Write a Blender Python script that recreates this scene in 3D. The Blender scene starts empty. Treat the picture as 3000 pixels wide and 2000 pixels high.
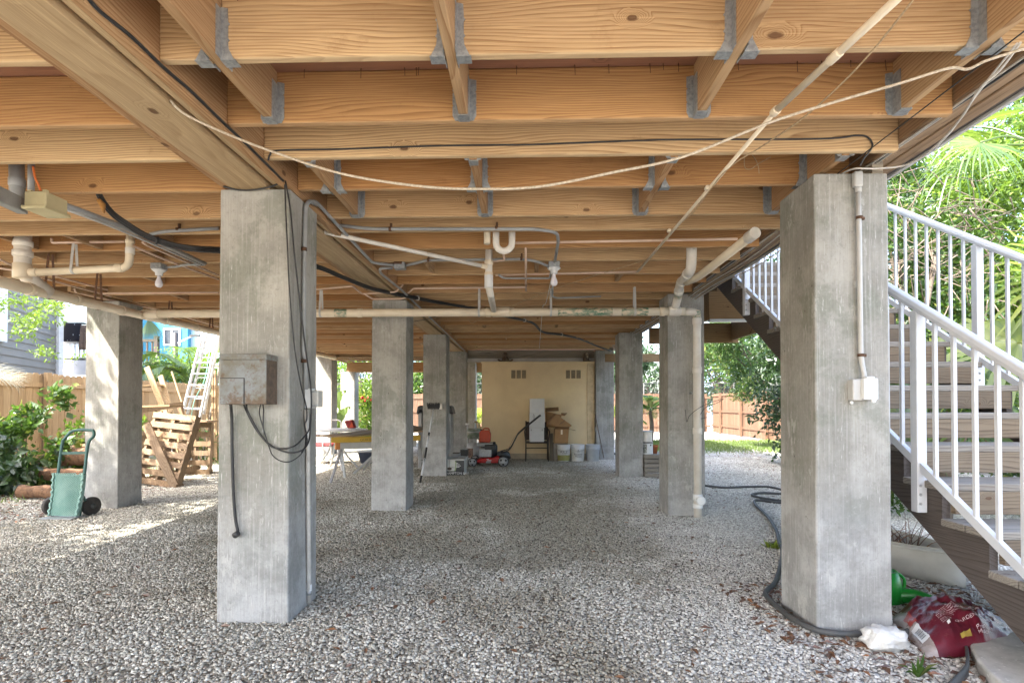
import bpy, math, random
import numpy as np
from mathutils import Vector, Matrix
random.seed(11)
rng = np.random.default_rng(5)
R = math.radians
S = bpy.context.scene
COL = S.collection
PI = math.pi

# ------------------------------------------------------------ camera
F = 1594.0                      # focal length in pixels of a 3000 px wide frame
CAMZ = 1.23
YAW, PITCH, SHIFT = R(1.5), R(0.74), 0.0558
cam = bpy.data.objects.new('camera', bpy.data.cameras.new('camera'))
COL.objects.link(cam)
cam.location = (0, 0, CAMZ)
cam.rotation_euler = (PI / 2 + PITCH, 0, YAW)
cam.data.sensor_width = 36
cam.data.lens = 36 * F / 3000
cam.data.shift_y = SHIFT
cam.data.clip_start = 0.02
cam.data.clip_end = 500
S.camera = cam

# ------------------------------------------------------------ light
SUN_DIR = Vector((0.633, 0.52, -1.0)).normalized()       # the way the light travels
world = bpy.data.worlds.new('World'); S.world = world
world.use_nodes = True
wn = world.node_tree
sky = wn.nodes.new('ShaderNodeTexSky')
sky.sky_type = 'NISHITA'; sky.sun_disc = False
sky.sun_elevation = math.asin(-SUN_DIR.z)
sky.sun_rotation = math.atan2(-SUN_DIR.x, -SUN_DIR.y)
sky.air_density = 1.0; sky.dust_density = 4.0; sky.ozone_density = 0.6
wn.links.new(sky.outputs[0], wn.nodes['Background'].inputs[0])
wn.nodes['Background'].inputs[1].default_value = 0.15
sl = bpy.data.lights.new('sun', 'SUN'); so = bpy.data.objects.new('sun', sl); COL.objects.link(so)
sl.energy = 2.6; sl.angle = R(0.6); sl.color = (1.0, 0.94, 0.84)
so.rotation_euler = SUN_DIR.to_track_quat('-Z', 'Y').to_euler()
so.location = (-20, -20, 30)
S.view_settings.view_transform = 'Standard'
S.view_settings.look = 'None'
S.view_settings.exposure = 3.08
S.view_settings.gamma = 1
S.cycles.max_bounces = 10; S.cycles.diffuse_bounces = 7; S.cycles.glossy_bounces = 3
S.cycles.transparent_max_bounces = 8; S.cycles.transmission_bounces = 4
S.cycles.use_denoising = True
S.cycles.sample_clamp_indirect = 6

# ------------------------------------------------------------ measuring helpers (photo pixel -> point in the world)
_Rm = Matrix.Rotation(YAW, 3, 'Z') @ Matrix.Rotation(PI / 2 + PITCH, 3, 'X')
def ray(px, py):
    return _Rm @ Vector(((px - 1500) / F, -(py - 1000 - SHIFT * 3000) / F, -1))
O0 = Vector((0, 0, CAMZ))
def aY(px, py, Y): d = ray(px, py); return O0 + d * (Y / d.y)
def aZ(px, py, z): d = ray(px, py); return O0 + d * ((z - CAMZ) / d.z)
def aX(px, py, X): d = ray(px, py); return O0 + d * (X / d.x)
def aG(px, py): return aZ(px, py, 0)

# ------------------------------------------------------------ mesh builder
def cr(pts, n=6):
    """smooth curve through points"""
    P = [Vector(p) for p in pts]
    if len(P) < 3: return P
    Q = [P[0] * 2 - P[1]] + P + [P[-1] * 2 - P[-2]]
    out = []
    for i in range(1, len(Q) - 2):
        a, b, c, d = Q[i - 1], Q[i], Q[i + 1], Q[i + 2]
        for k in range(n):
            t = k / n
            out.append(0.5 * ((2 * b) + (c - a) * t + (2 * a - 5 * b + 4 * c - d) * t * t + (3 * b - a - 3 * c + d) * t ** 3))
    out.append(P[-1])
    return out

def fil(pts, r=0.06, n=5):
    """polyline with rounded corners (pipe bends)"""
    P = [Vector(p) for p in pts]; out = [P[0]]
    for i in range(1, len(P) - 1):
        a, b, c = P[i - 1], P[i], P[i + 1]
        u = (a - b); w = (c - b); q = min(r, u.length * .45, w.length * .45)
        s = b + u.normalized() * q; e = b + w.normalized() * q
        for k in range(n + 1):
            t = k / n
            out.append(s * (1 - t) ** 2 + b * 2 * t * (1 - t) + e * t * t)
    out.append(P[-1]); return out

class MB:
    def __init__(s, M=None): s.v = []; s.f = []; s.sm = []; s.M = M
    def add(s, vs, fs, smooth=False):
        o = len(s.v)
        for p in vs:
            p = Vector(p)
            if s.M is not None: p = s.M @ p
            s.v.append(p)
        for f in fs: s.f.append([i + o for i in f]); s.sm.append(smooth)
        return s
    def box(s, a, b):
        x0, y0, z0 = a; x1, y1, z1 = b
        if x0 > x1: x0, x1 = x1, x0
        if y0 > y1: y0, y1 = y1, y0
        if z0 > z1: z0, z1 = z1, z0
        return s.add([(x0, y0, z0), (x1, y0, z0), (x1, y1, z0), (x0, y1, z0), (x0, y0, z1), (x1, y0, z1), (x1, y1, z1), (x0, y1, z1)],
                     [(0, 3, 2, 1), (4, 5, 6, 7), (0, 1, 5, 4), (1, 2, 6, 5), (2, 3, 7, 6), (3, 0, 4, 7)])
    def bar(s, p, q, w, h, up=(0, 0, 1)):
        p, q, up = Vector(p), Vector(q), Vector(up)
        d = (q - p).normalized(); x = d.cross(up)
        if x.length < 1e-4: x = d.cross(Vector((0, 1, 0)))
        x.normalize(); u = x.cross(d).normalized()
        vs = []
        for c in (p, q):
            for sx, su in ((-1, -1), (1, -1), (1, 1), (-1, 1)): vs.append(c + x * (sx * w / 2) + u * (su * h / 2))
        return s.add(vs, [(0, 1, 2, 3), (7, 6, 5, 4), (0, 4, 5, 1), (1, 5, 6, 2), (2, 6, 7, 3), (3, 7, 4, 0)])
    def tube(s, pts, r, n=8, cap=True):
        P = [Vector(p) for p in pts]
        Q = [P[0]]
        for p in P[1:]:
            if (p - Q[-1]).length > 1e-5: Q.append(p)
        P = Q; m = len(P)
        if m < 2: return s
        rr = r if isinstance(r, (list, tuple)) else [r] * m
        if len(rr) != m: rr = [rr[0] + (rr[-1] - rr[0]) * i / (m - 1) for i in range(m)]
        t = (P[1] - P[0]).normalized()
        ref = Vector((0, 0, 1)) if abs(t.z) < .9 else Vector((1, 0, 0))
        x = t.cross(ref).normalized(); vs = []
        for i in range(m):
            t = (P[min(i + 1, m - 1)] - P[max(i - 1, 0)]).normalized()
            x = (x - t * x.dot(t)).normalized(); y = t.cross(x)
            for k in range(n):
                a = 2 * PI * k / n
                vs.append(P[i] + (x * math.cos(a) + y * math.sin(a)) * rr[i])
        fs = [(i * n + k, i * n + (k + 1) % n, (i + 1) * n + (k + 1) % n, (i + 1) * n + k) for i in range(m - 1) for k in range(n)]
        s.add(vs, fs, True)
        if cap:
            o = len(s.v) - len(vs)
            s.f.append([o + k for k in range(n - 1, -1, -1)]); s.sm.append(False)
            s.f.append([o + (m - 1) * n + k for k in range(n)]); s.sm.append(False)
        return s
    def lathe(s, prof, c=(0, 0, 0), n=20, axis=(0, 0, 1), smooth=True):
        """profile of (radius, height) turned about an axis through c"""
        q = Vector((0, 0, 1)).rotation_difference(Vector(axis)); c = Vector(c)
        vs = []; m = len(prof)
        for r, z in prof:
            for k in range(n):
                a = 2 * PI * k / n
                vs.append(c + q @ Vector((r * math.cos(a), r * math.sin(a), z)))
        fs = [(i * n + k, i * n + (k + 1) % n, (i + 1) * n + (k + 1) % n, (i + 1) * n + k) for i in range(m - 1) for k in range(n)]
        s.add(vs, fs, smooth)
        o = len(s.v) - len(vs)
        if prof[0][0] > 1e-4: s.f.append([o + k for k in range(n - 1, -1, -1)]); s.sm.append(False)
        if prof[-1][0] > 1e-4: s.f.append([o + (m - 1) * n + k for k in range(n)]); s.sm.append(False)
        return s
    def prism(s, poly, fn, d0, d1):
        """outline poly[(u,v)] swept between depth d0 and d1; fn(u,v,d)->point"""
        n = len(poly)
        vs = [fn(u, v, d0) for u, v in poly] + [fn(u, v, d1) for u, v in poly]
        fs = [list(range(n))[::-1], list(range(n, 2 * n))] + [(i, (i + 1) % n, n + (i + 1) % n, n + i) for i in range(n)]
        return s.add(vs, fs)
    def ball(s, c, r, n=12, m=8, squash=(1, 1, 1), noise=0, seed=0):
        c = Vector(c); rr = random.Random(seed); vs = []; fs = []
        for i in range(m + 1):
            th = PI * i / m
            for k in range(n):
                a = 2 * PI * k / n; q = 1 + noise * (rr.random() - .5)
                vs.append(c + Vector((math.sin(th) * math.cos(a) * squash[0], math.sin(th) * math.sin(a) * squash[1], math.cos(th) * squash[2])) * r * q)
        for i in range(m):
            for k in range(n): fs.append((i * n + k, (i + 1) * n + k, (i + 1) * n + (k + 1) % n, i * n + (k + 1) % n))
        return s.add(vs, fs, True)
    def grid(s, fn, nu, nv, smooth=True):
        vs = [fn(i / nu, j / nv) for j in range(nv + 1) for i in range(nu + 1)]
        fs = [(j * (nu + 1) + i, j * (nu + 1) + i + 1, (j + 1) * (nu + 1) + i + 1, (j + 1) * (nu + 1) + i) for j in range(nv) for i in range(nu)]
        return s.add(vs, fs, smooth)
    def build(s, name, mat, parent=None, bevel=0, loc=None, seg=1, solid=0):
        if parent is not None:
            q = parent
            L = Vector((0, 0, 0))
            while q is not None: L += q.location; q = q.parent
        elif loc is not None: L = Vector(loc)
        else:
            xs = [p.x for p in s.v]; ys = [p.y for p in s.v]; zs = [p.z for p in s.v]
            L = Vector(((min(xs) + max(xs)) / 2, (min(ys) + max(ys)) / 2, min(zs)))
        me = bpy.data.meshes.new(name)
        me.from_pydata([tuple(p - L) for p in s.v], [], s.f)
        me.polygons.foreach_set('use_smooth', s.sm); me.update()
        if mat is not None: me.materials.append(mat)
        o = bpy.data.objects.new(name, me); COL.objects.link(o)
        if parent is not None: o.parent = parent
        else: o.location = L
        if solid:
            md = o.modifiers.new('thickness', 'SOLIDIFY'); md.thickness = solid; md.offset = 0
        if bevel:
            b = o.modifiers.new('bevel', 'BEVEL'); b.width = bevel; b.segments = seg; b.limit_method = 'ANGLE'; b.angle_limit = R(40)
        return o

def fastmesh(name, V, Fq, mat, parent=None, loc=(0, 0, 0), smooth=False):
    """large mesh of equal-sided faces from numpy arrays"""
    L = Vector(loc)
    if parent is not None:
        q = parent; L = Vector((0, 0, 0))
        while q is not None: L += q.location; q = q.parent
    V = np.asarray(V, dtype=np.float32) - np.array(L, dtype=np.float32); Fq = np.asarray(Fq, dtype=np.int32)
    n, k = Fq.shape
    me = bpy.data.meshes.new(name)
    me.vertices.add(len(V)); me.vertices.foreach_set('co', V.ravel())
    me.loops.add(n * k); me.loops.foreach_set('vertex_index', Fq.ravel())
    me.polygons.add(n); me.polygons.foreach_set('loop_start', np.arange(n, dtype=np.int32) * k)
    me.polygons.foreach_set('use_smooth', np.full(n, smooth))
    me.update(calc_edges=True)
    me.materials.append(mat)
    o = bpy.data.objects.new(name, me); COL.objects.link(o)
    if parent is not None: o.parent = parent
    else: o.location = L
    return o

def thing(name, label, cat, loc=(0, 0, 0), group=None):
    o = bpy.data.objects.new(name, None); COL.objects.link(o)
    o.empty_display_size = .1; o.location = loc
    return tag(o, label, cat, group)
def tag(o, label=None, cat=None, group=None, kind=None):
    if label: o['label'] = label
    if cat: o['category'] = cat
    if group: o['group'] = group
    if kind: o['kind'] = kind
    return o
def dup(root, loc=None, rotz=None, label=None):
    r = root.copy(); COL.objects.link(r)
    if loc is not None: r.location = loc
    if rotz is not None: r.rotation_euler = (0, 0, rotz)
    if label: r['label'] = label
    for ch in list(root.children):
        c = ch.copy(); COL.objects.link(c); c.parent = r
        for g in ch.children:
            d = g.copy(); COL.objects.link(d); d.parent = c
    return r
def text_geo(body, size=1.0):
    cu = bpy.data.curves.new('t', 'FONT'); cu.body = body; cu.size = size; cu.resolution_u = 3
    o = bpy.data.objects.new('t', cu); COL.objects.link(o)
    me = bpy.data.meshes.new_from_object(o)
    vs = [tuple(v.co) for v in me.vertices]; fs = [tuple(p.vertices) for p in me.polygons]
    bpy.data.objects.remove(o); bpy.data.curves.remove(cu); bpy.data.meshes.remove(me)
    return vs, fs
def put_text(mb, body, size, fn):
    vs, fs = text_geo(body, size)
    w = max(v[0] for v in vs) - min(v[0] for v in vs); x0 = min(v[0] for v in vs)
    mb.add([fn(v[0] - x0, v[1], w) for v in vs], fs)
    return w
# ------------------------------------------------------------ materials
class NT:
    def __init__(s, name):
        s.m = bpy.data.materials.new(name); s.m.use_nodes = True
        s.t = s.m.node_tree; s.t.nodes.clear()
        s.out = s.t.nodes.new('ShaderNodeOutputMaterial')
    def n(s, ty, ins=None, out=0, **pr):
        nd = s.t.nodes.new('ShaderNode' + ty)
        for k, v in pr.items(): setattr(nd, k, v)
        for k, v in (ins or {}).items(): s.set(nd.inputs[k], v)
        return nd.outputs[out] if out is not None else nd
    def set(s, sock, v):
        if isinstance(v, bpy.types.NodeSocket): s.t.links.new(v, sock)
        elif isinstance(v, (tuple, list)) and len(v) == 3 and sock.type == 'RGBA': sock.default_value = (*v, 1)
        else: sock.default_value = v
    def math(s, op, a, b=None, c=None, clamp=False):
        i = {0: a}
        if b is not None: i[1] = b
        if c is not None: i[2] = c
        return s.n('Math', i, operation=op, use_clamp=clamp)
    def vmul(s, v, t): return s.n('VectorMath', {0: v, 1: t}, operation='MULTIPLY')
    def mix(s, f, a, b, mode='MIX'):
        nd = s.t.nodes.new('ShaderNodeMix'); nd.data_type = 'RGBA'; nd.blend_type = mode
        s.set(nd.inputs[0], f); s.set(nd.inputs[6], a); s.set(nd.inputs[7], b)
        return nd.outputs[2]
    def step(s, v, a, b):
        return s.n('MapRange', {0: v, 1: a, 2: b, 3: 0.0, 4: 1.0}, interpolation_type='SMOOTHSTEP')
    def noise(s, vec, scale, det=3, rough=.55, out=0):
        return s.n('TexNoise', {'Vector': vec, 'Scale': scale, 'Detail': det, 'Roughness': rough}, out=out)
    def obj(s): return s.n('TexCoord', out=3)
    def pos(s): return s.n('NewGeometry', out=0)
    def sep(s, v):
        nd = s.n('SeparateXYZ', {0: v}, out=None); return nd.outputs
    def finish(s, col, rough=.6, metal=0, bump=None, bs=.3, bd=.01, spec=.5, **kw):
        b = s.t.nodes.new('ShaderNodeBsdfPrincipled')
        s.set(b.inputs['Base Color'], col); s.set(b.inputs['Roughness'], rough); s.set(b.inputs['Metallic'], metal)
        b.inputs['Specular IOR Level'].default_value = spec
        for k, v in kw.items(): s.set(b.inputs[k], v)
        if bump is not None:
            s.set(b.inputs['Normal'], s.n('Bump', {'Height': bump, 'Strength': bs, 'Distance': bd}))
        s.t.links.new(b.outputs[0], s.out.inputs[0])
        return s.m

def plain(name, c, c2=None, rough=.55, metal=0, scale=12, bump=.1, stretch=(1, 1, 1), spec=.5, speck=None, spt=.62, **kw):
    """paint, plastic, metal: two close tones broken up by noise, with optional dirt specks"""
    t = NT(name); p = t.vmul(t.obj(), stretch)
    n1 = t.noise(p, scale, 4, .6)
    c2 = c2 or tuple(x * .8 for x in c)
    col = t.mix(t.step(n1, .35, .68), c, c2)
    if speck: col = t.mix(t.step(t.noise(p, scale * 2.3, 5, .65), spt, spt + .08), col, speck)
    n2 = t.noise(p, scale * 9, 2, .5)
    return t.finish(col, t.math('ADD', t.math('MULTIPLY', n1, .2), rough - .1), metal, n2, bump, .004, spec, **kw)

def wood(name, axis=0, light=(.56, .395, .215), dark=(.225, .105, .038), alt=(.50, .335, .18), alt2=(.50, .225, .08), freq=66, knots=1.0, ring=.95, fuzz=1.0, rough=.72, edge=0):
    t = NT(name)
    rnd = t.n('ObjectInfo', out=5)
    isl = t.n('NewGeometry', out='Random Per Island')
    rr = t.math('FRACT', t.math('ADD', t.math('MULTIPLY', rnd, 17.3), t.math('MULTIPLY', isl, 7.7)))
    off = t.n('CombineXYZ', {0: t.math('MULTIPLY', rr, 61.0), 1: t.math('MULTIPLY', rr, 33.0), 2: t.math('MULTIPLY', rr, 47.0)})
    p = t.n('VectorMath', {0: t.obj(), 1: off}, operation='ADD')
    sc = [5.0, 5.0, 5.0]; sc[axis] = .75
    w = t.noise(t.vmul(p, tuple(sc)), 1.0, 2, .5)
    x = t.sep(t.obj()); ax = [0, 1, 2]; ax.remove(axis)
    f = t.math('ADD', x[ax[1]], t.math('MULTIPLY', x[ax[0]], .4))
    f = t.math('ADD', f, t.math('MULTIPLY', t.math('ADD', w, rr), .17))
    acr = t.math('ADD', x[ax[1]], t.math('MULTIPLY', x[ax[0]], .8))
    kv = t.n('CombineXYZ', {0: t.math('ADD', t.math('MULTIPLY', x[axis], 1.5), t.math('MULTIPLY', rr, 61.0)), 1: t.math('ADD', t.math('MULTIPLY', acr, 2.9), t.math('MULTIPLY', rr, 29.0)), 2: 0.0})
    vor = t.n('TexVoronoi', {'Vector': kv, 'Scale': 1.0, 'Randomness': 1.0}, out=None, voronoi_dimensions='2D')
    d = vor.outputs[0]; cid = t.sep(vor.outputs[1]); pick = t.step(cid[0], .40, .42)
    d = t.math('DIVIDE', d, t.math('ADD', .55, t.math('MULTIPLY', cid[1], .6)))
    d = t.math('ADD', d, t.math('MULTIPLY', t.math('SUBTRACT', t.noise(p, 22, 2), .5), .05))
    near = t.math('MULTIPLY', t.math('SUBTRACT', 1.0, t.step(d, .0, .17)), pick)
    f = t.math('ADD', f, t.math('MULTIPLY', near, .11))
    fr = t.math('FRACT', t.math('MULTIPLY', f, freq))
    line = t.math('MULTIPLY', t.math('POWER', fr, 2.2), t.math('SUBTRACT', 1.0, t.step(fr, .9, 1.0)))
    sf = [170, 170, 170]; sf[axis] = 4.0
    fib = t.noise(t.vmul(p, tuple(sf)), 1.0, 2, .6)
    sb = [3, 3, 3]; sb[axis] = .6
    big = t.noise(t.vmul(p, tuple(sb)), 1.0, 3, .6)
    base = t.mix(rr, light, alt)
    base = t.mix(t.math('MULTIPLY', t.step(t.math('FRACT', t.math('MULTIPLY', rr, 5.3)), .45, .9), .75), base, alt2)
    tone = t.math('FRACT', t.math('MULTIPLY', rr, 11.7))
    base = t.mix(t.math('MULTIPLY', t.step(tone, .5, 1.0), .45), base, tuple(c * .62 for c in alt2))
    base = t.mix(t.math('MULTIPLY', t.math('SUBTRACT', 1.0, t.step(tone, .0, .4)), .55), base, tuple(min(1, c * 1.28) for c in light))
    base = t.mix(t.step(big, .38, .72), base, tuple(.6 * l + .4 * dk for l, dk in zip(light, dark)))
    col = t.mix(t.math('MULTIPLY', line, ring), base, dark)
    col = t.mix(t.math('MULTIPLY', t.step(fib, .45, .7), .38 * fuzz), col, tuple(min(1, c * 1.25) for c in light))
    col = t.mix(t.math('MULTIPLY', t.step(t.noise(p, 5, 6, .75), .56, .78), .42), col, dark)
    kn = t.math('MULTIPLY', t.math('SUBTRACT', 1.0, t.step(d, .024, .052)), pick)
    col = t.mix(t.math('MULTIPLY', kn, .8 * knots), col, (.085, .032, .013))
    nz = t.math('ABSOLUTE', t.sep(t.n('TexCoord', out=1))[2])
    if edge: col = t.mix(t.math('MULTIPLY', t.step(nz, .5, .95), edge), col, tuple(min(1, .35 * a_ + .65 * b_) for a_, b_ in zip((.7, .56, .38), light)))  # narrow up/down faces coloured paler: light bounced off the ground painted into the wood
    h = t.math('ADD', t.math('MULTIPLY', line, .4), fib)
    return t.finish(col, rough, 0, h, .35, .004, .3)

def concrete(name, c1=(.42, .405, .37), c2=(.285, .277, .25)):
    t = NT(name); p = t.obj(); g = t.pos()
    oi = t.n('ObjectInfo', out=5)
    p = t.n('VectorMath', {0: p, 1: t.n('CombineXYZ', {0: t.math('MULTIPLY', oi, 40.0), 1: t.math('MULTIPLY', oi, 71.0), 2: t.math('MULTIPLY', oi, 23.0)})}, operation='ADD')
    st = t.noise(t.vmul(p, (85, 85, 1.3)), 1, 3, .7)
    stb = t.noise(t.vmul(p, (150, 150, 4)), 1, 4, .75)
    st2 = t.noise(t.vmul(p, (8, 8, .7)), 1, 4, .65)
    mo = t.noise(p, 2.2, 6, .65)
    fi = t.noise(p, 46, 5, .75)
    z = t.sep(g)[2]
    col = t.mix(t.step(mo, .36, .64), c1, c2)
    col = t.mix(t.math('MULTIPLY', t.step(st2, .45, .7), .45), col, (.19, .183, .16))
    col = t.mix(t.math('MULTIPLY', t.step(t.noise(p, 3.6, 5, .65), .50, .62), .55), col, (.19, .205, .165))
    low = t.math('SUBTRACT', 1.0, t.step(t.math('ADD', z, t.math('MULTIPLY', t.math('SUBTRACT', mo, .5), 1.6)), .25, 1.15))
    col = t.mix(t.math('MULTIPLY', low, .7), col, t.mix(t.step(t.noise(p, 3.1, 5, .7), .36, .62), (.47, .475, .48), (.26, .265, .265)))
    # light whiskers left by the wooden forms, darker rub marks between them
    col = t.mix(t.math('MULTIPLY', t.step(st, .5, .72), .38), col, (.50, .495, .47))
    col = t.mix(t.math('MULTIPLY', t.step(stb, .52, .66), .3), col, (.19, .183, .165))
    wh = t.math('MULTIPLY', t.step(t.noise(t.vmul(p, (120, 120, 9)), 1, 4, .7), .60, .68), t.step(mo, .42, .56))
    col = t.mix(t.math('MULTIPLY', wh, .75), col, (.60, .595, .57))
    pat = t.step(t.noise(t.vmul(p, (7, 7, 3)), 1, 6, .72), .60, .65)
    col = t.mix(t.math('MULTIPLY', pat, .55), col, (.50, .495, .47))
    vo = t.n('TexVoronoi', {'Vector': t.vmul(p, (16, 16, 11)), 'Scale': 1.0}, out=None)
    hole = t.math('MULTIPLY', t.math('SUBTRACT', 1.0, t.step(vo.outputs[0], .05, .1)), t.step(t.sep(vo.outputs[1])[1], .72, .74))
    col = t.mix(t.math('MULTIPLY', hole, .75), col, (.06, .055, .05))
    col = t.mix(t.math('MULTIPLY', t.step(fi, .52, .72), .4), col, (.16, .157, .145))
    col = t.mix(t.math('MULTIPLY', t.step(t.math('SUBTRACT', 1.0, fi), .54, .74), .35), col, (.52, .515, .49))
    h = t.math('SUBTRACT', t.math('ADD', t.math('MULTIPLY', st, .8), t.math('MULTIPLY', fi, .5)), t.math('MULTIPLY', hole, 1.5))
    return t.finish(col, .85, 0, h, .55, .006, .25)

def leafmat(name, a, b, tr=.45, gloss=.12, c=None):
    t = NT(name)
    isl = t.n('NewGeometry', out='Random Per Island')
    col = t.mix(isl, a, b)
    if c: col = t.mix(t.step(t.math('FRACT', t.math('MULTIPLY', isl, 13.7)), .86, .9), col, c)
    df = t.n('BsdfDiffuse', {0: col})
    tl = t.n('BsdfTranslucent', {0: t.mix(.5, col, tuple(min(1, x * 1.9) for x in b))})
    mx = t.t.nodes.new('ShaderNodeMixShader'); t.set(mx.inputs[0], tr); t.t.links.new(df, mx.inputs[1]); t.t.links.new(tl, mx.inputs[2])
    gl = t.n('BsdfGlossy', {0: (.9, .95, 1), 'Roughness': .42})
    m2 = t.t.nodes.new('ShaderNodeMixShader'); t.set(m2.inputs[0], gloss); t.t.links.new(mx.outputs[0], m2.inputs[1]); t.t.links.new(gl, m2.inputs[2])
    t.t.links.new(m2.outputs[0], t.out.inputs[0])
    return t.m

GROUND_TONES = None
def ground_tint(t, g):
    """where the gravel is clean and white, or dirty and brown: stains fixed to places in the yard"""
    x = t.sep(g)
    n = t.noise(t.vmul(g, (1, 1, 0)), .55, 4, .6)
    n2 = t.noise(t.vmul(g, (1, 1, 0)), 1.7, 5, .65)
    xx = t.math('ADD', x[0], t.math('MULTIPLY', t.math('SUBTRACT', n2, .5), 1.2))
    white = t.math('MULTIPLY', t.step(xx, .5, 1.9), .9)
    dirt = t.math('MULTIPLY', t.step(t.math('ADD', n, t.math('MULTIPLY', t.math('MULTIPLY', t.step(x[1], 2.9, 4.6), t.math('SUBTRACT', 1.0, t.step(t.math('ABSOLUTE', t.math('SUBTRACT', x[0], .1)), .9, 2.2))), .12)), .47, .62), t.math('SUBTRACT', 1.0, t.math('MULTIPLY', white, .75)))
    return white, dirt, n2

def gravel_mat(name):
    t = NT(name); g = t.pos()
    white, dirt, n2 = ground_tint(t, g)
    v = t.n('TexVoronoi', {'Vector': t.vmul(g, (1, 1, .2)), 'Scale': 42.0}, out=None)
    r = t.sep(v.outputs[1])
    col = t.mix(r[0], (.22, .205, .165), (.66, .64, .565))
    col = t.mix(white, col, t.mix(r[1], (.44, .43, .395), (.76, .745, .70)))
    col = t.mix(t.math('MULTIPLY', dirt, .72), col, t.mix(r[2], (.12, .10, .07), (.29, .25, .19)))
    edge = t.step(v.outputs[0], .35, .75)
    col = t.mix(t.math('MULTIPLY', edge, .6), col, (.07, .06, .045))
    h = t.math('SUBTRACT', 1.0, v.outputs[0])
    return t.finish(col, .9, 0, h, 1.0, .02, .2)

def stone_mat(name):
    t = NT(name); g = t.pos()
    white, dirt, n2 = ground_tint(t, g)
    r = t.n('ObjectInfo', out=5)
    r2 = t.math('FRACT', t.math('MULTIPLY', r, 23.1))
    col = t.mix(t.math('POWER', r, .9), (.20, .185, .145), (.76, .735, .65))
    col = t.mix(white, col, t.mix(r2, (.42, .405, .365), (.90, .88, .83)))
    col = t.mix(t.math('MULTIPLY', dirt, .72), col, t.mix(r2, (.13, .115, .08), (.40, .37, .285)))
    col = t.mix(t.math('MULTIPLY', t.step(r2, .965, .975), .6), col, (.2, .13, .08))
    n = t.noise(t.obj(), 60, 4, .7)
    col = t.mix(t.math('MULTIPLY', t.step(n, .5, .72), .4), col, (.2, .175, .14))
    return t.finish(col, .85, 0, n, .5, .004, .25)

M = {}
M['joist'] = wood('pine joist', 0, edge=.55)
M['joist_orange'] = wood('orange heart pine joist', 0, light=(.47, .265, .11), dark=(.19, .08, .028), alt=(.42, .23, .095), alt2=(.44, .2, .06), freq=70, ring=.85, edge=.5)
M['joist_y'] = wood('pine blocking', 1, light=(.46, .31, .17), alt=(.41, .27, .15), alt2=(.45, .25, .12))
M['green_y'] = wood('greenish treated pine', 1, light=(.52, .385, .225), dark=(.26, .16, .075), alt=(.49, .365, .22), alt2=(.49, .345, .19), freq=36, ring=.5)
M['grey_y'] = wood('weathered edge beam', 1, light=(.36, .245, .145), dark=(.14, .085, .05), alt=(.31, .22, .15), alt2=(.38, .22, .11), freq=60, knots=.4)
M['grey_x'] = wood('weathered beam', 0, light=(.30, .26, .20), dark=(.09, .075, .06), alt=(.26, .23, .185), alt2=(.33, .28, .2), freq=40, knots=.3)
M['ply'] = wood('plywood subfloor', 0, light=(.34, .17, .10), dark=(.2, .09, .06), alt=(.32, .16, .1), alt2=(.36, .2, .12), freq=14, knots=.5)
M['tread'] = wood('weathered tread', 0, light=(.30, .275, .24), dark=(.10, .085, .068), alt=(.24, .21, .18), alt2=(.27, .24, .205), freq=60, knots=.3)
M['riser'] = wood('weathered riser', 0, light=(.21, .165, .115), dark=(.075, .05, .035), alt=(.155, .13, .1), alt2=(.22, .155, .09), freq=50, knots=.8)
M['stringer'] = wood('dark stair stringer', 1, light=(.11, .092, .08), dark=(.045, .035, .03), alt=(.092, .077, .07), alt2=(.11, .085, .07), freq=50, knots=.3)
M['stringer_up'] = wood('brown landing beam', 0, light=(.30, .19, .09), dark=(.14, .075, .03), alt=(.27, .19, .11), alt2=(.28, .17, .08), freq=40)
M['fence'] = wood('cedar fence', 2, light=(.43, .31, .185), dark=(.2, .125, .065), alt=(.37, .265, .155), alt2=(.40, .26, .14), freq=40, fuzz=.5)
M['fence_red'] = wood('red stained fence', 2, light=(.19, .115, .075), dark=(.06, .032, .02), alt=(.13, .08, .052), alt2=(.18, .098, .058), freq=45, knots=.2)
M['lumber'] = wood('pale lumber', 2, light=(.38, .28, .165), dark=(.2, .12, .06), alt=(.33, .25, .155), alt2=(.36, .235, .12))
M['pallet'] = wood('pallet wood', 2, light=(.28, .20, .125), dark=(.11, .065, .038), alt=(.22, .17, .12), alt2=(.30, .19, .10))
M['crate'] = wood('grey crate wood', 0, light=(.30, .275, .235), dark=(.12, .1, .08), alt=(.26, .24, .21), alt2=(.3, .25, .2))
M['concrete'] = concrete('board formed concrete')
M['paver'] = plain('pale concrete paver', (.50, .49, .46), (.40, .39, .365), .9, scale=14, bump=.5, speck=(.62, .61, .58), spt=.58)
M['gravel'] = gravel_mat('gravel bed')
M['stone'] = stone_mat('gravel stones')
M['pvc'] = plain('cream drain pipe', (.80, .70, .54), (.73, .63, .47), .35, scale=5, bump=.04, speck=(.5, .4, .28), spt=.7)
M['pvc_white'] = plain('white pipe', (.80, .76, .69), (.70, .65, .57), .38, scale=7, bump=.04, speck=(.42, .36, .29), spt=.66)
M['cpvc'] = plain('pinkish water pipe', (.72, .54, .42), (.62, .45, .34), .4, scale=6, bump=.03)
M['conduit'] = plain('grey conduit', (.34, .35, .35), (.27, .275, .275), .42, scale=6, bump=.05, speck=(.45, .45, .44), spt=.66)
M['conduit_lt'] = plain('pale grey conduit', (.52, .515, .50), (.45, .44, .42), .42, scale=6, bump=.05)
M['galv'] = plain('galvanised steel', (.42, .44, .45), (.29, .305, .315), .45, .55, scale=60, bump=.3)
M['rusty'] = plain('rusty strap', (.10, .055, .035), (.17, .08, .04), .8, .2, scale=60, bump=.5)
M['black'] = plain('black cable', (.022, .022, .023), (.035, .035, .036), .5, scale=20, bump=.15)
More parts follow.
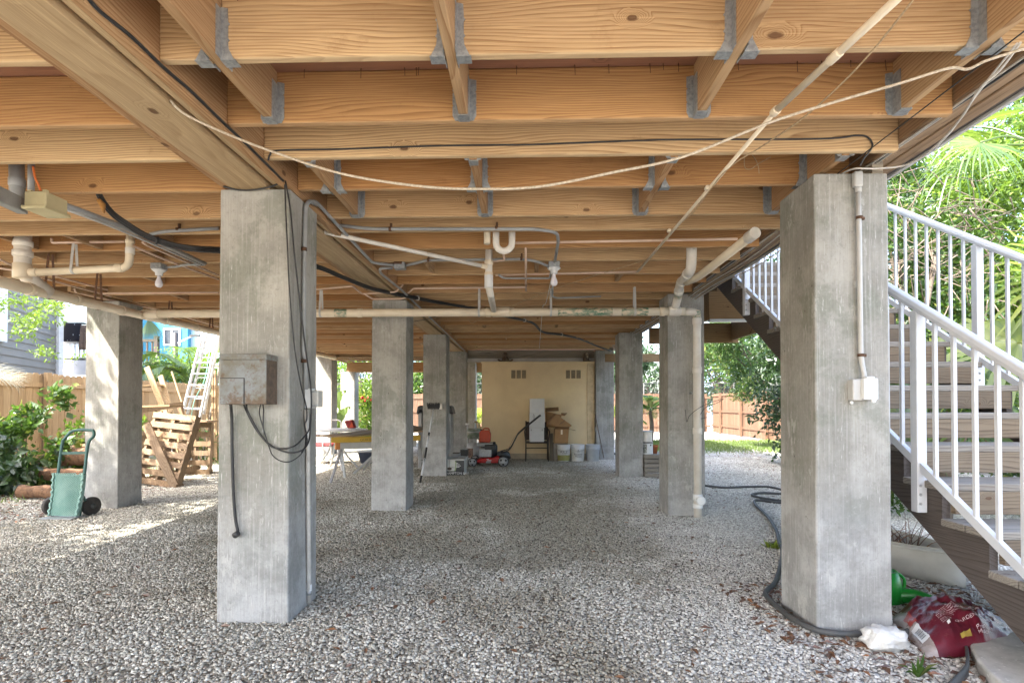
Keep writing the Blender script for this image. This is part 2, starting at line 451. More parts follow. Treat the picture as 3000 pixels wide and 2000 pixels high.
M['rubber'] = plain('dark rubber hose', (.055, .058, .06), (.075, .075, .072), .6, scale=12, bump=.25, speck=(.14, .13, .11), spt=.7)
M['rope'] = plain('off white rope', (.62, .55, .44), (.45, .37, .27), .8, scale=90, bump=.6)
M['string'] = plain('old string', (.48, .36, .22), (.36, .26, .15), .85, scale=90, bump=.4)
M['white_cable'] = plain('white cable', (.6, .57, .52), (.45, .42, .38), .55, scale=14, bump=.1)
M['beige'] = plain('beige junction box', (.56, .50, .30), (.50, .44, .26), .5, scale=6, bump=.06)
M['white'] = plain('white plastic', (.76, .77, .77), (.68, .69, .69), .4, scale=9, bump=.04, speck=(.5, .49, .46), spt=.72)
M['rail'] = plain('white painted aluminium', (.62, .635, .665), (.55, .565, .595), .35, scale=5, bump=.05, speck=(.5, .5, .5), spt=.75)
M['bulb'] = plain('white bulb glass', (.82, .79, .85), (.78, .75, .80), .25, scale=3, bump=0)
M['clear'] = plain('clear plastic cover', (.55, .54, .50), (.42, .41, .38), .2, scale=12, bump=.05)
M['yellow_wall'] = plain('cream yellow stucco', (.80, .645, .40), (.75, .595, .365), .85, scale=3.2, bump=.35, speck=(.68, .56, .38), spt=.66)
M['orange'] = plain('orange cable', (.8, .22, .06), None, .5)
M['leaf_lime'] = leafmat('lime leaves', (.05, .115, .01), (.17, .265, .028), .42, .05)
M['leaf_mid'] = leafmat('mid green leaves', (.022, .062, .009), (.085, .16, .02), .4, .05, (.18, .2, .035))
M['leaf_dark'] = leafmat('dark green leaves', (.014, .04, .009), (.045, .095, .02), .35, .08)
M['leaf_palm'] = leafmat('palm leaves', (.035, .085, .011), (.14, .21, .028), .4, .07)
M['leaf_yel'] = leafmat('yellow green palm leaves', (.11, .17, .014), (.27, .32, .04), .42, .06)
M['leaf_dry'] = leafmat('dry fronds', (.24, .13, .06), (.4, .24, .12), .2, .05)
M['litter'] = leafmat('dead leaves', (.09, .045, .025), (.22, .11, .055), .1, .08, (.3, .13, .05))
M['grass'] = leafmat('lawn blades', (.07, .13, .025), (.20, .27, .06), .35, .05)
M['bark'] = plain('bark', (.2, .16, .125), (.12, .095, .075), .9, scale=14, bump=.8, stretch=(1, 1, .3))
M['log'] = plain('log bark', (.24, .13, .07), (.11, .06, .035), .9, scale=18, bump=.9, speck=(.3, .2, .13), spt=.6)
M['cut'] = plain('cut log end', (.5, .33, .2), (.4, .25, .14), .85, scale=14)
# ------------------------------------------------------------ ground
g = MB(); g.add([(-90, -60, 0), (90, -60, 0), (90, 140, 0), (-90, 140, 0)], [(0, 1, 2, 3)])
tag(g.build('gravel_ground', M['gravel']), kind='structure')

# ------------------------------------------------------------ concrete pillars
def pillar(x0, x1, y0, y1, h, label, seed):
    if seed == 1: x1 -= .013
    mb = MB(); rr = random.Random(seed); n = 26
    def ring(z, k):
        t = .004 * (1 - k / n)
        q = lambda: (rr.random() - .5) * .003
        return [(x0 - t + q(), y0 - t + q(), z), (x1 + t + q(), y0 - t + q(), z), (x1 + t + q(), y1 + t + q(), z), (x0 - t + q(), y1 + t + q(), z)]
    vs = []
    for k in range(n + 1): vs += ring(-.12 + (h + .12) * k / n, k)
    fs = [(k * 4 + i, k * 4 + (i + 1) % 4, k * 4 + 4 + (i + 1) % 4, k * 4 + 4 + i) for k in range(n) for i in range(4)]
    fs += [(3, 2, 1, 0), (n * 4, n * 4 + 1, n * 4 + 2, n * 4 + 3)]
    mb.add(vs, fs)
    o = mb.build('concrete_pillar', M['concrete'], bevel=.009, seg=2, loc=((x0 + x1) / 2, (y0 + y1) / 2, 0))
    return tag(o, label, 'pillar', 'square concrete pillars under the raised house')
W = .406
XL, XR = -1.76, 1.60
PIL = [
 (XL, 3.07, 2.474, 'near left concrete pillar with rusty grey metal box on its front'),
 (1.562, 2.98, 2.49, 'near right concrete pillar with white outlet box, beside the white stair railing'),
 (-1.815, 6.35, 2.474, 'plain concrete pillar behind cream drain pipe, between yellow sawhorse and push broom'),
 (1.593, 6.16, 2.49, 'concrete pillar with cream downspout pipe running down its front'),
 (-1.80, 9.45, 2.474, 'concrete pillar with the black push broom leaning against its front'),
 (1.60, 9.42, 2.49, 'concrete pillar with paint cans stacked on a crate at its right side'),
 (-1.79, 12.45, 2.474, 'concrete pillar behind red lawn mower and grey gas cylinder, left of yellow room'),
 (1.59, 12.45, 2.49, 'pale concrete pillar touching right end of yellow wall, grey strip leaning on it'),
 (-1.86, 15.6, 2.474, 'far narrow-looking concrete pillar seen in gap left of yellow room'),
 (-5.296, 6.40, 2.49, 'sunlit concrete pillar by green hand truck with diagonal shadow stripes'),
 (-5.35, 13.7, 2.49, 'dim concrete pillar behind white chair, left of banana leaves'),
 (-5.42, 15.75, 2.22, 'far concrete pillar half in sun right of banana leaves, behind red bag'),
]
for i, (x, y, h, lab) in enumerate(PIL): pillar(x, x + W, y, y + W, h, lab, i)

# ------------------------------------------------------------ floor frame of the raised house
ZJ, ZD = 2.522, 2.757
house = thing('raised_house', 'raised house seen from below, orange pine floor joists and beams resting on pillars', 'house', (-1.6, 6.5, 2.49))
def part(mb, name, mat, parent=house, **k): return mb.build(name, mat, parent, **k)
JY = [2.02, 2.48, 2.83, 3.25, 3.725, 4.03, 4.48, 4.873, 5.369, 5.776, 6.25]
y = 6.25
while y < 12.1: y += .4125; JY.append(y)
JYL = list(JY)
while y < 15.6: y += .4125; JYL.append(y)
T = .04
def joist(x0, x1, yb, z=ZJ, bow=.004):
    mb = MB(); rr = random.Random(int(yb * 1000) + int(x0 * 77)); b = (rr.random() - .5) * .012; tz = (rr.random() - .5) * .006
    n = 6; vs = []
    for i in range(n + 1):
        x = x0 + (x1 - x0) * i / n; k = 1 - (2 * i / n - 1) ** 2
        yy = yb + b * k
        vs += [(x, yy - T, z + tz), (x, yy, z + tz), (x, yy, ZD - .002), (x, yy - T, ZD - .002)]
    fs = [(0, 1, 2, 3), tuple(n * 4 + q for q in (3, 2, 1, 0))]
    for i in range(n):
        for q in range(4): fs.append((i * 4 + q, i * 4 + 4 + q, i * 4 + 4 + (q + 1) % 4, i * 4 + (q + 1) % 4))
    mb.add(vs, fs)
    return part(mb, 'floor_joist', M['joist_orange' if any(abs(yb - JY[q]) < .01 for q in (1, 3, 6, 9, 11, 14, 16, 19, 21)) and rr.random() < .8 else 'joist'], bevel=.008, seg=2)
def hanger_on_y(xm, yf, sy, par, z=ZJ):
    """metal hanger that carries the end of a block running along Y on the face y=yf; sy=-1: block comes from the camera side"""
    mb = MB(); e = sy * .0035
    for s in (-1, 1):
        xa = xm + s * .0215; xb = xm + s * .054
        P = [(xa, z - .006), (xb - s * .012, z - .004), (xb, z + .018), (xb, z + .06), (xb - s * .004, z + .064), (xb, z + .07), (xb, z + .12), (xb - s * .005, z + .125), (xb, z + .13), (xb, z + .178), (xa, z + .185)]
        mb.prism(P, lambda u, v, d: (u, d, v), yf, yf + e)
        mb.box((xa - s * .0005, yf + sy * .055, z - .006), (xa + s * .003, yf, z + .17))
        for q in (.03, .075, .12, .16): mb.lathe([(.0045, 0), (.004, .002), (0, .003)], (xa + s * .02, yf + e, z + q), 6, (0, sy, 0))
    mb.box((xm - .024, yf + sy * .06, z - .009), (xm + .024, yf, z - .005))
    return mb.build('joist_hanger', M['galv'], par)
def hanger_on_x(xf, sx, yb, par, z=ZJ):
    """hanger on a face x=xf carrying a joist end that leaves towards sx"""
    mb = MB()
    yf = yb - T
    for yy, s in ((yf, -1), (yb, 1)):
        P = [(0, z - .006), (.05, z - .006), (.03, z + .035), (.028, z + .06), (.034, z + .066), (.028, z + .075), (.028, z + .12), (.034, z + .127), (.028, z + .135), (.026, z + .185), (0, z + .19)]
        mb.prism(P, lambda u, v, d: (xf + sx * u, d, v), yy + s * .0035, yy + s * .0005)
        mb.box((xf, yy + s * .003, z - .004), (xf + sx * .0035, yy + s * .036, z + .18))
    mb.box((xf, yf - .003, z - .009), (xf + sx * .055, yb + .003, z - .0055))
    return mb.build('joist_hanger', M['galv'], par)
BX = [-1.158, -.279, .771, 1.646]; BW = .0215
# continuous joists
GX0, GX1 = -1.752, -1.372
EDGE = 1.8895
seg_rows = (0, 3)
for i, yb in enumerate(JY):
    if i in seg_rows: continue
    joist(GX1, EDGE, yb)
for yb in [1.6, 1.19, .78, .37, -.04, -.45, -.86, -1.27] + JYL: joist(-4.89 if yb > 6 else -5.31, GX0, yb)
blocks = {}
for bay, (ya, yb_, segrow) in enumerate(((-1.56, JY[1] - T, 0), (JY[2], JY[4] - T, 3))):
    bl = []
    for k, xm in enumerate(BX):
        mb = MB(); mb.box((xm - BW + .001, ya, ZJ - .001 * (k % 2) - .001), (xm + BW - .001, yb_, ZD - .003))
        o = part(mb, 'blocking', M['joist_y'], bevel=.003); bl.append(o)
        hanger_on_y(xm, yb_, -1, o)
        if bay: hanger_on_y(xm, ya, 1, o)
    ends = [GX1] + BX + [EDGE]
    for k in range(5):
        x0 = ends[k] + (BW if k else 0); x1 = ends[k + 1] - (BW if k < 4 else 0)
        j = joist(x0, x1, JY[segrow])
        if k: hanger_on_x(x0, 1, JY[segrow], j)
        if k < 4: hanger_on_x(x1, -1, JY[segrow], j)
# short bridging blocks between joists further back and on the left
def block(xm, i, left=False):
    L = JYL if left else JY
    mb = MB(); mb.box((xm - .019, L[i] + .002, ZJ + .012), (xm + .019, L[i + 1] - T - .002, ZD - .004)); part(mb, 'blocking', M['joist_y'], bevel=.003)
for i, xs in ((7, (-.92, .1)), (8, (.95,)), (12, (-.6, .3)), (13, (-.2,)), (16, (-.7, .5)), (20, (-.4, .3))):
    for x in xs: block(x, i)
for i, xs in ((5, (-4.55, -4.1, -3.55, -2.95, -2.3)), (6, (-4.3, -3.3)), (8, (-3.9, -2.4)), (10, (-4.2, -2.8)), (15, (-3.5,)), (22, (-3.9, -2.9, -2.2))):
    for x in xs: block(x, i, True)
# main girder over the left pillar row: side plies, lower soffit board, recessed strip
Y0, Y1 = -1.6, 15.9
for x0, x1, z, m in ((-1.752, -1.695, 2.484, 'joist_y'), (-1.694, -1.476, 2.474, 'green_y'), (-1.474, -1.452, 2.51, 'joist_y'), (-1.4505, -1.416, 2.492, 'green_y'), (-1.4145, -1.372, 2.486, 'joist_y')):
    part(MB().box((x0, Y0, z), (x1, Y1, ZD - .003)), 'girder_ply', M[m], bevel=.004)
# outer edge beam on the right pillar row
for x0, x1, z in ((1.891, 1.93, 2.573), (1.931, 1.972, 2.566), (1.973, 2.012, 2.575), (2.013, 2.055, 2.568), (2.056, 2.098, 2.573)):
    part(MB().box((x0, Y0, z), (x1, 15.9, ZD - .003)), 'edge_beam', M['grey_y'], bevel=.004)
part(MB().box((2.100, Y0, 2.585), (2.132, 15.9, 2.81)), 'fascia_board', plain('dark stained fascia', (.075, .06, .05), (.13, .115, .1), .9, scale=20, bump=.5, stretch=(1, .2, 1), speck=(.42, .4, .38), spt=.66))
part(MB().box((2.134, Y0, 2.572), (2.158, 15.9, 2.62)), 'drip_edge', M['conduit_lt'], bevel=.003)
for px_, py_, h_, l_ in PIL:
    if 1.5 < px_ < 1.61: part(MB().box((1.892, py_ + .03, h_), (1.95 if px_ < 1.57 else 1.985, py_ + W - .03, 2.565)), 'shim_block', M['grey_x'])
# left rim beam
for x0, x1, z in ((-4.93, -4.89, 2.52), (-5.1, -5.06, 2.50), (-5.31, -5.27, 2.49)):
    part(MB().box((x0, 5.9 if x0 > -5.2 else Y0, z), (x1, 15.9, ZD - .003)), 'edge_beam', M['joist_y'], bevel=.004)
part(MB().box((-5.36, Y0, 2.50), (-5.315, 15.9, ZD - .003)), 'rim_board', M['joist_y'], bevel=.004)
part(MB().box((-5.36, Y0 - .04, 2.5), (2.098, Y0 - .002, ZD - .003)), 'rim_board', M['joist'], bevel=.004)
part(MB().box((-5.2, 15.91, 2.21), (-1.3, 15.955, 2.51)), 'rim_board', M['joist'], bevel=.004)
part(MB().box((-5.2, 15.62, 2.215), (-1.86, 15.66, 2.49)), 'rim_board', M['joist'], bevel=.004)
part(MB().box((-5.36, Y0 - .04, ZD), (2.158, 16.0, ZD + .02)), 'subfloor', M['ply'])
# grey cross beam at the back above the yellow room
for z0, z1, yy in ((2.43, 2.53, 12.74), (2.345, 2.428, 12.76)):
    part(MB().box((-1.38, yy, z0), (1.588, yy + .05, z1)), 'cross_beam', M['grey_x'], bevel=.004)
part(MB().box((-1.38, 12.75, 2.253), (1.588, 12.80, 2.343)), 'cross_beam', M['conduit_lt'], bevel=.004)
# the house above the floor
siding = plain('pale house siding', (.6, .57, .5), None, .7)
part(MB().box((-5.35, Y0, ZD + .021), (2.13, 16.0, 6.0)), 'wall', siding)
rf = MB(); rf.add([(-5.7, -2, 5.98), (2.4, -2, 5.98), (2.4, 16.4, 5.98), (-5.7, 16.4, 5.98), (-1.6, 1.5, 7.6), (-1.6, 13.9, 7.6)], [(3, 2, 1, 0), (0, 1, 4), (1, 2, 5, 4), (2, 3, 5), (3, 0, 4, 5)])
part(rf, 'roof', plain('grey roof metal', (.4, .41, .42), None, .5))
# nails poking through the subfloor
rr = random.Random(3)
for k in range(26):
    x = -1.2 + 3.0 * rr.random(); yy = JY[1] - T - .012 if k < 20 else JY[0] - T - .01
    part(MB().tube([(x, yy, ZD), (x + .004 * (rr.random() - .5), yy - .004, ZD - .03 - .02 * rr.random())], .0016, 5), 'nail', M['rusty'])

# ------------------------------------------------------------ yellow storage room
room = thing('storage_room', 'cream yellow stucco storage room at the back with two small vents', 'storage room', (.27, 13.6, 0))
YW = 12.58
part(MB().box((-1.03, YW, -.05), (1.575, YW + 2.6, 2.215)), 'wall', M['yellow_wall'], room, bevel=.006)
part(MB().box((-1.05, YW - .015, 2.216), (1.58, YW + 2.62, 2.25)), 'top_plate', M['yellow_wall'], room, bevel=.004)
part(MB().box((1.40, YW - .022, 0), (1.572, YW - .002, 2.213)), 'corner_trim', plain('pale yellow trim', (.68, .54, .33), None, .7), room, bevel=.003)
part(MB().box((-1.031, YW - .012, 0), (1.398, YW - .002, .13)), 'base_course', plain('dirty yellow base', (.50, .42, .30), (.38, .33, .25), .9, scale=5, bump=.3), room)
vg = plain('vent louvre', (.33, .27, .18), (.26, .21, .14), .7, scale=20)
for vx in (1495, 1655):
    a = aY(vx, 1084, YW); b = aY(vx + 49, 1108, YW)
    fr = MB(); w = b.x - a.x; h = a.z - b.z
    for k in range(4): fr.box((a.x + (w - .022) * k / 3, YW - .012, b.z), (a.x + (w - .022) * k / 3 + .022, YW - .0015, a.z))
    for z in (b.z - .012, a.z): fr.box((a.x - .012, YW - .014, z), (b.x + .012, YW - .0015, z + .012))
    v = fr.build('vent', M['yellow_wall'], room)
    for k in range(3):
        lo = MB(); x0 = a.x + (w - .022) * k / 3 + .023; x1 = x0 + (w - .022) / 3 - .024
        for q in range(8):
            z = b.z + h * (q + .1) / 8
            lo.bar((x0, YW - .006, z + .006), (x1, YW - .006, z + .006), .010, .003, (0, .6, 1))
        lo.box((x0, YW - .003, b.z), (x1, YW - .0015, a.z))
        lo.build('louvre', vg, v)
# ------------------------------------------------------------ stair on the right
st = thing('staircase', 'weathered wooden outside stair with white railings climbing away on the right', 'staircase', (2.7, 4.0, 0))
SX0, SX1 = 2.232, 3.378
SL = .63
def ny(k): return 2.672 + .295 * (k - 3)
def nz(k): return .629 + .185 * (k - 3)
K0, K1 = 0, 15
def stringer(x0, x1, mat):
    P = [(ny(K0) + .02, -.02)]
    for k in range(K0, K1 + 1):
        P += [(ny(k) + .02, nz(k) - .04), (ny(k) + .315, nz(k) - .04)]
    P += [(ny(K1) + .43, nz(K1) - .04), (ny(K1) + .43, SL * (ny(K1) + .43) - 1.422)]
    P += [(2.257, 0.0), (2.257, -.02)]
    mb = MB(); mb.prism(P, lambda u, v, d: (d, u, v), x0, x1)
    return mb.build('stringer', mat, st)
stringer(SX0, SX0 + .04, M['stringer'])
stringer(SX1 - .04, SX1, M['stringer'])
for k in range(K0, K1 + 1):
    y, z = ny(k), nz(k)
    mb = MB(); dz = .004 * random.random()
    mb.box((SX0 - .02, y - .015, z - .038), (SX1 + .015, y + .140, z + dz)); mb.build('tread', M['tread'], st, bevel=.004)
    mb = MB(); mb.box((SX0 - .028 + .012 * random.random(), y + .146, z - .038), (SX1 + .02, y + .30, z))
    mb.build('tread', M['tread'], st, bevel=.004)
    if k < K1:
        mb = MB(); mb.box((SX0 + .041, y + .277, z + .026), (SX1 - .041, y + .313, z + .146)); mb.build('riser', M['riser'], st, bevel=.003)
# landing beyond the top of the stair
for q in (((2.22, 6.66, 2.28), (3.44, 6.70, 2.62)), ((2.22, 8.9, 2.25), (3.44, 8.94, 2.57)), ((1.75, 12.1, 2.2), (3.44, 12.14, 2.38)), ((3.32, 6.701, 2.29), (3.36, 8.899, 2.6)), ((2.23, 6.701, 2.29), (2.27, 8.899, 2.6)), ((2.005, 8.91, 2.24), (2.218, 8.95, 2.5))):
    MB().box(*q).build('landing_beam', M['stringer_up'], st, bevel=.003)
lb = MB(); lb.box((2.22, 6.63, 2.25), (3.44, 6.71, 2.278)); lb.build('landing_trim', M['rail'], st)
for k in range(15):
    lb = MB(); lb.box((2.22, 6.65 + k * .155, 2.80), (3.48, 6.797 + k * .155, 2.835)); lb.build('landing_board', M['tread'], st)
for k in range(4):
    lb = MB(); lb.box((2.32 + k * .31, 6.66, 2.622), (2.36 + k * .31, 8.94, 2.798)); lb.build('landing_joist', M['stringer_up'], st)
def railing(xc, ya, yb, posts, off):
    r = MB()
    top = lambda y: SL * y - .161
    # D shaped hand rail
    prof = [(-.026, -.03), (.026, -.03), (.029, -.008), (.022, .012), (.0, .02), (-.022, .012), (-.029, -.008)]
    mb = MB(); vs = []
    for yy in (ya, yb): vs += [(xc + a, yy, top(yy) + b * 1.18) for a, b in prof]
    n = len(prof); mb.add(vs, [tuple(range(n)), tuple(range(2 * n - 1, n - 1, -1))] + [(i, n + i, n + (i + 1) % n, (i + 1) % n) for i in range(n)])
    rail = mb.build('railing', M['rail'], st, bevel=.004)
    mb = MB(); mb.bar((xc, ya, top(ya) - .896), (xc, yb, top(yb) - .896), .03, .045)
    mb.build('bottom_rail', M['rail'], rail, bevel=.002)
    y = off
    while y < yb - .02:
        if min(abs(y - p) for p in posts) > .05:
            mb = MB(); mb.box((xc - .0095, y - .0095, top(y) - .89), (xc + .0095, y + .0095, top(y) - .036)); mb.build('baluster', M['rail'], rail, bevel=.001)
        y += .1294
    for p in posts:
        mb = MB(); mb.box((xc - .027, p - .027, top(p) - 1.165), (xc + .027, p + .027, top(p) - .036)); po = mb.build('railing_post', M['rail'], rail, bevel=.003)
        for q in (.05, .10, .15): MB().lathe([(.008, 0), (.008, .004), (.004, .006)], (xc - .012, p - .0275, top(p) - 1.165 + q), 8, (0, -1, 0)).build('bolt', M['galv'], rail)
railing(2.201, .79, 6.68, [1.0, 3.115, 5.49], .917)
railing(3.42, .79, 6.68, [1.0, 4.205, 6.53], .843)

# ------------------------------------------------------------ loose gravel stones
def stones():
    pro = bpy.data.collections.new('stone_kinds')
    objs = []
    for k in range(7):
        rr = random.Random(k)
        mb = MB(); mb.ball((0, 0, 0), .5, 7, 5, (1, .62 + .3 * rr.random(), .45 + .25 * rr.random()), .22, k)
        me = bpy.data.meshes.new('stone'); me.from_pydata([tuple(p) for p in mb.v], [], mb.f); me.materials.append(M['stone'])
        me.polygons.foreach_set('use_smooth', [True] * len(mb.f))
        me.update()
        objs.append(me)
    return objs
SM = stones()
# areas: a grid of cells, with the number of stones falling off with distance
def scatter(n, fn):
    out = []
    while len(out) < n:
        p = fn()
        if p is not None: out.append(p)
    return out
pil_rects = [(x - .01, y - .01, x + W + .01, y + W + .01) for x, y, h, l in PIL]
P = []
N = 520000
d = rng.random(N) ** 0.8
yy = 1.9 + 11.2 * d
half = yy * .97 + .3
xx = (rng.random(N) * 2 - 1) * half
ok = np.ones(N, bool)
for a, b, c, e in pil_rects: ok &= ~((xx > a) & (xx < c) & (yy > b) & (yy < e))
ok &= (xx > -8.4) & (xx < 8)
xx, yy = xx[ok], yy[ok]
sz = .0070 + .0132 * rng.random(len(xx)) ** 1.8 + .0007 * yy
big = rng.random(len(xx)) < .02; sz[big] *= 1.35
zz = sz * (.08 + .16 * rng.random(len(xx)))
me = bpy.data.meshes.new('gravel_stones')
me.vertices.add(len(xx)); me.vertices.foreach_set('co', np.stack([xx, yy, zz], 1).astype(np.float32).ravel())
at = me.attributes.new('size', 'FLOAT', 'POINT'); at.data.foreach_set('value', sz.astype(np.float32))
rot = np.stack([(rng.random(len(xx)) - .5) * .9, (rng.random(len(xx)) - .5) * .9, rng.random(len(xx)) * 6.28], 1).astype(np.float32)
at = me.attributes.new('rot', 'FLOAT_VECTOR', 'POINT'); at.data.foreach_set('vector', rot.ravel())
at = me.attributes.new('pick', 'INT', 'POINT'); at.data.foreach_set('value', rng.integers(0, 7, len(xx)).astype(np.int32))
me.materials.append(M['stone'])
go = bpy.data.objects.new('gravel_stones', me); COL.objects.link(go)
tag(go, kind='stuff'); tag(go, 'loose pale gravel stones covering the ground', 'gravel')
ng = bpy.data.node_groups.new('scatter stones', 'GeometryNodeTree')
ng.interface.new_socket('Geometry', in_out='INPUT', socket_type='NodeSocketGeometry')
ng.interface.new_socket('Geometry', in_out='OUTPUT', socket_type='NodeSocketGeometry')
gi = ng.nodes.new('NodeGroupInput'); gout = ng.nodes.new('NodeGroupOutput')
iop = ng.nodes.new('GeometryNodeInstanceOnPoints')
def named(n, ty):
    q = ng.nodes.new('GeometryNodeInputNamedAttribute'); q.data_type = ty; q.inputs[0].default_value = n; return [s for s in q.outputs if s.enabled][0]
g2i = ng.nodes.new('GeometryNodeGeometryToInstance')
stone_col = bpy.data.collections.new('stone_kinds_hidden')
# the seven stone meshes live in a collection that is not linked to the scene; the nodes instance from it
for k, m_ in enumerate(SM):
    stone_col.objects.link(bpy.data.objects.new('stone_%d' % k, m_))
ci = ng.nodes.new('GeometryNodeCollectionInfo'); ci.inputs['Collection'].default_value = stone_col; ci.inputs['Separate Children'].default_value = True
ng.links.new(gi.outputs[0], iop.inputs['Points'])
ng.links.new(ci.outputs[0], iop.inputs['Instance'])
iop.inputs['Pick Instance'].default_value = True
ng.links.new(named('pick', 'INT'), iop.inputs['Instance Index'])
e2r = ng.nodes.new('FunctionNodeEulerToRotation'); ng.links.new(named('rot', 'FLOAT_VECTOR'), e2r.inputs[0]); ng.links.new(e2r.outputs[0], iop.inputs['Rotation'])
ng.links.new(named('size', 'FLOAT'), iop.inputs['Scale'])
ng.links.new(iop.outputs[0], gout.inputs[0])
md = go.modifiers.new('scatter', 'NODES'); md.node_group = ng
# ------------------------------------------------------------ pipes, conduits and cables
def pipe(root, pts, r, mat, name='pipe', bend=.09, n=14):
    return MB().tube(fil(pts, bend), r, n).build(name, mat, root)
def coup(root, c, ax, r, L, mat, name='coupling'):
    c = Vector(c); ax = Vector(ax).normalized()
    return MB().lathe([(r * .93, -L / 2), (r, -L / 2 + .004), (r, L / 2 - .004), (r * .93, L / 2)], c, 16, ax).build(name, mat, root)
def strap(root, x, y, zt, zc, r, ax, mat=None, name='strap'):
    """hanging strap: a thin band from the joist down round a pipe"""
    q = r + .003
    pts = [(q * .5, zt - zc)] + [(q * math.cos(R(a)), q * math.sin(R(a))) for a in range(0, -181, -20)] + [(-q * .3, zt - zc)]
    mb = MB(); h = .011; vs = []
    for u, w in pts:
        for s in (-h, h): vs.append((x + (u if ax == 'y' else s), y + (s if ax == 'y' else u), zc + w))
    mb.add(vs, [(2 * i, 2 * i + 1, 2 * i + 3, 2 * i + 2) for i in range(len(pts) - 1)])
    return mb.build(name, mat or M['galv'], root, solid=.002)

# main drain: along the left edge and across under the joists to the downspout pillar
dr = thing('drain_pipe', 'long cream drain pipe hung across the bay under the joists, green paint smears', 'drain pipe', (-1.5, 6.2, 2.3))
ZP, YP, rp = 2.267, 6.03, .0445
pipe(dr, [(-4.34, YP, ZP), (1.75, YP, ZP)], rp, M['pvc'], n=18)
LN = [Vector(q) for q in ((-3.82, 3.2, 2.135), (-4.03, 4.3, 2.175), (-4.36, 6.0, 2.255), (-4.56, 8.1, 2.315), (-4.62, 13.0, 2.38))]
pipe(dr, LN, rp, M['pvc'], n=18)
for x in (-3.4, -3.25, -1.86, -.42, -.16, 1.5): coup(dr, (x, YP, ZP), (1, 0, 0), rp + .007, .055, M['pvc'])
for q in (LN[1].lerp(LN[2], .0), LN[1].lerp(LN[2], .35), LN[1].lerp(LN[2], .8), LN[2].lerp(LN[3], .25), LN[2].lerp(LN[3], .6)): coup(dr, q, LN[2] - LN[1], rp + .007, .06, M['pvc'])
coup(dr, (-4.22, YP, ZP), (1, 0, 0), rp + .009, .14, M['pvc'], 'tee')
smear = plain('green paint smear', (.10, .21, .14), (.42, .42, .31), .5, scale=18, bump=.05, stretch=(.4, 1, 1), speck=(.66, .56, .41), spt=.46)
for a, b in ((1.05, 1.34), (.35, .95), (-2.14, -2.0)):
    MB().tube([(a, YP, ZP), (b, YP, ZP)], rp + .0009, 18, cap=False).build('paint_smear', smear, dr)
for px, zt in ((905, 2.53), (1375, 2.53), (1925, 2.54)):
    x = aY(1000 + px / 2.24, 910, YP).x
    strap(dr, x, YP, zt, ZP, rp, 'x', M['conduit_lt'])
for x in (-3.1, -2.3): strap(dr, x, YP, 2.53, ZP, rp, 'x', M['conduit_lt'])
for q in (LN[1].lerp(LN[2], .14), LN[1].lerp(LN[2], .55), LN[2].lerp(LN[3], .3), LN[2].lerp(LN[3], .8)): strap(dr, q.x, q.y, 2.53, q.z, rp, 'x', M['rusty'])
# riser with branch on the left
br = thing('riser_pipe', 'fat cream waste pipe dropping from the floor at far left, with a branch and elbow', 'drain pipe', (-4.3, 5.0, 2.3))
YB = 4.26
R0 = aY(66, 800, YB)
pipe(br, [(R0.x, YB, 2.70), (R0.x, YB, 2.29), (-4.06, 4.5, 2.19)], .057, M['pvc_white'], n=20)
coup(br, (R0.x, YB, 2.535), (0, 0, 1), .066, .05, M['pvc_white']); coup(br, (R0.x, YB, 2.452), (0, 0, 1), .067, .05, M['pvc_white']); coup(br, (R0.x, YB, 2.31), (0, 0, 1), .064, .12, M['pvc'], 'tee')
e0 = aY(378, 784, YB)
pipe(br, [aY(88, 799, YB), e0, (e0.x + .012, YB, 2.72)], .029, M['pvc'], 'branch_pipe', .07, 16)
coup(br, aY(100, 798, YB), (1, 0, 0), .034, .06, M['pvc']); coup(br, aY(350, 785, YB), (1, 0, 0), .034, .06, M['pvc'])
coup(br, aY(381, 735, YB), (0, 0, 1), .034, .05, M['pvc_white']); coup(br, aY(381, 708, YB), (0, 0, 1), .033, .03, M['pvc'])
q = aY(217, 791, YB); strap(br, q.x, YB, 2.53, q.z, .03, 'x', M['conduit_lt'])

# downspout on the right pillar
ds = thing('downspout', 'cream downspout pipe with cleanout running down the front of a pillar', 'drain pipe', (1.88, 6.05, 0))
xd = 1.885; yd = 6.05
pipe(ds, [(1.74, yd, ZP), (xd, yd, ZP), (xd, yd, 0.0)], .0435, M['pvc_white'], 'pipe', .10, 18)
for z in (2.16, 1.62, .95): coup(ds, (xd, yd, z), (0, 0, 1), .0505, .07, M['pvc_white'])
coup(ds, (xd, yd, .225), (0, 0, 1), .052, .07, M['white']); coup(ds, (xd, yd, .13), (0, 0, 1), .052, .05, M['white'])
MB().lathe([(.045, 0), (.045, .04), (.05, .045), (.05, .06), (.03, .062), (0, .062)], (xd + .01, yd - .03, .2), 18, (0, -1, 0)).build('cleanout_cap', M['white'], ds)
MB().box((xd - .06, yd + .02, 1.36), (xd + .06, yd + .09, 1.385)).build('strap', M['galv'], ds)
MB().tube([(xd - .005, yd, 2.28), (xd + .0, yd, 2.18)], .0442, 18, cap=False).build('paint_smear', smear, ds)
vs_ = thing('vent_stack', 'white elbow pipe with green smears dropping in front of the downspout pillar', 'drain pipe', (1.7, 6.0, 2.3))
q = [aY(2026, 752, 4.68), aY(2024, 790, 4.7), aY(1992, 832, 5.6), aY(1986, 872, 5.93), aY(1978, 902, 6.0)]
pipe(vs_, [(q[0].x, 4.68, 2.72), q[0], q[1], q[2], q[3], (q[4].x, YP, ZP + .02)], .043, M['pvc_white'], 'pipe', .09, 16)
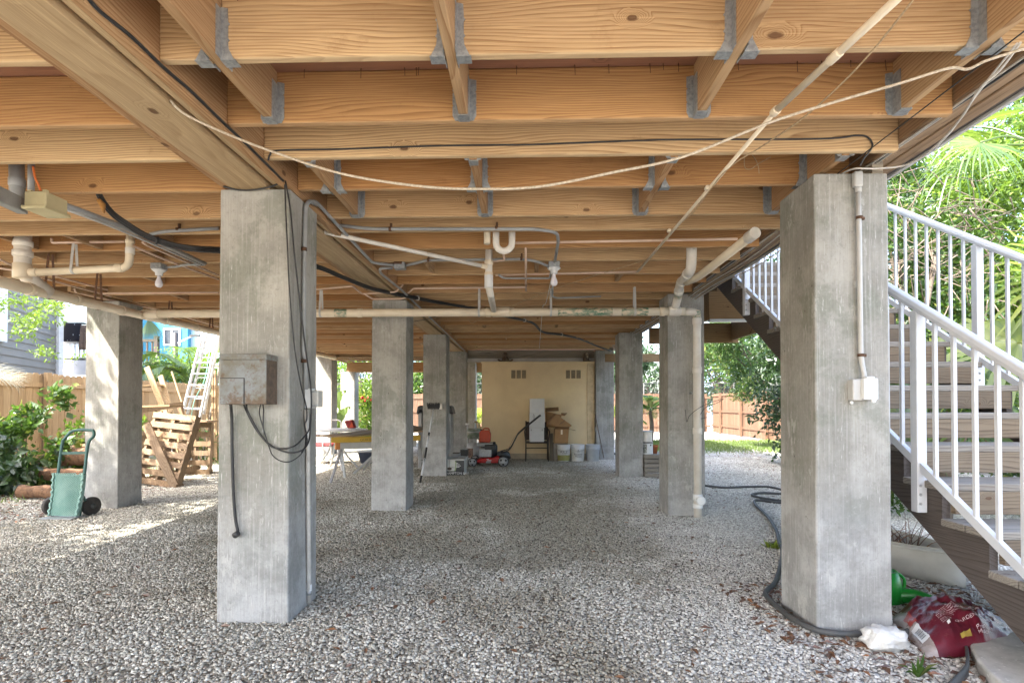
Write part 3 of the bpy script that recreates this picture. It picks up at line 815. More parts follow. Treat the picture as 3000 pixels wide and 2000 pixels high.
coup(vs_, q[1].lerp(q[2], .25), q[2] - q[1], .05, .06, M['pvc_white']); coup(vs_, q[1].lerp(q[2], .8), q[2] - q[1], .05, .06, M['pvc_white']); coup(vs_, q[2].lerp(q[3], .5), q[3] - q[2], .051, .06, M['pvc_white']); coup(vs_, (q[4].x, YP, ZP), (1, 0, 0), .053, .13, M['pvc_white'], 'tee')
a, b = q[2] * .4 + q[3] * .6, q[3]
MB().tube([a, b], .0437, 16, cap=False).build('paint_smear', smear, vs_)
ov = thing('overflow_pipe', 'straight cream pipe with open end running along the right edge beam', 'pipe', (1.6, 4.6, 2.4))
a = aY(2212, 682, 3.75); b = aY(2045, 812, 4.85); c = aY(2012, 826, 5.2)
pipe(ov, [a, b, c], .034, M['pvc'], 'pipe', .2, 16); coup(ov, a + (b - a).normalized() * .05, b - a, .041, .11, M['pvc_white'])

# trap and drop pipe in the middle
tr = thing('waste_trap', 'white u bend waste trap and drop pipe joining the long drain in mid bay', 'drain pipe', (-.35, 4.7, 2.2))
D0 = aY(1432, 760, 4.66)
pipe(tr, [(D0.x, 4.66, 2.70), (D0.x, 4.66, 2.25), aY(1437, 862, 4.72), (-.36, YP - .02, ZP + .02)], .031, M['pvc_white'], 'drop_pipe', .06, 16)
for z, L in ((2.46, .04), (2.36, .03), (2.30, .12)): coup(tr, (D0.x, 4.66, z), (0, 0, 1), .037, L, M['pvc'] if L < .1 else M['white'])
coup(tr, (-.28, YP, ZP + .004), (1, 0, 0), rp + .011, .19, M['pvc'], 'tee')
a, b = aY(1455, 685, 4.1), aY(1500, 683, 4.1)
yk = 4.22
ua, ub = aY(1453, 690, yk), aY(1500, 688, yk)
zc = aY(1476, 712, yk).z; mid = (ua.x + ub.x) / 2; rad = (ub.x - ua.x) / 2
arc = [(ua.x, yk, 2.70), (ua.x, yk, zc)] + [(mid - rad * math.cos(t), yk, zc - rad * math.sin(t)) for t in [PI * k / 8 for k in range(1, 8)]] + [(ub.x, yk, zc), (ub.x, yk, 2.7)]
MB().tube(arc, .026, 14).build('u_bend', M['pvc_white'], tr)
MB().tube([(aY(1427, 690, yk).x, yk, 2.72), (aY(1427, 690, yk).x, yk, 2.49)], .026, 14).build('stub', M['pvc'], tr)
sp = thing('sloping_pipe', 'thin cream pipe sloping from the left girder to the drop pipe', 'pipe', (-1, 4.3, 2.4))
pipe(sp, [aY(880, 665, 3.85), aY(1422, 781, 4.63)], .0165, M['pvc_white']); coup(sp, aY(1418, 780, 4.62), aY(1422, 781, 4.63) - aY(880, 665, 3.85), .021, .05, M['pvc'])

# small water pipes
def water(label, pts, r=.0095, ties=()):
    o = MB().tube(fil(pts, .03), r, 10).build('water_pipe', M['cpvc'])
    return tag(o, label, 'pipe', 'thin pinkish water pipes under the joists')
zw = 2.507
wr = [
 ('thin water pipe crossing right bay just below the u bend', [aZ(1500, 712, zw), aZ(2160, 700, zw)]),
 ('thin water pipe running from drop pipe to the foot of the diagonal pipe', [aZ(1452, 806, zw), aZ(1866, 796, zw)]),
 ('thin water pipe crossing just above the long drain in mid bay', [aZ(1196, 858, zw - .03), aZ(1212, 845, zw - .03), aZ(1540, 841, zw - .03)]),
 ('short water pipe running back from right of the u bend', [aZ(1540, 728, zw - .02), aZ(1541, 852, zw - .02)]),
 ('short bent water pipe under the u bend', [aZ(1472, 728, zw - .02), aZ(1478, 762, zw - .02), aZ(1442, 766, zw - .02)]),
 ('water pipe with elbows passing under the girder above the second left pillar', [aZ(924, 848, zw), aZ(1032, 838, 2.46), aZ(1062, 861, 2.46), aZ(1160, 855, 2.46), aZ(1180, 835, zw)]),
 ('water pipe strapped over top of the second left pillar', [aZ(1070, 862, 2.46), aZ(1092, 876, 2.455), aZ(1180, 875, 2.455), aZ(1196, 868, 2.48)]),
 ('water pipe with end elbow left of the big elbow pipe', [aY(151, 698, 4.3), aY(152, 711, 4.3), aY(364, 708, 4.3)]),
 ('long water pipe running back left of the bulb, above the left bulb', [aZ(388, 720, zw), aZ(470, 755, zw), aZ(640, 818, zw)]),
 ('water pipe beside the twin conduits towards near left pillar', [aZ(418, 710, zw), aZ(430, 718, zw), aZ(640, 806, zw)]),
 ('lowest water pipe at far left running under the joists', [aZ(0, 760, zw), aZ(95, 806, zw), aZ(325, 868, zw)]),
 ('second water pipe at far left ending under the joists', [aZ(-20, 783, zw), aZ(150, 806, zw), aZ(315, 849, zw)]),
 ('water pipe crossing left bay behind the left bulb', [aZ(300, 859, zw), aZ(640, 857, zw)]),
 ('water pipe with elbow above the sunlit pillar', [aZ(218, 847, zw), aZ(222, 856, zw), aZ(330, 880, zw), aZ(470, 908, zw), aZ(640, 957, zw)]),
]
for lab, pts in wr: water(lab, pts)
# diagonal pole like pipe at right
dg = thing('diagonal_pipe', 'cream pipe running diagonally under the right bay away from the viewer', 'pipe', (1.1, 3.4, 2.5))
A, B, Cc = aZ(2625, 0, 2.50), aZ(2272, 326, 2.50), aZ(1868, 796, 2.505)
A = A + (A - B) * .5
pipe(dg, [A, B], .0145, M['pvc'], n=12); pipe(dg, [B, Cc], .0105, M['pvc'], n=12)
for k in (.62,): coup(dg, A.lerp(B, k), B - A, .018, .06, M['pvc'])
coup(dg, B, B - A, .019, .035, M['pvc']); coup(dg, aZ(2071, 551, 2.5), B - Cc, .013, .03, M['pvc']); coup(dg, aZ(1960, 676, 2.5), B - Cc, .013, .03, M['pvc'])
tw = cr([aZ(2700, -30, 2.49), aZ(2520, 190, 2.47), aZ(2360, 340, 2.475), aZ(2230, 430, 2.485), aZ(2150, 480, 2.495), aZ(2100, 530, 2.485), aZ(2040, 610, 2.482), aZ(2000, 650, 2.485)], 6)
tag(MB().tube(tw, .0035, 6).build('string', M['string']), 'thin tan string twisted along the diagonal pipe', 'string')
tag(MB().tube(cr([aY(2181, 450, 3.19), aY(2182, 490, 3.18), aY(2200, 495, 3.17), aY(2225, 478, 3.17), aY(2258, 460, 3.19)], 5), .0026, 5).tube(cr([aY(2203, 452, 3.19), aY(2215, 470, 3.17), aY(2222, 490, 3.17), aY(2224, 508, 3.17)], 5), .0026, 5).build('knotted_string', M['string']), 'frayed knotted bit of string hanging from a joist at right', 'string')
tag(MB().tube(cr([aZ(1372, 936, 2.38), aZ(1385, 945, 2.36), aZ(1430, 925, 2.42), aZ(1620, 848, 2.5), aZ(1880, 765, 2.5)], 6), .004, 6).build('string', M['string']), 'thin cord stretched slantwise behind the bulb above the long drain', 'string')

# drooping white rope
rp_ = [(500, 295, 2.2), (520, 318, 2.19), (560, 345, 2.18), (665, 393, 2.16), (800, 445, 2.14), (1000, 509, 2.12), (1223, 545, 2.1), (1402, 554, 2.1), (1580, 547, 2.09), (1803, 504, 2.07), (2000, 460, 2.05), (2250, 361, 2.02), (2446, 299, 2.0), (2625, 248, 1.97), (2777, 201, 1.95), (2835, 203, 1.94), (2890, 178, 1.92), (3000, 143, 1.9)]
tag(MB().tube(cr([aY(*p) for p in rp_], 6), .0050, 9).build('rope', M['rope']), 'white rope drooping right across the bay from girder to right edge beam', 'rope')

# conduits -----------------------------------------------------------
def conduit(label, pts, r=.0125, bend=.09, mat='conduit', straps=(), loc=None):
    t = thing('conduit', label, 'conduit', Vector(pts[0]), 'grey electrical conduits')
    MB().tube(fil(pts, bend, 7), r, 12).build('pipe', M[mat], t)
    for c, ax, in straps:
        c = Vector(c)
        MB().lathe([(r + .004, -.009), (r + .004, .009)], c, 12, ax).build('clamp', M['rusty'], t)
        MB().box((c.x - .003, c.y + .002, c.z), (c.x + .012, c.y + r + .003, c.z + .045)).build('clamp_tab', M['rusty'], t) if abs(Vector(ax).z) < .5 else None
    return t
LB = aZ(1623, 775, 2.50)                    # lamp position mid bay
yc = 3.965
conduit('grey conduit running across the joists into the mid bay lamp', [aY(924, 650, yc + .03), aY(985, 659, yc), aY(1085, 671, yc), aY(1570, 671, yc), aY(1632, 680, yc + .05), aY(1636, 705, 4.2), (LB.x + .005, LB.y - .02, 2.515)], .0125, .10,
        straps=((aY(1143, 671, yc), (1, 0, 0)), (aY(1454, 668, yc), (1, 0, 0))))
conduit('grey conduit running along the girder into the old steel box', [aX(906, 592, -1.335), aX(925, 590, -1.345), aZ(1070, 747, 2.475), aZ(1092, 770, 2.48), aZ(1152, 777, 2.488)], .012, .06)
conduit('bent grey conduit from the old steel box to the mid bay lamp', [aZ(1190, 777, 2.49), aZ(1215, 772, 2.495), aZ(1250, 762, 2.50), aZ(1535, 759, 2.50), aZ(1575, 766, 2.49), (LB.x - .03, LB.y, 2.475)], .012, .06, straps=((aZ(1254, 761, 2.5), (1, 0, 0)), (aZ(1527, 757, 2.5), (1, 0, 0))))
conduit('grey conduit leaving the old steel box along the girder side', [aZ(1150, 785, 2.485), aZ(1112, 786, 2.48), aZ(1115, 800, 2.48), aZ(1175, 848, 2.478), aZ(1260, 930, 2.478), aZ(1362, 1028, 2.478)], .012, .05)
conduit('lower grey conduit left of the mid bay lamp', [aZ(1462, 806, 2.49), aZ(1475, 815, 2.48), aZ(1610, 815, 2.48), (LB.x - .02, LB.y + .1, 2.46)], .010, .04)
conduit('grey conduit with elbow right behind the mid bay lamp', [(LB.x + .0, LB.y + .15, 2.46), aZ(1618, 868, 2.44), aZ(1630, 873, 2.44), aZ(1760, 868, 2.49)], .010, .05)
jb = thing('junction_box', 'rusty old steel junction box under joists right of the girder', 'junction box', aZ(1172, 778, 2.49))
c = aZ(1172, 778, 2.49)
MB().box((c.x - .05, c.y - .04, 2.455), (c.x + .05, c.y + .04, 2.515)).build('box', M['galv'], jb, bevel=.006)
MB().box((c.x - .052, c.y - .042, 2.49), (c.x + .03, c.y + .03, 2.518)).build('cover', M['rusty'], jb, bevel=.006)
# pipe on the near left pillar's right side
cp = thing('conduit', 'pale conduit running up the right side of the near left pillar, rusty clamps', 'conduit', (-1.335, 3.4, 0), 'grey electrical conduits')
pts = [aX(906, 1765, -1.335), aX(905, 1720, -1.335), aX(902, 1300, -1.335), aX(897, 1200, -1.335)]
MB().tube(pts, .0125, 12).build('pipe', M['white_cable'], cp)
MB().tube(fil([aX(896, 1140, -1.335), aX(895, 1060, -1.335), aX(889, 1030, -1.335), aX(892, 760, -1.335), aX(895, 605, -1.335), aX(906, 588, -1.335), aX(928, 600, -1.345)], .04), .0125, 12).build('pipe', M['conduit'], cp)
for y_ in (1735, 1486): MB().lathe([(.0165, -.012), (.0165, .012)], aX(906, y_, -1.335), 12).build('clamp', M['galv'], cp)
for y_ in (1057, 730): MB().lathe([(.0165, -.010), (.0165, .010)], aX(891, y_, -1.335), 12).build('clamp', M['rusty'], cp)
MB().lathe([(.016, -.03), (.016, .03)], aX(906, 1725, -1.335), 12).build('coupling', M['white'], cp)
conduit('grey conduit crossing joists just left of the near left pillar', [aY(440, 686, 3.97), aY(480, 678, 3.97), aY(640, 669, 3.97)], .0125, .05, straps=((aY(521, 672, 3.97), (1, 0, 0)),))
conduit('upper of twin grey conduits running back from the beige box', [aZ(190, 600, 2.5), aZ(330, 652, 2.5), aZ(420, 690, 2.5), aZ(600, 772, 2.5)], .017, .1)
conduit('lower thinner of twin grey conduits running back from the beige box', [aZ(190, 612, 2.485), aZ(330, 664, 2.485), aZ(430, 707, 2.485), aZ(590, 776, 2.49)], .0095, .1, mat='conduit_lt')
# beige box, fat grey pipes and duct at left
bb = thing('junction_box', 'beige plastic junction box hanging under the joists at far left', 'junction box', (-2.85, 3.1, 2.32))
a = aY(70, 560, 3.02); b = aY(134, 606, 3.02)
MB().box((a.x, 3.02, b.z), (b.x, 3.17, a.z)).build('box', M['beige'], bb, bevel=.005)
MB().box((a.x - .008, 3.008, b.z - .01), (b.x + .008, 3.185, b.z + .008)).build('lid', M['beige'], bb, bevel=.003)
for q in (0, 1): MB().box((a.x + .01 + q * .09, 3.03, a.z), (a.x + .03 + q * .09, 3.05, a.z + .012)).build('lug', M['beige'], bb)
fp = thing('grey_pipe', 'fat grey pipe elbow dropping from the joists at far left', 'pipe', (-2.9, 3.15, 2.4))
MB().tube(fil([aY(49, 470, 3.13), aY(50, 585, 3.13), aY(60, 598, 3.2)], .05), .037, 18).build('pipe', M['conduit'], fp)
coup(fp, aY(50, 535, 3.13), (0, 0, 1), .041, .05, M['conduit'])
tag(MB().tube([aY(92, 470, 3.1), aY(91, 560, 3.1)], .017, 12).build('grey_pipe', M['conduit']), 'thin grey pipe dropping into the top of the beige box', 'pipe')
tag(MB().tube(cr([aY(97, 488, 3.08), aY(103, 520, 3.08), aY(112, 540, 3.08), aY(119, 560, 3.08)], 5), .006, 8).build('orange_cable', M['orange']), 'bright orange cable dropping into the beige box', 'cable')
dk = MB(); P0 = aY(-60, 545, 2.75); P1 = aY(66, 606, 3.1)
dk.bar(P0, P1, .055, .085); tag(dk.build('cable_duct', M['conduit'], bevel=.004), 'square grey cable duct coming in from the left edge to the beige box', 'duct')

# black cable bundle sagging away
bt = thing('cable_bundle', 'thick bundle of black cables sagging from left joists away to the back', 'cable', (-1, 6, 2.4))
bun = [(285, 560, 3.30), (300, 590, 3.4), (330, 627, 3.5), (375, 660, 3.58), (430, 693, 3.66), (510, 720, 3.75), (580, 730, 3.82), (640, 733, 3.95), (780, 745, 4.3), (924, 779, 4.6), (1000, 810, 5.0), (1090, 845, 5.6), (1180, 864, 6.05), (1290, 886, 6.66), (1390, 903, 7.2), (1490, 928, 7.8), (1560, 945, 8.5), (1590, 972, 9.2), (1645, 980, 9.7), (1700, 993, 10.6), (1750, 1014, 11.7), (1790, 1028, 12.3)]
path = cr([aY(*p) for p in bun], 5)
for k in range(5):
    a = k * 1.26; rr = .011 if k < 3 else .007
    nb = len(path); pp = []
    for i, p in enumerate(path):
        s = a + i * .05; f = 1.0 if i < nb * .62 else .75
        pp.append(p + Vector((math.cos(s) * .011 * f, 0, math.sin(s) * .013 * f)))
    MB().tube(pp, rr, 8).build('cable', M['black'], bt)
for i in (22, 40, 62, 78, 90):
    if i < len(path): MB().lathe([(.03, -.006), (.03, .006)], path[i], 12, path[i + 1] - path[i - 1]).build('tie', M['white_cable'] if i > 50 else M['black'], bt)
tag(MB().tube([aY(287, 583, 3.34), aY(300, 600, 3.36), aY(305, 625, 3.4)], [.012, .02, .004], 8).build('foam_lump', plain('orange foam', (.5, .24, .06), (.35, .16, .05), .9, scale=60, bump=.8)), 'lump of orange expanding foam at head of the black cable bundle', 'foam')

def cable(label, pts, r=.004, mat='black', name='cable', n=6, grp=None):
    return tag(MB().tube(cr(pts, n), r, 8).build(name, M[mat]), label, 'cable', grp)
# on the girder's right edge and round the head of the near left pillar
cable('black cable stapled along right side of the girder over the near left pillar', [aX(x, y, -1.366) for x, y in ((230, -40), (262, 0), (300, 40), (385, 108), (478, 197), (560, 268), (652, 357), (740, 440), (830, 530))], .0065)
cable('black cable slung across the head of the near left pillar', [aY(655, 546, 3.05), aY(690, 555, 3.04), aY(735, 557, 3.04), aY(790, 548, 3.04), aY(832, 531, 3.05)], .005)
cable('left of two black cables hanging down the corner of the near left pillar', [aY(834, 530, 3.05), aY(838, 640, 3.04), aY(842, 720, 3.04), aY(848, 850, 3.04), aY(862, 1010, 3.06), aY(880, 1120, 3.10), aY(897, 1190, 3.2), aY(899, 1225, 3.22), aY(893, 1245, 3.22), aY(900, 1290, 3.22), aY(884, 1325, 3.15)], .0042)
cable('right of two black cables hanging down the corner of the near left pillar', [aY(836, 530, 3.05), aY(850, 610, 3.05), aY(862, 740, 3.06), aY(880, 900, 3.1), aY(895, 1020, 3.16), aY(910, 1130, 3.24), aY(912, 1200, 3.24), aY(907, 1250, 3.24)], .0052)
cable('thin black cable stapled across the face of the third joist', [aY(x, y, 2.782) for x, y in ((786, 470), (792, 452), (815, 441), (1000, 437), (1260, 428), (1446, 425), (1550, 424), (1870, 412), (2000, 409), (2400, 407), (2513, 397), (2545, 405), (2556, 424), (2550, 440), (2530, 465), (2520, 485))], .0045)
# cables along the right edge beam
cable('thin black wire strung slantwise inside the right edge beam', [aZ(3010, 85, 2.50), aZ(2690, 330, 2.50), aZ(2440, 520, 2.50)], .0028)
for lab, off, r_, mt in (('inner white cable running along the right edge beam', 0, .005, 'white_cable'), ('second white cable running along the right edge beam', .022, .0045, 'white_cable'), ('dark cable running between the white ones on right edge beam', .012, .006, 'black')):
    cable(lab, [(1.896 + off + .004 * math.sin(k * 1.7 + off * 90), 1.5 + k * .6, 2.556 + .004 * math.sin(k * 2.3 + off * 200)) for k in range(17)], r_, mt)
cable('looping white cable swinging under the right edge beam towards the near right pillar', [aZ(2990, 125, 2.48), aZ(2930, 205, 2.46), aZ(2870, 260, 2.44), aZ(2820, 340, 2.44), aZ(2760, 410, 2.45), aZ(2700, 460, 2.46), aZ(2640, 487, 2.46), aZ(2560, 494, 2.45), aZ(2500, 495, 2.46), aZ(2455, 515, 2.5)], .0045, 'white_cable')
cable('second looping white cable under the right edge beam', [aZ(2980, 128, 2.5), aZ(2910, 215, 2.49), aZ(2845, 300, 2.48), aZ(2790, 380, 2.48), aZ(2735, 440, 2.495)], .004, 'white_cable')
for k in range(5):
    cable('%s old cable sagging under right edge beam beyond the near right pillar' % ('first', 'second', 'third', 'fourth', 'lowest')[k], [(1.85 + .035 * k, 3.5, 2.55 - .012 * k), (1.78 + .03 * k, 4.4, 2.44 - .015 * k), (1.82 + .02 * k, 5.6, 2.47 - .01 * k), (1.80 + .03 * k, 7.5, 2.45 - .008 * k), (1.78 + .04 * k, 9.6, 2.48)], .004 + .001 * (k % 2), 'white_cable' if k % 2 else 'string')
# hanging strap lines mid bay
cable('flat white cord hanging from the mid bay lamp over the long drain', [(LB.x - .01, LB.y + .12, 2.44), aZ(1600, 885, 2.4), aY(1590, 900, 6.6), aY(1585, 960, 7.4), aY(1580, 1020, 8.0)], .004, 'white_cable')
cable('thin black wire sagging below the long drain left of mid bay', [aZ(1210, 942, 2.42), aZ(1250, 935, 2.44), aZ(1290, 926, 2.47), aZ(1400, 925, 2.48), aZ(1470, 927, 2.49)], .004)

# lamps ---------------------------------------------------------------
def lamp(c, label, box_mat):
    t = thing('lamp', label, 'lamp', (c.x, c.y, 2.3), 'bare bulb lamps under the joists')
    MB().box((c.x - .05, c.y - .05, 2.468), (c.x + .05, c.y + .05, 2.522)).build('box', box_mat, t, bevel=.005)
    MB().lathe([(.02, -.052), (.03, -.05), (.032, -.025), (.05, -.012), (.062, 0)], (c.x, c.y, 2.467), 20).build('lamp_holder', M['white'], t)
    prof = [(0, -.11), (.016, -.108), (.028, -.097), (.0325, -.080), (.030, -.062), (.021, -.038), (.015, -.02), (.0145, 0)]
    MB().lathe(prof, (c.x, c.y, 2.416), 20).build('bulb', M['bulb'], t)
lamp(LB, 'bare white bulb in white holder under joists in mid bay', M['galv'])
lamp(aZ(466, 780, 2.50), 'bare white bulb in white holder under joists in left bay', M['galv'])
conduit('short grey conduit feeding the left bay bulb', [aZ(475, 783, 2.495), aZ(512, 782, 2.495), aZ(545, 775, 2.5), aZ(600, 775, 2.5)], .011, .05)

# rusty metal box on the near left pillar ------------------------------
rb = thing('metal_box', 'rusty grey metal electrical box on front of the near left pillar', 'electrical box', (-1.53, 3.0, 1.2))
yf = 2.935
a = aY(645, 1040, yf); b = aY(780, 1184, yf)
rm = NT('worn grey paint over rust'); p = rm.obj(); zz_ = rm.sep(rm.pos())[2]
n1 = rm.noise(p, 22, 6, .75)
cc = rm.mix(rm.step(rm.noise(p, 7, 5, .7), .36, .62), (.225, .245, .255), (.165, .155, .125))
rust = rm.mix(rm.noise(p, 60, 4), (.07, .04, .024), (.19, .115, .065))
low = rm.math('SUBTRACT', 1.0, rm.step(zz_, b.z - .01, b.z + .10))
k_ = rm.math('MULTIPLY', rm.step(rm.math('ADD', n1, rm.math('MULTIPLY', low, .12)), .50, .66), .75)
cc = rm.mix(k_, cc, rust)
M['oldbox'] = rm.finish(cc, .7, .1, n1, .4, .003)
rm = NT('rusty dark steel'); n1 = rm.noise(rm.obj(), 30, 5, .7)
M['oldrust'] = rm.finish(rm.mix(rm.step(n1, .35, .7), (.10, .075, .055), (.17, .12, .085)), .8, .1, n1, .5, .003)
MB().box((a.x, yf + .004, b.z), (b.x, 3.066, a.z)).build('box', M['oldrust'], rb, bevel=.003)
MB().box((a.x + .001, yf, b.z + .001), (b.x - .001, yf + .0038, a.z - .026)).build('door', M['oldbox'], rb, bevel=.0015)
MB().box((a.x - .003, yf - .004, a.z - .0255), (b.x + .003, 3.064, a.z + .006)).build('lid', M['oldbox'], rb, bevel=.003)
mx = aY(716, 1100, yf).x; mz = aY(716, 1107, yf).z
MB().box((a.x + .002, yf - .005, b.z + .002), (mx - .002, yf - .001, mz - .002)).build('lower_panel', M['oldbox'], rb, bevel=.0015)
gp = MB(); gp.box((a.x + .001, yf - .0016, mz - .002), (mx + .001, yf - .0002, mz + .002)); gp.box((mx - .002, yf - .0015, b.z + .001), (mx + .002, yf - .0001, mz)); gp.build('panel_seam', M['black'], rb)
# cables below it
cable('thick black power lead with plug hanging down front of the near left pillar', [aY(676, 1184, 3.0), aY(679, 1230, 3.045), aY(680, 1330, 3.05), aY(684, 1450, 3.05), aY(690, 1520, 3.05), aY(697, 1556, 3.05)], .0085)
pl = MB(); c = aY(690, 1566, 3.045); pl.lathe([(.012, -.012), (.017, -.008), (.017, .018), (.011, .024)], c, 12, (.8, -.2, .5)); 
tag(pl.build('plug', M['black']), 'black plug at end of the lead on the near left pillar', 'plug')
cable('upper black cable looping from the metal box to the outlet on near left pillar', [aY(714, 1183, 3.0), aY(722, 1205, 3.04), aY(750, 1258, 3.05), aY(790, 1304, 3.05), aY(822, 1314, 3.04), aY(862, 1306, 3.06), aY(890, 1280, 3.15), aY(906, 1255, 3.2), aY(911, 1210, 3.24)], .0045)
cable('middle black cable looping from the metal box to the outlet on near left pillar', [aY(722, 1183, 3.0), aY(726, 1205, 3.04), aY(765, 1275, 3.05), aY(800, 1308, 3.05), aY(845, 1325, 3.03), aY(885, 1318, 3.08), aY(905, 1290, 3.2), aY(911, 1225, 3.24)], .0045)
cable('lowest thin black cable loop on the near left pillar', [aY(764, 1183, 3.0), aY(760, 1210, 3.04), aY(770, 1250, 3.05), aY(786, 1302, 3.05), aY(800, 1335, 3.04), aY(830, 1352, 3.02), aY(860, 1347, 3.04), aY(890, 1318, 3.12), aY(898, 1270, 3.22)], .0032)
cable('short black cable beside the loops under the metal box', [aY(770, 1183, 3.0), aY(772, 1205, 3.05), aY(771, 1245, 3.05), aY(775, 1272, 3.05)], .0035)
# outlet box on the side of the near left pillar
ob = thing('outlet_box', 'white outlet box with clear cover on side of the near left pillar', 'outlet box', (-1.31, 3.3, 1.2))
y0 = 3.27; a = aY(876, 1137, y0); b = aY(911, 1195, y0)
MB().box((-1.347, y0, b.z), (b.x, y0 + .09, a.z)).build('box', M['white'], ob, bevel=.004)
MB().box((a.x - .004, y0 - .004, b.z - .008), (a.x + .012, y0 + .002, a.z + .012)).build('flange', M['white'], ob, bevel=.002)
c2 = aY(931, 1192, y0)
cv = MB(); cv.box((b.x + .002, y0 + .004, b.z + .006), (c2.x, y0 + .085, a.z - .012)); cv.build('clear_cover', M['clear'], ob, bevel=.004)
for z in (b.z + .016, a.z - .022): MB().box((b.x + .004, y0 - .002, z - .004), (c2.x - .003, y0 + .003, z + .004)).build('hinge', M['galv'], ob)
# near right pillar: conduit and outlet
rc = thing('conduit', 'pale conduit running down front of the near right pillar, rusty clamps', 'conduit', (1.8, 2.96, 1), 'grey electrical conduits')
yr = 2.958
MB().tube(fil([aY(2514, 545, yr), aY(2517, 700, yr), aY(2522, 1046, yr), aY(2532, 1100, yr - .012), aY(2532, 1115, yr - .012)], .08), .0125, 12).build('pipe', M['conduit_lt'], rc)
a = aY(2505, 500, yr - .02); b = aY(2530, 545, yr - .02)
MB().box((a.x, yr - .02, b.z), (b.x, yr + .015, a.z)).build('fitting', M['conduit_lt'], rc, bevel=.008, seg=2)
MB().lathe([(.016, -.02), (.016, .02)], aY(2514, 552, yr), 12).build('coupling', M['conduit_lt'], rc)
for px, py in ((2518, 638), (2523, 1040)):
    c = aY(px, py, yr); MB().lathe([(.017, -.008), (.017, .008)], c, 12).build('clamp', M['rusty'], rc); MB().box((c.x, c.y + .006, c.z - .008), (c.x + .034, c.y + .018, c.z + .008)).build('clamp_tab', M['rusty'], rc, bevel=.002)
wb = thing('outlet_box', 'white weatherproof outlet box on front of the near right pillar', 'outlet box', (1.87, 2.95, 1.2))
y0 = 2.915; a = aY(2504, 1110, y0); m_ = aY(2528, 1110, y0); b = aY(2571, 1172, y0)
MB().box((a.x, 2.93, b.z), (m_.x + .01, 2.985, a.z)).build('box', M['conduit_lt'], wb, bevel=.004)
MB().box((m_.x, y0 - .01, b.z + .003), (b.x, 2.985, a.z + .004)).build('cover', M['white'], wb, bevel=.006, seg=2)
MB().box((m_.x + .012, y0 - .013, a.z), (b.x - .02, y0 + .01, a.z + .013)).build('latch', M['white'], wb, bevel=.003)
MB().lathe([(.013, 0), (.013, .008), (.01, .01)], (m_.x + .045, y0 - .01, b.z - .001), 12, (0, -1, 0)).build('knob', M['white'], wb)
MB().lathe([(.009, 0), (.009, .006), (.004, .006)], (a.x + .01, 2.965, b.z - .012), 10, (0, -1, 0)).build('lug', M['white'], wb)
c0 = MB(); w0 = b.x - m_.x
for q in (.25, .8): c0.box((m_.x + w0 * q, y0 - .0115, b.z + .012), (m_.x + w0 * q + .0015, y0 - .0101, a.z - .03))
c0.box((m_.x + w0 * .25, y0 - .0115, a.z - .0315), (m_.x + w0 * .8, y0 - .0101, a.z - .03)); c0.build('seam', M['conduit_lt'], wb)
# ------------------------------------------------------------ things at the back under the house
def mover(o, loc, rotz=0): o.location = loc; o.rotation_euler = (0, 0, rotz); return o
# push broom leaning on its pillar
pb = aG(1231, 1416)
t = thing('push_broom', 'push broom with black bristle head up, leaning on a pillar by its silver pole', 'broom', (pb.x, pb.y, 0))
hd = aY(1271, 1192, 9.36)
def lerp(k): return pb.lerp(hd, k)
b0 = pb + Vector((0, 0, .02))
for k0, k1, r, m in ((.08, .30, .014, 'rail'), (.30, .44, .017, 'black'), (.44, .60, .013, 'rail'), (.60, .64, .016, 'black'), (.64, .97, .0115, 'rail'), (0.0, .08, .016, 'black')):
    MB().tube([b0.lerp(hd, k0), b0.lerp(hd, k1)], r, 12).build('pole', M[m], t)
hb = MB(); hb.box((hd.x - .105, hd.y - .03, hd.z - .035), (hd.x + .105, hd.y + .0, hd.z + .04)); hb.build('head', M['black'], t, bevel=.006)
bb_ = MB(); rr = random.Random(4)
for k in range(90):
    x = hd.x - .11 + .22 * rr.random(); z = hd.z + .03 + .03 * rr.random(); bb_.bar((x, hd.y - .028, z - .05), (x + .01 * (rr.random() - .5), hd.y - .05, z + .02), .004, .004)
o = bb_.build('bristles', M['black'], t); o['kind'] = 'stuff'
MB().box((hd.x + .085, hd.y - .028, hd.z - .04), (hd.x + .15, hd.y + .02, hd.z + .065)).build('pale_end', M['pvc_white'], t, bevel=.01)
MB().tube([b0.lerp(hd, .97), hd], .018, 10).build('socket', M['black'], t)

# boxed ceiling fan by the pillar
bx = aG(1332, 1393)
t = thing('fan_box', 'ceiling fan carton with fan picture and white lettering, on gravel beside a pillar', 'box', (bx.x, bx.y, 0))
yb0 = 9.52; a = aY(1305, 1345, yb0); b = aY(1360, 1392, yb0); w = b.x - a.x; h = a.z - b.z; z0 = .012
ctn = plain('grey white carton', (.55, .56, .54), (.46, .47, .45), .7, scale=6)
MB().box((a.x, yb0, z0), (b.x, yb0 + .42, z0 + h)).build('carton', ctn, t, bevel=.004)
MB().box((a.x + w * .52, yb0 - .004, z0 + .02), (b.x - .002, yb0 - .001, z0 + h - .02)).build('dark_panel', plain('dark print', (.03, .033, .036), (.05, .05, .055), .5), t)
MB().box((a.x + w * .003, yb0 - .004, z0 + .002), (b.x - .001, yb0 - .0015, z0 + .075)).build('dark_strip', plain('charcoal print', (.045, .05, .05), None, .5), t)
gb = MB(); gb.grid(lambda u, v: (a.x + w * (.47 + .06 * math.sin(v * 2.6) + .07 * u), yb0 - .0042, z0 + .075 + (h - .11) * v), 2, 10); gb.build('green_stripe', plain('green print', (.28, .36, .2), None, .5), t)
fp_ = MB(); cx, cz = a.x + w * .22, z0 + h * .45
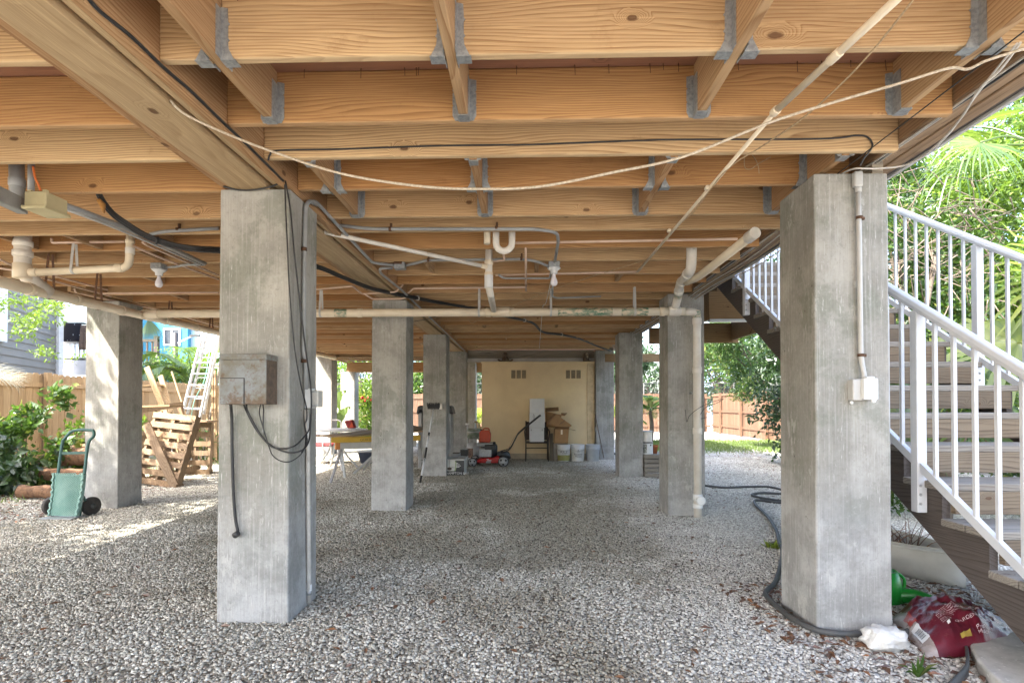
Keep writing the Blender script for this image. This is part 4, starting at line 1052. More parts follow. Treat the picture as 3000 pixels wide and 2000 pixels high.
fp_.bar((cx, yb0 - .0035, cz), (cx, yb0 - .0035, z0 + h - .01), .006, .002); fp_.bar((cx - .09, yb0 - .0036, cz + .012), (cx + .1, yb0 - .0036, cz + .012), .024, .002, (0, 0, 1)); fp_.bar((cx - .05, yb0 - .0037, cz - .012), (cx + .06, yb0 - .0037, cz + .02), .02, .002)
fp_.prism([(.04 * math.cos(k * PI / 6), .028 * math.sin(k * PI / 6)) for k in range(12)], lambda u, v, d: (cx + u, d, cz - .01 + v), yb0 - .0046, yb0 - .0036)
fp_.build('fan_picture', plain('brown print', (.07, .045, .035), None, .5), t)
wp = plain('white lettering', (.8, .8, .8), None, .6)
tx = MB()
def on(xo, zo, s): return lambda u, v, w_: (a.x + xo + u, yb0 - .0052, z0 + zo + v)
ww = put_text(tx, 'HAMPTON BAY', .058, on(.012, .018, 1))
for zq, wq in ((.74, .12), (.66, .2), (.58, .26), (.50, .18)): tx.box((a.x + w * .56, yb0 - .0055, z0 + h * zq), (a.x + w * .56 + w * wq, yb0 - .0045, z0 + h * zq + .008))
tx.build('lettering', wp, t)
MB().box((a.x + .02, yb0 + .02, z0 + h + .001), (b.x - .02, yb0 + .40, z0 + h + .004)).build('top_flap', ctn, t, bevel=.001)

# small white and dark boxes behind it
for k, (px0, px1, py0, py1, Y, lab) in enumerate(((1349, 1369, 1316, 1339, 10.9, 'small white and black carton behind the fan carton'), (1324, 1345, 1327, 1342, 10.3, 'low dark grey toolbox behind the fan carton'))):
    a = aY(px0, py0, Y); b = aY(px1, py1, Y)
    t = thing('small_box', lab, 'box', (a.x, Y, 0))
    MB().box((a.x, Y, 0), (b.x, Y + .2, a.z)).build('body', ctn if k == 0 else M['oldrust'], t, bevel=.006)
    MB().box((a.x - .004, Y - .004, a.z * .62), (b.x + .004, Y + .204, a.z * .99)).build('lid', M['black'] if k == 0 else M['conduit'], t, bevel=.004)
    MB().lathe([(.03, 0), (.03, .008)], ((a.x + b.x) / 2, Y - .004, a.z * .3), 10, (0, -1, 0)).build('knob', M['black'], t)

# lawn mower
lm = aG(1436, 1362); LY = 11.0
t = thing('lawn_mower', 'red push lawn mower with grey wheels and black engine, in front of yellow wall', 'lawn mower', (-.75, LY, 0))
red = plain('bright red paint', (.55, .012, .012), (.45, .01, .012), .3, scale=6, bump=.03)
X0 = aY(1405, 1340, LY).x; X1 = aY(1461, 1340, LY).x
P = [(X0 - .07, .07), (X0 - .05, .13), (X0 + .04, .17), (X1 - .12, .18), (X1 - .02, .215), (X1 + .02, .20), (X1 + .03, .07)]
MB().prism(P, lambda u, v, d: (u, d, v), LY, LY + .5).build('deck', red, t, bevel=.02, seg=2)
MB().box((X0 + .13, LY - .006, .07), (X0 + .23, LY - .001, .11)).build('badge', M['conduit'], t)
MB().box((X0 + .15, LY - .006, .118), (X0 + .24, LY - .001, .13)).build('white_mark', wp, t); MB().box((X0 + .14, LY - .006, .145), (X0 + .19, LY - .001, .155)).build('white_mark', wp, t)
grey = plain('grey wheel plastic', (.36, .37, .38), (.3, .31, .32), .5)
for wx, r in ((aY(1385, 1350, LY).x, .092), (aY(1475, 1348, LY).x, .108)):
    for yy in (LY - .05, LY + .5):
        wl = MB().lathe([(r * .8, -.028), (r, -.024), (r, .024), (r * .8, .028)], (wx, yy, r), 24, (0, 1, 0)).build('wheel', M['black'], t, bevel=.003)
        h_ = MB(); h_.lathe([(0, -.033), (r * .2, -.036), (r * .84, -.032), (r * .84, 0)], (wx, yy, r), 24, (0, 1, 0))
        h_.build('rim', grey, wl)
        for q in range(3):
            an = q * 2.094 + .5; MB().lathe([(0, -.040), (r * .2, -.039), (r * .22, -.03)], (wx + math.cos(an) * r * .52, yy, r + math.sin(an) * r * .52), 10, (0, 1, 0)).build('rim_hole', M['black'], wl)
ex = X0 + .12
eng = plain('black engine plastic', (.02, .021, .023), (.035, .036, .038), .4)
MB().lathe([(.17, .18), (.18, .24), (.18, .40), (.16, .44), (.1, .46), (0, .46)], (ex + .05, LY + .24, 0), 18).build('engine', eng, t)
MB().box((ex - .13, LY + .02, .185), (ex + .12, LY + .12, .36)).build('engine_block', M['galv'], t, bevel=.015)
MB().box((ex - .02, LY + .0, .34), (ex + .2, LY + .1, .44)).build('air_filter', eng, t, bevel=.015, seg=2)
MB().box((ex - .17, LY + .05, .40), (ex + .14, LY + .4, .475)).build('fuel_tank', M['conduit'], t, bevel=.02, seg=2)
MB().lathe([(.02, 0), (.03, .02), (.03, .05), (0, .06)], (ex + .17, LY + .1, .44), 10).build('cap', eng, t)
MB().tube([(X1 - .0, LY + .06, .26), (X1 + .14, LY + .25, .20), (X1 + .2, LY + .25, .12)], [.05, .1, .06], 10).build('discharge_flap', eng, t)
hh = [aY(1463, 1327, LY + .02), aY(1492, 1316, LY + .02), aY(1510, 1285, LY + .02), aY(1523, 1266, LY + .02), aY(1583, 1217, LY + .02)]
hp = []
for s in (0, .46): hp.append([p + Vector((0, s, 0)) for p in hh])
for q in hp: MB().tube(cr(q, 5), .013, 10).build('handle', M['black'], t)
MB().tube([hp[0][-1], hp[1][-1]], .016, 10).build('grip', M['black'], t)
MB().tube(cr([hh[0] + Vector((.02, .02, .0)), hh[1] + Vector((-.04, .02, -.01)), hh[2] + Vector((-.03, .02, .02)), hh[3]], 5), .005, 6).build('control_cable', M['string'], t)
# fuel can standing on the mower
fc = aY(1421, 1303, LY + .2)
t = thing('fuel_can', 'orange red plastic fuel can standing on the lawn mower engine', 'fuel can', (fc.x, LY + .2, .478))
zf = .478
rc_ = plain('orange red plastic', (.60, .06, .012), (.5, .05, .01), .4, scale=6, bump=.05)
MB().prism([(-.115, 0), (.115, 0), (.118, .17), (.105, .225), (.07, .25), (-.06, .25), (-.1, .235), (-.118, .2)], lambda u, v, d: (fc.x + u, d, zf + v), LY + .13, LY + .31).build('body', rc_, t, bevel=.025, seg=3)
MB().tube(fil([(fc.x - .035, LY + .22, zf + .24), (fc.x - .03, LY + .22, zf + .285), (fc.x + .075, LY + .22, zf + .285), (fc.x + .09, LY + .22, zf + .235)], .03), .012, 8).build('handle', rc_, t)
MB().lathe([(.024, 0), (.024, .035), (.02, .04)], (fc.x - .08, LY + .22, zf + .235), 12).build('cap', M['black'], t)
MB().tube([(fc.x - .085, LY + .22, zf + .27), (fc.x - .13, LY + .22, zf + .40)], .011, 8).build('spout', plain('yellow spout', (.6, .42, .05), None, .5), t)
# gas cylinder with a green fitting on top
gc = aG(1388, 1336); GY = 11.75; gx = aY(1387, 1300, GY).x
t = thing('gas_cylinder', 'grey propane gas cylinder with label, mottled green pot on top, behind mower', 'gas cylinder', (gx, GY, 0))
MB().lathe([(.11, 0), (.11, .035), (.12, .05), (.15, .09), (.153, .12), (.153, .34), (.145, .38), (.11, .42), (.06, .44), (0, .445)], (gx, GY, 0), 24).build('tank', plain('pale grey tank paint', (.5, .51, .52), (.42, .43, .44), .35, scale=5), t)
for q in range(3):
    an = q * 2.1 - 1.2; MB().bar((gx + .08 * math.cos(an), GY + .08 * math.sin(an), .42), (gx + .08 * math.cos(an), GY + .08 * math.sin(an), .52), .05, .012, (math.cos(an), math.sin(an), .01)).build('collar_strut', M['conduit_lt'], t)
lb_ = MB(); lb_.grid(lambda u, v: (gx + .1545 * math.sin(-1.1 + 1.15 * u), GY - .1545 * math.cos(-1.1 + 1.15 * u), .12 + .2 * v), 8, 1); lb_.build('label', plain('brown printed label', (.09, .05, .05), (.3, .18, .12), .5, scale=22, bump=0), t)
pt = thing('green_pot', 'mottled green and white pot upside down on the gas cylinder', 'pot', (gx, GY, .52))
MB().lathe([(.13, .52), (.152, .56), (.152, .66), (.145, .675), (.15, .68), (.145, .71), (.12, .74), (0, .745)], (gx + .01, GY, 0), 20).build('body', plain('flaked green paint', (.16, .22, .14), (.42, .43, .38), .7, scale=16, bump=.3, stretch=(.4, .4, 1)), pt)
MB().lathe([(.154, .655), (.158, .66), (.158, .675), (.154, .68)], (gx + .01, GY, 0), 20).build('rim_band', M['conduit_lt'], pt)
# tools leaning behind it
for k, (p0, p1, Y, r, m, lab) in enumerate((((1368, 1330), (1369, 1242), 12.0, .014, 'rail', 'white tool handle standing behind gas cylinder'), ((1391, 1320), (1392, 1234), 12.3, .008, 'rail', 'thin pale rod leaning by left end of the yellow wall'), ((1412, 1290), (1395, 1236), 12.2, .012, 'lumber', 'wooden tool handle leaning on left end of the yellow wall'))):
    a, b = aY(*p0, Y), aY(*p1, Y + .15); a.z = 0
    t = thing('tool_handle', lab, 'tool', a)
    MB().tube([a, b], r, 8).build('pole', M[m], t); MB().tube([b + Vector((-.04, 0, 0)), b + Vector((.04, 0, .005))], r * 1.5, 8).build('grip', M['white'] if k == 0 else M[m], t)
# black plastic grill / cart behind the broom pillar
cx = aY(1276, 1200, 10.75).x; CY = 10.6
t = thing('barbecue', 'black hooded barbecue half hidden behind the broom pillar, grey legs', 'barbecue', (cx, CY, 0))
hz = aY(1276, 1187, CY).z
MB().prism([(-.36, hz - .17), (-.33, hz - .02), (-.28, hz), (.28, hz), (.33, hz - .02), (.37, hz - .17), (.30, hz - .17), (.27, hz - .10), (-.27, hz - .10), (-.30, hz - .17)], lambda u, v, d: (cx + u, d, v), CY, CY + .42).build('hood', M['black'], t, bevel=.02, seg=2)
for x in (-.29, .29):
    for yy in (CY + .04, CY + .36): MB().bar((cx + x, yy, 0), (cx + x, yy, hz - .15), .06, .035, (0, 1, 0)).build('leg', M['conduit'], t)
MB().box((cx - .26, CY + .05, hz - .45), (cx + .26, CY + .4, hz - .09)).build('firebox', M['black'], t, bevel=.02)
MB().box((cx - .3, CY + .03, .12), (cx + .3, CY + .4, .15)).build('shelf', M['conduit'], t)

# chair with three white boxes
CY = 12.0
a = aY(1541, 1296, CY); b = aY(1606, 1296, CY)
t = thing('patio_chair', 'dark brown metal armchair against yellow wall with white boxes on its seat', 'chair', ((a.x + b.x) / 2, CY, 0))
brn = plain('dark brown metal', (.05, .036, .03), (.07, .05, .04), .5)
x0, x1 = a.x, b.x; sz_ = .42; am = .66
MB().box((x0 + .01, CY, sz_ - .02), (x1 - .01, CY + .45, sz_ + .01)).build('seat', brn, t, bevel=.008)
for x, dx in ((x0, -.02), (x1, .02)):
    MB().tube(fil([(x + dx * .4, CY - .0, 0), (x, CY, sz_), (x + dx * 1.6, CY - .02, am), (x + dx, CY + .42, am + .03)], .06), .014, 8).build('leg', brn, t)
    MB().tube([(x + dx * .2, CY + .44, 0), (x, CY + .42, sz_), (x, CY + .5, .88)], .014, 8).build('leg', brn, t)
MB().tube([(x0, CY, .30), (x1, CY, .30)], .01, 8).build('stretcher', brn, t)
MB().prism([(x0 - .0, sz_ + .03), (x1, sz_ + .03), (x1 + .01, .86), (x0 - .01, .86)], lambda u, v, d: (u, d + (v - .4) * .15, v), CY + .425, CY + .44).build('backrest', brn, t)
zb = sz_ + .011; yb_ = CY + .03
wbx = plain('white carton', (.66, .67, .67), (.58, .59, .59), .6, scale=4)
for k, (pa, pb_, py0, py1, lab) in enumerate(((1551, 1594, 1253, 1295, 'lowest of three white cartons stacked on the patio chair'), (1551, 1596, 1210, 1252, 'middle white carton in the stack on the patio chair'), (1552, 1595, 1167, 1210, 'topmost white carton in the stack on the patio chair'))):
    xa, xb = aY(pa, 1250, yb_).x, aY(pb_, 1250, yb_).x; hh_ = aY(1570, py0, yb_).z - aY(1570, py1, yb_).z - .002
    t = thing('white_carton', lab, 'box', ((xa + xb) / 2, yb_, zb))
    MB().box((xa, yb_, zb), (xb, yb_ + .33, zb + hh_)).build('carton', wbx, t, bevel=.004)
    MB().box((xa + .002, yb_ - .0025, zb + hh_ * .985), (xb - .002, yb_ + .332, zb + hh_ + .001)).build('lid_seam', M['conduit_lt'], t)
    if k == 0:
        for q in (xa + .03, xb - .05): MB().box((q, yb_ - .003, zb + hh_ * .78), (q + .02, yb_ - .0005, zb + hh_ * .9)).build('printed_mark', M['conduit'], t)
    if k == 1: MB().tube(cr([(xa + .09, yb_ - .004, zb + hh_ * .97), (xa + .085, yb_ - .006, zb + hh_ * .7), (xa + .11, yb_ - .006, zb + hh_ * .55), (xa + .115, yb_ - .004, zb + hh_ * .9)], 4), .003, 6).build('cord', M['black'], t)
    if k == 2: MB().box((xa + .13, yb_ - .003, zb + .02), (xa + .2, yb_ - .0005, zb + hh_ * .3)).build('tape', M['rail'], t)
    zb += hh_ + .002
# brown cartons
kraft = plain('brown cardboard', (.36, .21, .095), (.30, .17, .075), .8, scale=5, bump=.1)
kraft_d = plain('brown cardboard inside', (.26, .15, .07), (.22, .12, .055), .8, scale=5, bump=.1)
BY = 12.1
def carton(label, quad, depth, flaps, Y=BY):
    pts = [aY(*p, Y) for p in quad]; c = sum(pts, Vector()) / 4
    t = thing('cardboard_box', label, 'box', (c.x, Y, min(p.z for p in pts)), 'brown cartons by the yellow wall')
    mb = MB(); vs = [p + Vector((0, d, 0)) for d in (0, depth) for p in pts]
    mb.add(vs, [(3, 2, 1, 0), (4, 5, 6, 7)] + [(i, (i + 1) % 4, 4 + (i + 1) % 4, 4 + i) for i in range(4)])
    mb.build('carton', kraft, t, bevel=.003)
    for fl in flaps:
        q = [aY(p[0], p[1], Y + p[2]) for p in fl]; f = MB(); f.add(q, [tuple(range(len(q)))]); f.build('flap', kraft_d, t, solid=.006)
    return t
t = carton('upright brown carton lowest in the pile right of the white cartons', [(1624, 1298), (1664, 1298), (1667, 1256), (1625, 1256)], .3, [[(1625, 1256, -.003), (1667, 1256, -.003), (1668, 1250, -.1), (1628, 1249, -.1)], [(1667, 1256, 0), (1667, 1256, .3), (1686, 1261, .3), (1686, 1260, 0)]])
MB().box((aY(1643, 1270, BY).x, BY - .003, aY(1643, 1272, BY).z), (aY(1648, 1270, BY).x, BY - .001, aY(1643, 1258, BY).z)).build('tape', M['pvc'], t)
t = carton('tilted brown carton with faint print in the middle of the carton pile', [(1606, 1241), (1660, 1257), (1676, 1246), (1629, 1212)], .25, [[(1606, 1241, -.002), (1629, 1212, -.002), (1622, 1212, -.06), (1602, 1236, -.06)]], BY - .02)
o_ = aY(1640, 1244, BY - .02)
for q in range(4): MB().bar((o_.x + .03 * q, BY - .0225, o_.z + .02 * q), (o_.x + .03 * q + .02, BY - .0225, o_.z + .02 * q + .05), .01, .002, (0, 1, 0)).build('print_mark', M['oldrust'], t)
carton('upper brown carton with open flap on the pile by the yellow wall', [(1602, 1250), (1640, 1252), (1645, 1215), (1600, 1205)], .3, [[(1598, 1205, -.01), (1637, 1203, -.01), (1636, 1192, -.1), (1598, 1195, -.1)], [(1645, 1216, 0), (1643, 1209, .3), (1662, 1209, .3), (1655, 1217, 0)]], BY + .2)
sb = thing('low_stand', 'plain grey stand behind the buckets carrying the brown cartons', 'stand', (.72, 12.2, 0))
MB().box((aY(1622, 1298, BY).x, BY + .03, 0), (aY(1664, 1298, BY).x, BY + .34, aY(1640, 1298.5, BY).z - .002)).build('body', M['crate'], sb, bevel=.005)
MB().box((aY(1612, 1298, BY).x, BY + .35, 0), (aY(1622, 1298, BY).x, BY + .36, .6)).build('side', M['crate'], sb)
# buckets
def bucket(px0, px1, label, mat, deco):
    Y = 12.15; a = aY(px0, 1300, Y).x; b = aY(px1, 1300, Y).x; cx = (a + b) / 2; r = (b - a) / 2
    t = thing('bucket', label, 'bucket', (cx, Y, 0), 'five gallon buckets in a row')
    MB().lathe([(r * .84, .004), (r * .86, .01), (r * .955, .27), (r * 1.0, .275), (r * 1.0, .292), (r * .965, .297), (r * .97, .31), (r * 1.0, .312), (r * 1.0, .33), (r * .97, .335), (r * .98, .355), (r * 1.02, .358), (r * 1.02, .372), (r * .95, .372), (r * .9, .30), (0, .29)], (cx, Y, 0), 28).build('pail', mat, t)
    MB().tube(cr([(cx - r * 1.0, Y, .30), (cx - r * .8, Y - r * .75, .255), (cx, Y - r * 1.07, .235), (cx + r * .8, Y - r * .75, .255), (cx + r, Y, .30)], 5), .0025, 6).build('bail', M['galv'], t)
    def srf(u, z, o=.002):
        rad = r * (.86 + .095 * (z / .27)) + o; an = u / r
        return (cx + rad * math.sin(an), Y - rad * math.cos(an), z)
    def band(z0, z1, m, u0=-.2, u1=.2, nm='label_band'): MB().grid(lambda u, v: srf(u0 + (u1 - u0) * u, z0 + (z1 - z0) * v), 16, 2).build(nm, m, t)
    def txt(body, size, zc, m):
        tb = MB(); vs, fs = text_geo(body, size); w = max(v[0] for v in vs)
        tb.add([srf(v[0] - w / 2, zc + v[1], .004) for v in vs], fs); tb.build('lettering', m, t)
    deco(band, txt); return t
dkp = plain('dark lettering', (.06, .065, .07), None, .6)
bucket(1631, 1671, 'white paint bucket with KILZ lettering and olive green band', M['white'], lambda band, txt: (band(.02, .14, plain('olive print', (.26, .26, .07), (.32, .31, .12), .5)), txt('KILZ', .085, .185, dkp), band(.150, .158, dkp, -.06, .06, 'small_print')))
bucket(1672, 1713, 'white paint bucket with Benjamin Moore lettering', M['white'], lambda band, txt: (txt('Benjamin', .058, .145, dkp), txt('Moore', .058, .098, dkp), MB() and band(.212, .225, M['conduit'], -.03, .03, 'emblem'), band(.235, .262, M['conduit'], -.012, .012, 'emblem')))
bucket(1716, 1757, 'plain pale grey bucket at right end of the bucket row', plain('grey pail plastic', (.42, .45, .48), (.36, .39, .42), .45), lambda band, txt: None)
# strip leaning on the pale pillar
t = thing('leaning_strip', 'thin grey metal strip leaning on the pale pillar right of the buckets', 'strip', aG(1768, 1340))
MB().bar(aY(1769, 1341, 12.25), aY(1743, 1212, 12.43), .012, .05, (0, 1, 0)).build('strip', M['oldrust'], t); MB().bar(aY(1763, 1341, 12.3), aY(1743, 1250, 12.43), .012, .02, (0, 1, 0)).build('strip', M['galv'], t)
# small figures on top of the yellow wall
brz = plain('bronze brown glaze', (.06, .045, .03), (.14, .10, .06), .35, scale=40, bump=.4, speck=(.3, .26, .18), spt=.6)
f0 = aY(1481, 1062, 12.62); z0 = 2.251
t = thing('frog_figure', 'small bronze sitting figure with arms spread, on top of the yellow wall left', 'figurine', (f0.x, 12.62, z0))
MB().lathe([(.055, 0), (.085, .01), (.088, .05), (.07, .10), (.045, .13), (.035, .145), (.05, .165), (.055, .19), (.04, .215), (0, .225)], (f0.x, 12.64, z0), 16).build('body', brz, t)
for s in (-1, 1): MB().tube(cr([(f0.x + s * .06, 12.63, z0 + .012), (f0.x + s * .11, 12.6, z0 + .012), (f0.x + s * .15, 12.58, z0 + .03), (f0.x + s * .17, 12.58, z0 + .05)], 4), [.018, .022], 8).build('arm', brz, t)
f0 = aY(1717, 1060, 12.62)
t = thing('owl_figure', 'small upright bronze figure with pale chest, on top of the yellow wall right', 'figurine', (f0.x, 12.62, z0))
MB().lathe([(.05, 0), (.07, .015), (.075, .06), (.06, .12), (.05, .14), (.058, .165), (.05, .195), (.025, .215), (0, .22)], (f0.x, 12.64, z0), 16).build('body', brz, t)
MB().ball((f0.x + .02, 12.60, z0 + .09), .035, 10, 8, (.8, .8, 1.4)).build('chest', plain('pale bronze', (.4, .34, .25), None, .4), t); MB().ball((f0.x + .01, 12.6, z0 + .175), .03, 10, 8).build('face', plain('pale bronze face', (.36, .3, .22), None, .4), t)
for s in (-1, 1): MB().tube([(f0.x + s * .04, 12.62, z0 + .012), (f0.x + s * .075 + .02, 12.58, z0 + .012)], [.025, .015], 8).build('foot', brz, t)

# ---------------------------------------------------------------- between the right pillars
ck = aG(1908, 1395)
t = thing('slatted_crate', 'weathered grey slatted wooden crate between the right pillars', 'crate', (2.3, 9.6, 0))
xa, xb = 2.02, 2.62; ya, yb_ = 9.35, 9.95; hc = aY(1908, 1331, 9.4).z
for k in range(5):
    z = .02 + k * (hc - .08) / 4
    for q in (((xa, ya, z), (xb, ya + .014, z + .062)), ((xa, yb_ - .014, z), (xb, yb_, z + .062)), ((xa, ya + .015, z), (xa + .014, yb_ - .015, z + .062)), ((xb - .014, ya + .015, z), (xb, yb_ - .015, z + .062))):
        MB().box(*q).build('slat', M['crate'], t, bevel=.002)
for x in (xa + .016, xb - .05):
    for y_ in (ya + .016, yb_ - .05): MB().box((x, y_, 0), (x + .034, y_ + .034, hc - .03)).build('corner_post', M['crate'], t)
MB().box((xa - .005, ya - .005, hc - .02), (xb + .005, yb_ + .005, hc)).build('top', M['crate'], t, bevel=.003)
cx = aY(1897, 1300, 9.5).x
for k, (z, r, h_, lab) in enumerate(((hc + .001, .105, .205, 'lower white paint can with leaf print on the slatted crate'), (hc + .212, .10, .19, 'upper white paint can stacked on the other can on crate'))):
    t = thing('paint_can', lab, 'paint can', (cx, 9.55, z))
    MB().lathe([(r * .97, 0), (r, .004), (r, .01), (r * .97, .014), (r * .97, h_ - .012), (r, h_ - .008), (r, h_), (r * .9, h_), (r * .88, h_ - .008), (0, h_ - .008)], (cx - k * .006, 9.55, z), 24).build('can', M['pvc_white'] if k else M['white'], t)
    MB().lathe([(r * 1.005, h_ - .016), (r * 1.012, h_ - .01), (r * 1.005, h_ - .002)], (cx - k * .006, 9.55, z), 24).build('rim', M['black'] if not k else M['galv'], t)
    if not k:
        MB().lathe([(.014, 0), (.012, .004), (0, .005)], (cx + .045, 9.55 - .09, z + .155), 10, (.4, -1, 0)).build('boss', M['black'], t)
        MB().grid(lambda u, v: (cx + r * .985 * math.sin(-1.0 + .8 * u), 9.55 - r * .985 * math.cos(-1.0 + .8 * u), z + .02 + .15 * v), 8, 1).build('label', plain('leaf print', (.12, .13, .11), (.5, .5, .45), .5, scale=50, bump=0), t)
cx = aY(1920, 1318, 9.6).x
t = thing('flower_pot', 'small terracotta flower pot on the crate right of the paint cans', 'flower pot', (cx, 9.62, hc))
MB().lathe([(.035, .001), (.045, .11), (.055, .112), (.057, .15), (.048, .15), (.04, .1), (0, .09)], (cx, 9.62, hc), 18).build('pot', plain('terracotta', (.42, .13, .045), (.35, .11, .04), .75), t)
MB().lathe([(.0, 0), (.044, 0), (.044, .004), (0, .005)], (cx, 9.62, hc + .11), 14).build('soil', M['oldrust'], t)
# bicycle wheel glimpsed behind the pale pillar
bc = aY(1803, 1290, 13.3)
t = thing('bicycle_wheel', 'black bicycle wheel glimpsed between the pale pillar and its neighbour', 'wheel', (bc.x + .1, 13.3, 0))
wc = Vector((bc.x + .16, 13.3, .34))
MB().tube([wc + Vector((.33 * math.cos(k * PI / 20), .05 * math.cos(k * PI / 20), .33 * math.sin(k * PI / 20))) for k in range(41)], .022, 8, cap=False).build('tyre', M['black'], t)
for k in range(10): MB().tube([wc, wc + Vector((.31 * math.cos(k * PI / 5), .05 * math.cos(k * PI / 5), .31 * math.sin(k * PI / 5)))], .0035, 5).build('spoke', M['black'], t)
MB().tube([wc, wc + Vector((.1, 0, .45)), wc + Vector((-.12, 0, .62))], .02, 8).build('frame', M['black'], t)

# ---------------------------------------------------------------- sawhorse table on the left
LG = [aG(968, 1416), aG(1010, 1400), aG(1035, 1389), aG(1064, 1378)]
t = thing('sawhorse', 'grey metal sawhorse with orange end and splayed legs carrying a yellow beam', 'sawhorse', ((LG[0].x + LG[3].x) / 2, 9.3, 0))
steel = M['galv']
Yb = 9.3
ta = aY(993, 1306, 9.2); tb = aY(1092, 1300, 9.75)
zt = ta.z
xA, xB = ta.x, ta.x + 1.2
beam = MB(); beam.bar((xA, 9.25, zt - .0), (xB, 9.8, zt + .01), .06, .11); beam.build('crossbar', M['conduit_lt'], t, bevel=.006)
MB().bar((xA - .075, 9.215, zt), (xA, 9.25, zt), .07, .12).build('orange_end', plain('orange plastic', (.62, .25, .06), (.55, .2, .05), .5), t, bevel=.008)
p1 = Vector((xA + .02, 9.26, zt - .05)); p2 = Vector((xB - .55, 9.55, zt - .05))
for e, g_ in ((p1, LG[0]), (p1, LG[1]), (p2, LG[2]), (p2, LG[3])):
    MB().bar(e, g_ + Vector((0, 0, .01)), .04, .025, (0, 1, 0)).build('leg', steel, t, bevel=.003)
ya_ = aY(972, 1287, 9.15)
yb_m = plain('yellow painted timber', (.66, .42, .045), (.58, .36, .04), .5, scale=5, speck=(.5, .4, .2), spt=.7)
t = thing('yellow_beam', 'yellow beam with dark lettering lying on the grey sawhorse', 'beam', (ya_.x, 9.15, ya_.z))
z0 = zt + .058
MB().bar((ya_.x, 9.12, z0 + .05), (ya_.x + 1.4, 9.7, z0 + .055), .05, .095).build('beam', yb_m, t, bevel=.004)
dv = Vector((1.4, .58, .005)).normalized()
tx = MB(); o0 = Vector((ya_.x, 9.12, z0 + .02)) + dv * .47 + Vector((.38, -.925, 0)) * .027
put_text(tx, 'QUIKRETE   80', .062, lambda u, v, w_: o0 + dv * u + Vector((0, 0, v))); tx.build('lettering', plain('faded lettering', (.25, .17, .04), None, .6), t)
t = thing('plywood_sheet', 'grey plywood sheets lying tilted on the yellow beam', 'sheet', (ya_.x, 9.2, z0 + .1))
def sheet(pts, th, m, nm):
    mb = MB(); vs = [Vector(p) for p in pts] + [Vector(p) + Vector((0, 0, th)) for p in pts]; n = len(pts)
    mb.add(vs, [tuple(range(n))[::-1], tuple(range(n, 2 * n))] + [(i, (i + 1) % n, n + (i + 1) % n, n + i) for i in range(n)]); return mb.build(nm, m, t, bevel=.002)
zs = z0 + .106
sheet([(ya_.x - .28, 9.15, zs), (ya_.x + .32, 9.0, zs - .0), (ya_.x + 1.5, 9.6, zs + .06), (ya_.x + 1.0, 10.3, zs + .10)], .016, M['lumber'], 'sheet')
sheet([(ya_.x - .05, 9.2, zs + .022), (ya_.x + .4, 9.04, zs + .022), (ya_.x + 1.55, 9.75, zs + .10), (ya_.x + 1.1, 10.35, zs + .14)], .016, plain('grey brown board', (.2, .17, .12), (.16, .135, .1), .8, scale=5), 'sheet')
t = thing('round_table', 'round white plastic garden table behind the sawhorse', 'table', (ya_.x - .2, 10.4, 0))
tc = Vector((aY(985, 1262, 10.5).x, 10.5, aY(985, 1258, 10.5).z))
MB().lathe([(0, -.02), (.55, -.02), (.6, -.005), (.6, .005), (.58, .01), (0, .012)], tc, 32).build('tabletop', M['white'], t)
for k in range(4):
    an = k * PI / 2 + .6; MB().tube(cr([tc + Vector((.1 * math.cos(an), .1 * math.sin(an), -.02)), tc + Vector((.14 * math.cos(an), .14 * math.sin(an), -.4)), Vector((tc.x + .42 * math.cos(an), tc.y + .42 * math.sin(an), .012))], 6), .018, 8).build('leg', M['rail'], t)
t = thing('red_bag', 'dark red bag standing on the white garden table before a sunlit pillar', 'bag', (aY(1026, 1250, 10.6).x, 10.6, tc.z))
rd = plain('dark red cloth', (.26, .02, .02), (.2, .015, .018), .7, scale=14, bump=.3)
q = [aY(p[0], p[1], 10.6) for p in ((1020, 1255), (1043, 1254), (1034, 1228), (1010, 1233))]
mb = MB(); vs = [p + Vector((0, s, 0)) for s in (-.05, .07) for p in q]; mb.add(vs, [(3, 2, 1, 0), (4, 5, 6, 7)] + [(i, (i + 1) % 4, 4 + (i + 1) % 4, 4 + i) for i in range(4)]); mb.build('body', rd, t, bevel=.025, seg=2)
q = [aY(p[0], p[1], 10.53) for p in ((1023, 1253), (1036, 1250), (1030, 1235))]; mb = MB(); mb.add(q, [(0, 1, 2)]); mb.build('orange_panel', plain('orange red cloth', (.6, .07, .02), None, .6), t, solid=.006)
# white tubular chair with a red seat
CYc = 11.2
t = thing('garden_chair', 'white tubular garden chair with red seat behind the near left pillar', 'chair', (aY(935, 1300, CYc).x, CYc, 0))
xl, xr = aY(918, 1300, CYc).x - .25, aY(946, 1300, CYc).x
zs_ = aY(940, 1305, CYc).z; za = aY(940, 1277, CYc).z
MB().box((xl, CYc, zs_ - .02), (xr + .18, CYc + .5, zs_ + .03)).build('seat', rd, t, bevel=.02)
MB().box((xl, CYc - .01, zs_ - .06), (xr + .01, CYc + .02, zs_ - .021)).build('seat_frame', M['rail'], t)
for x, yy in ((xl, CYc), (xr, CYc), (xl, CYc + .5), (xr + .18, CYc + .5)):
    MB().tube([(x + .03, yy, 0), (x, yy, zs_), (x - .01, yy, za)], .014, 8).build('leg', M['rail'], t)
for x in (xl, xr): MB().tube(cr([(x, CYc - .02, za), (x + .12, CYc + .2, za + .01), (x + .19, CYc + .5, za)], 4), .016, 8).build('armrest', M['rail'], t)
MB().tube(cr([(xr + .06, CYc + .05, za), (xr + .24, CYc + .2, za - .13), (xr + .22, CYc + .25, .22), (xr + .04, CYc + .1, .06)], 6), .016, 8).build('hoop', M['rail'], t)
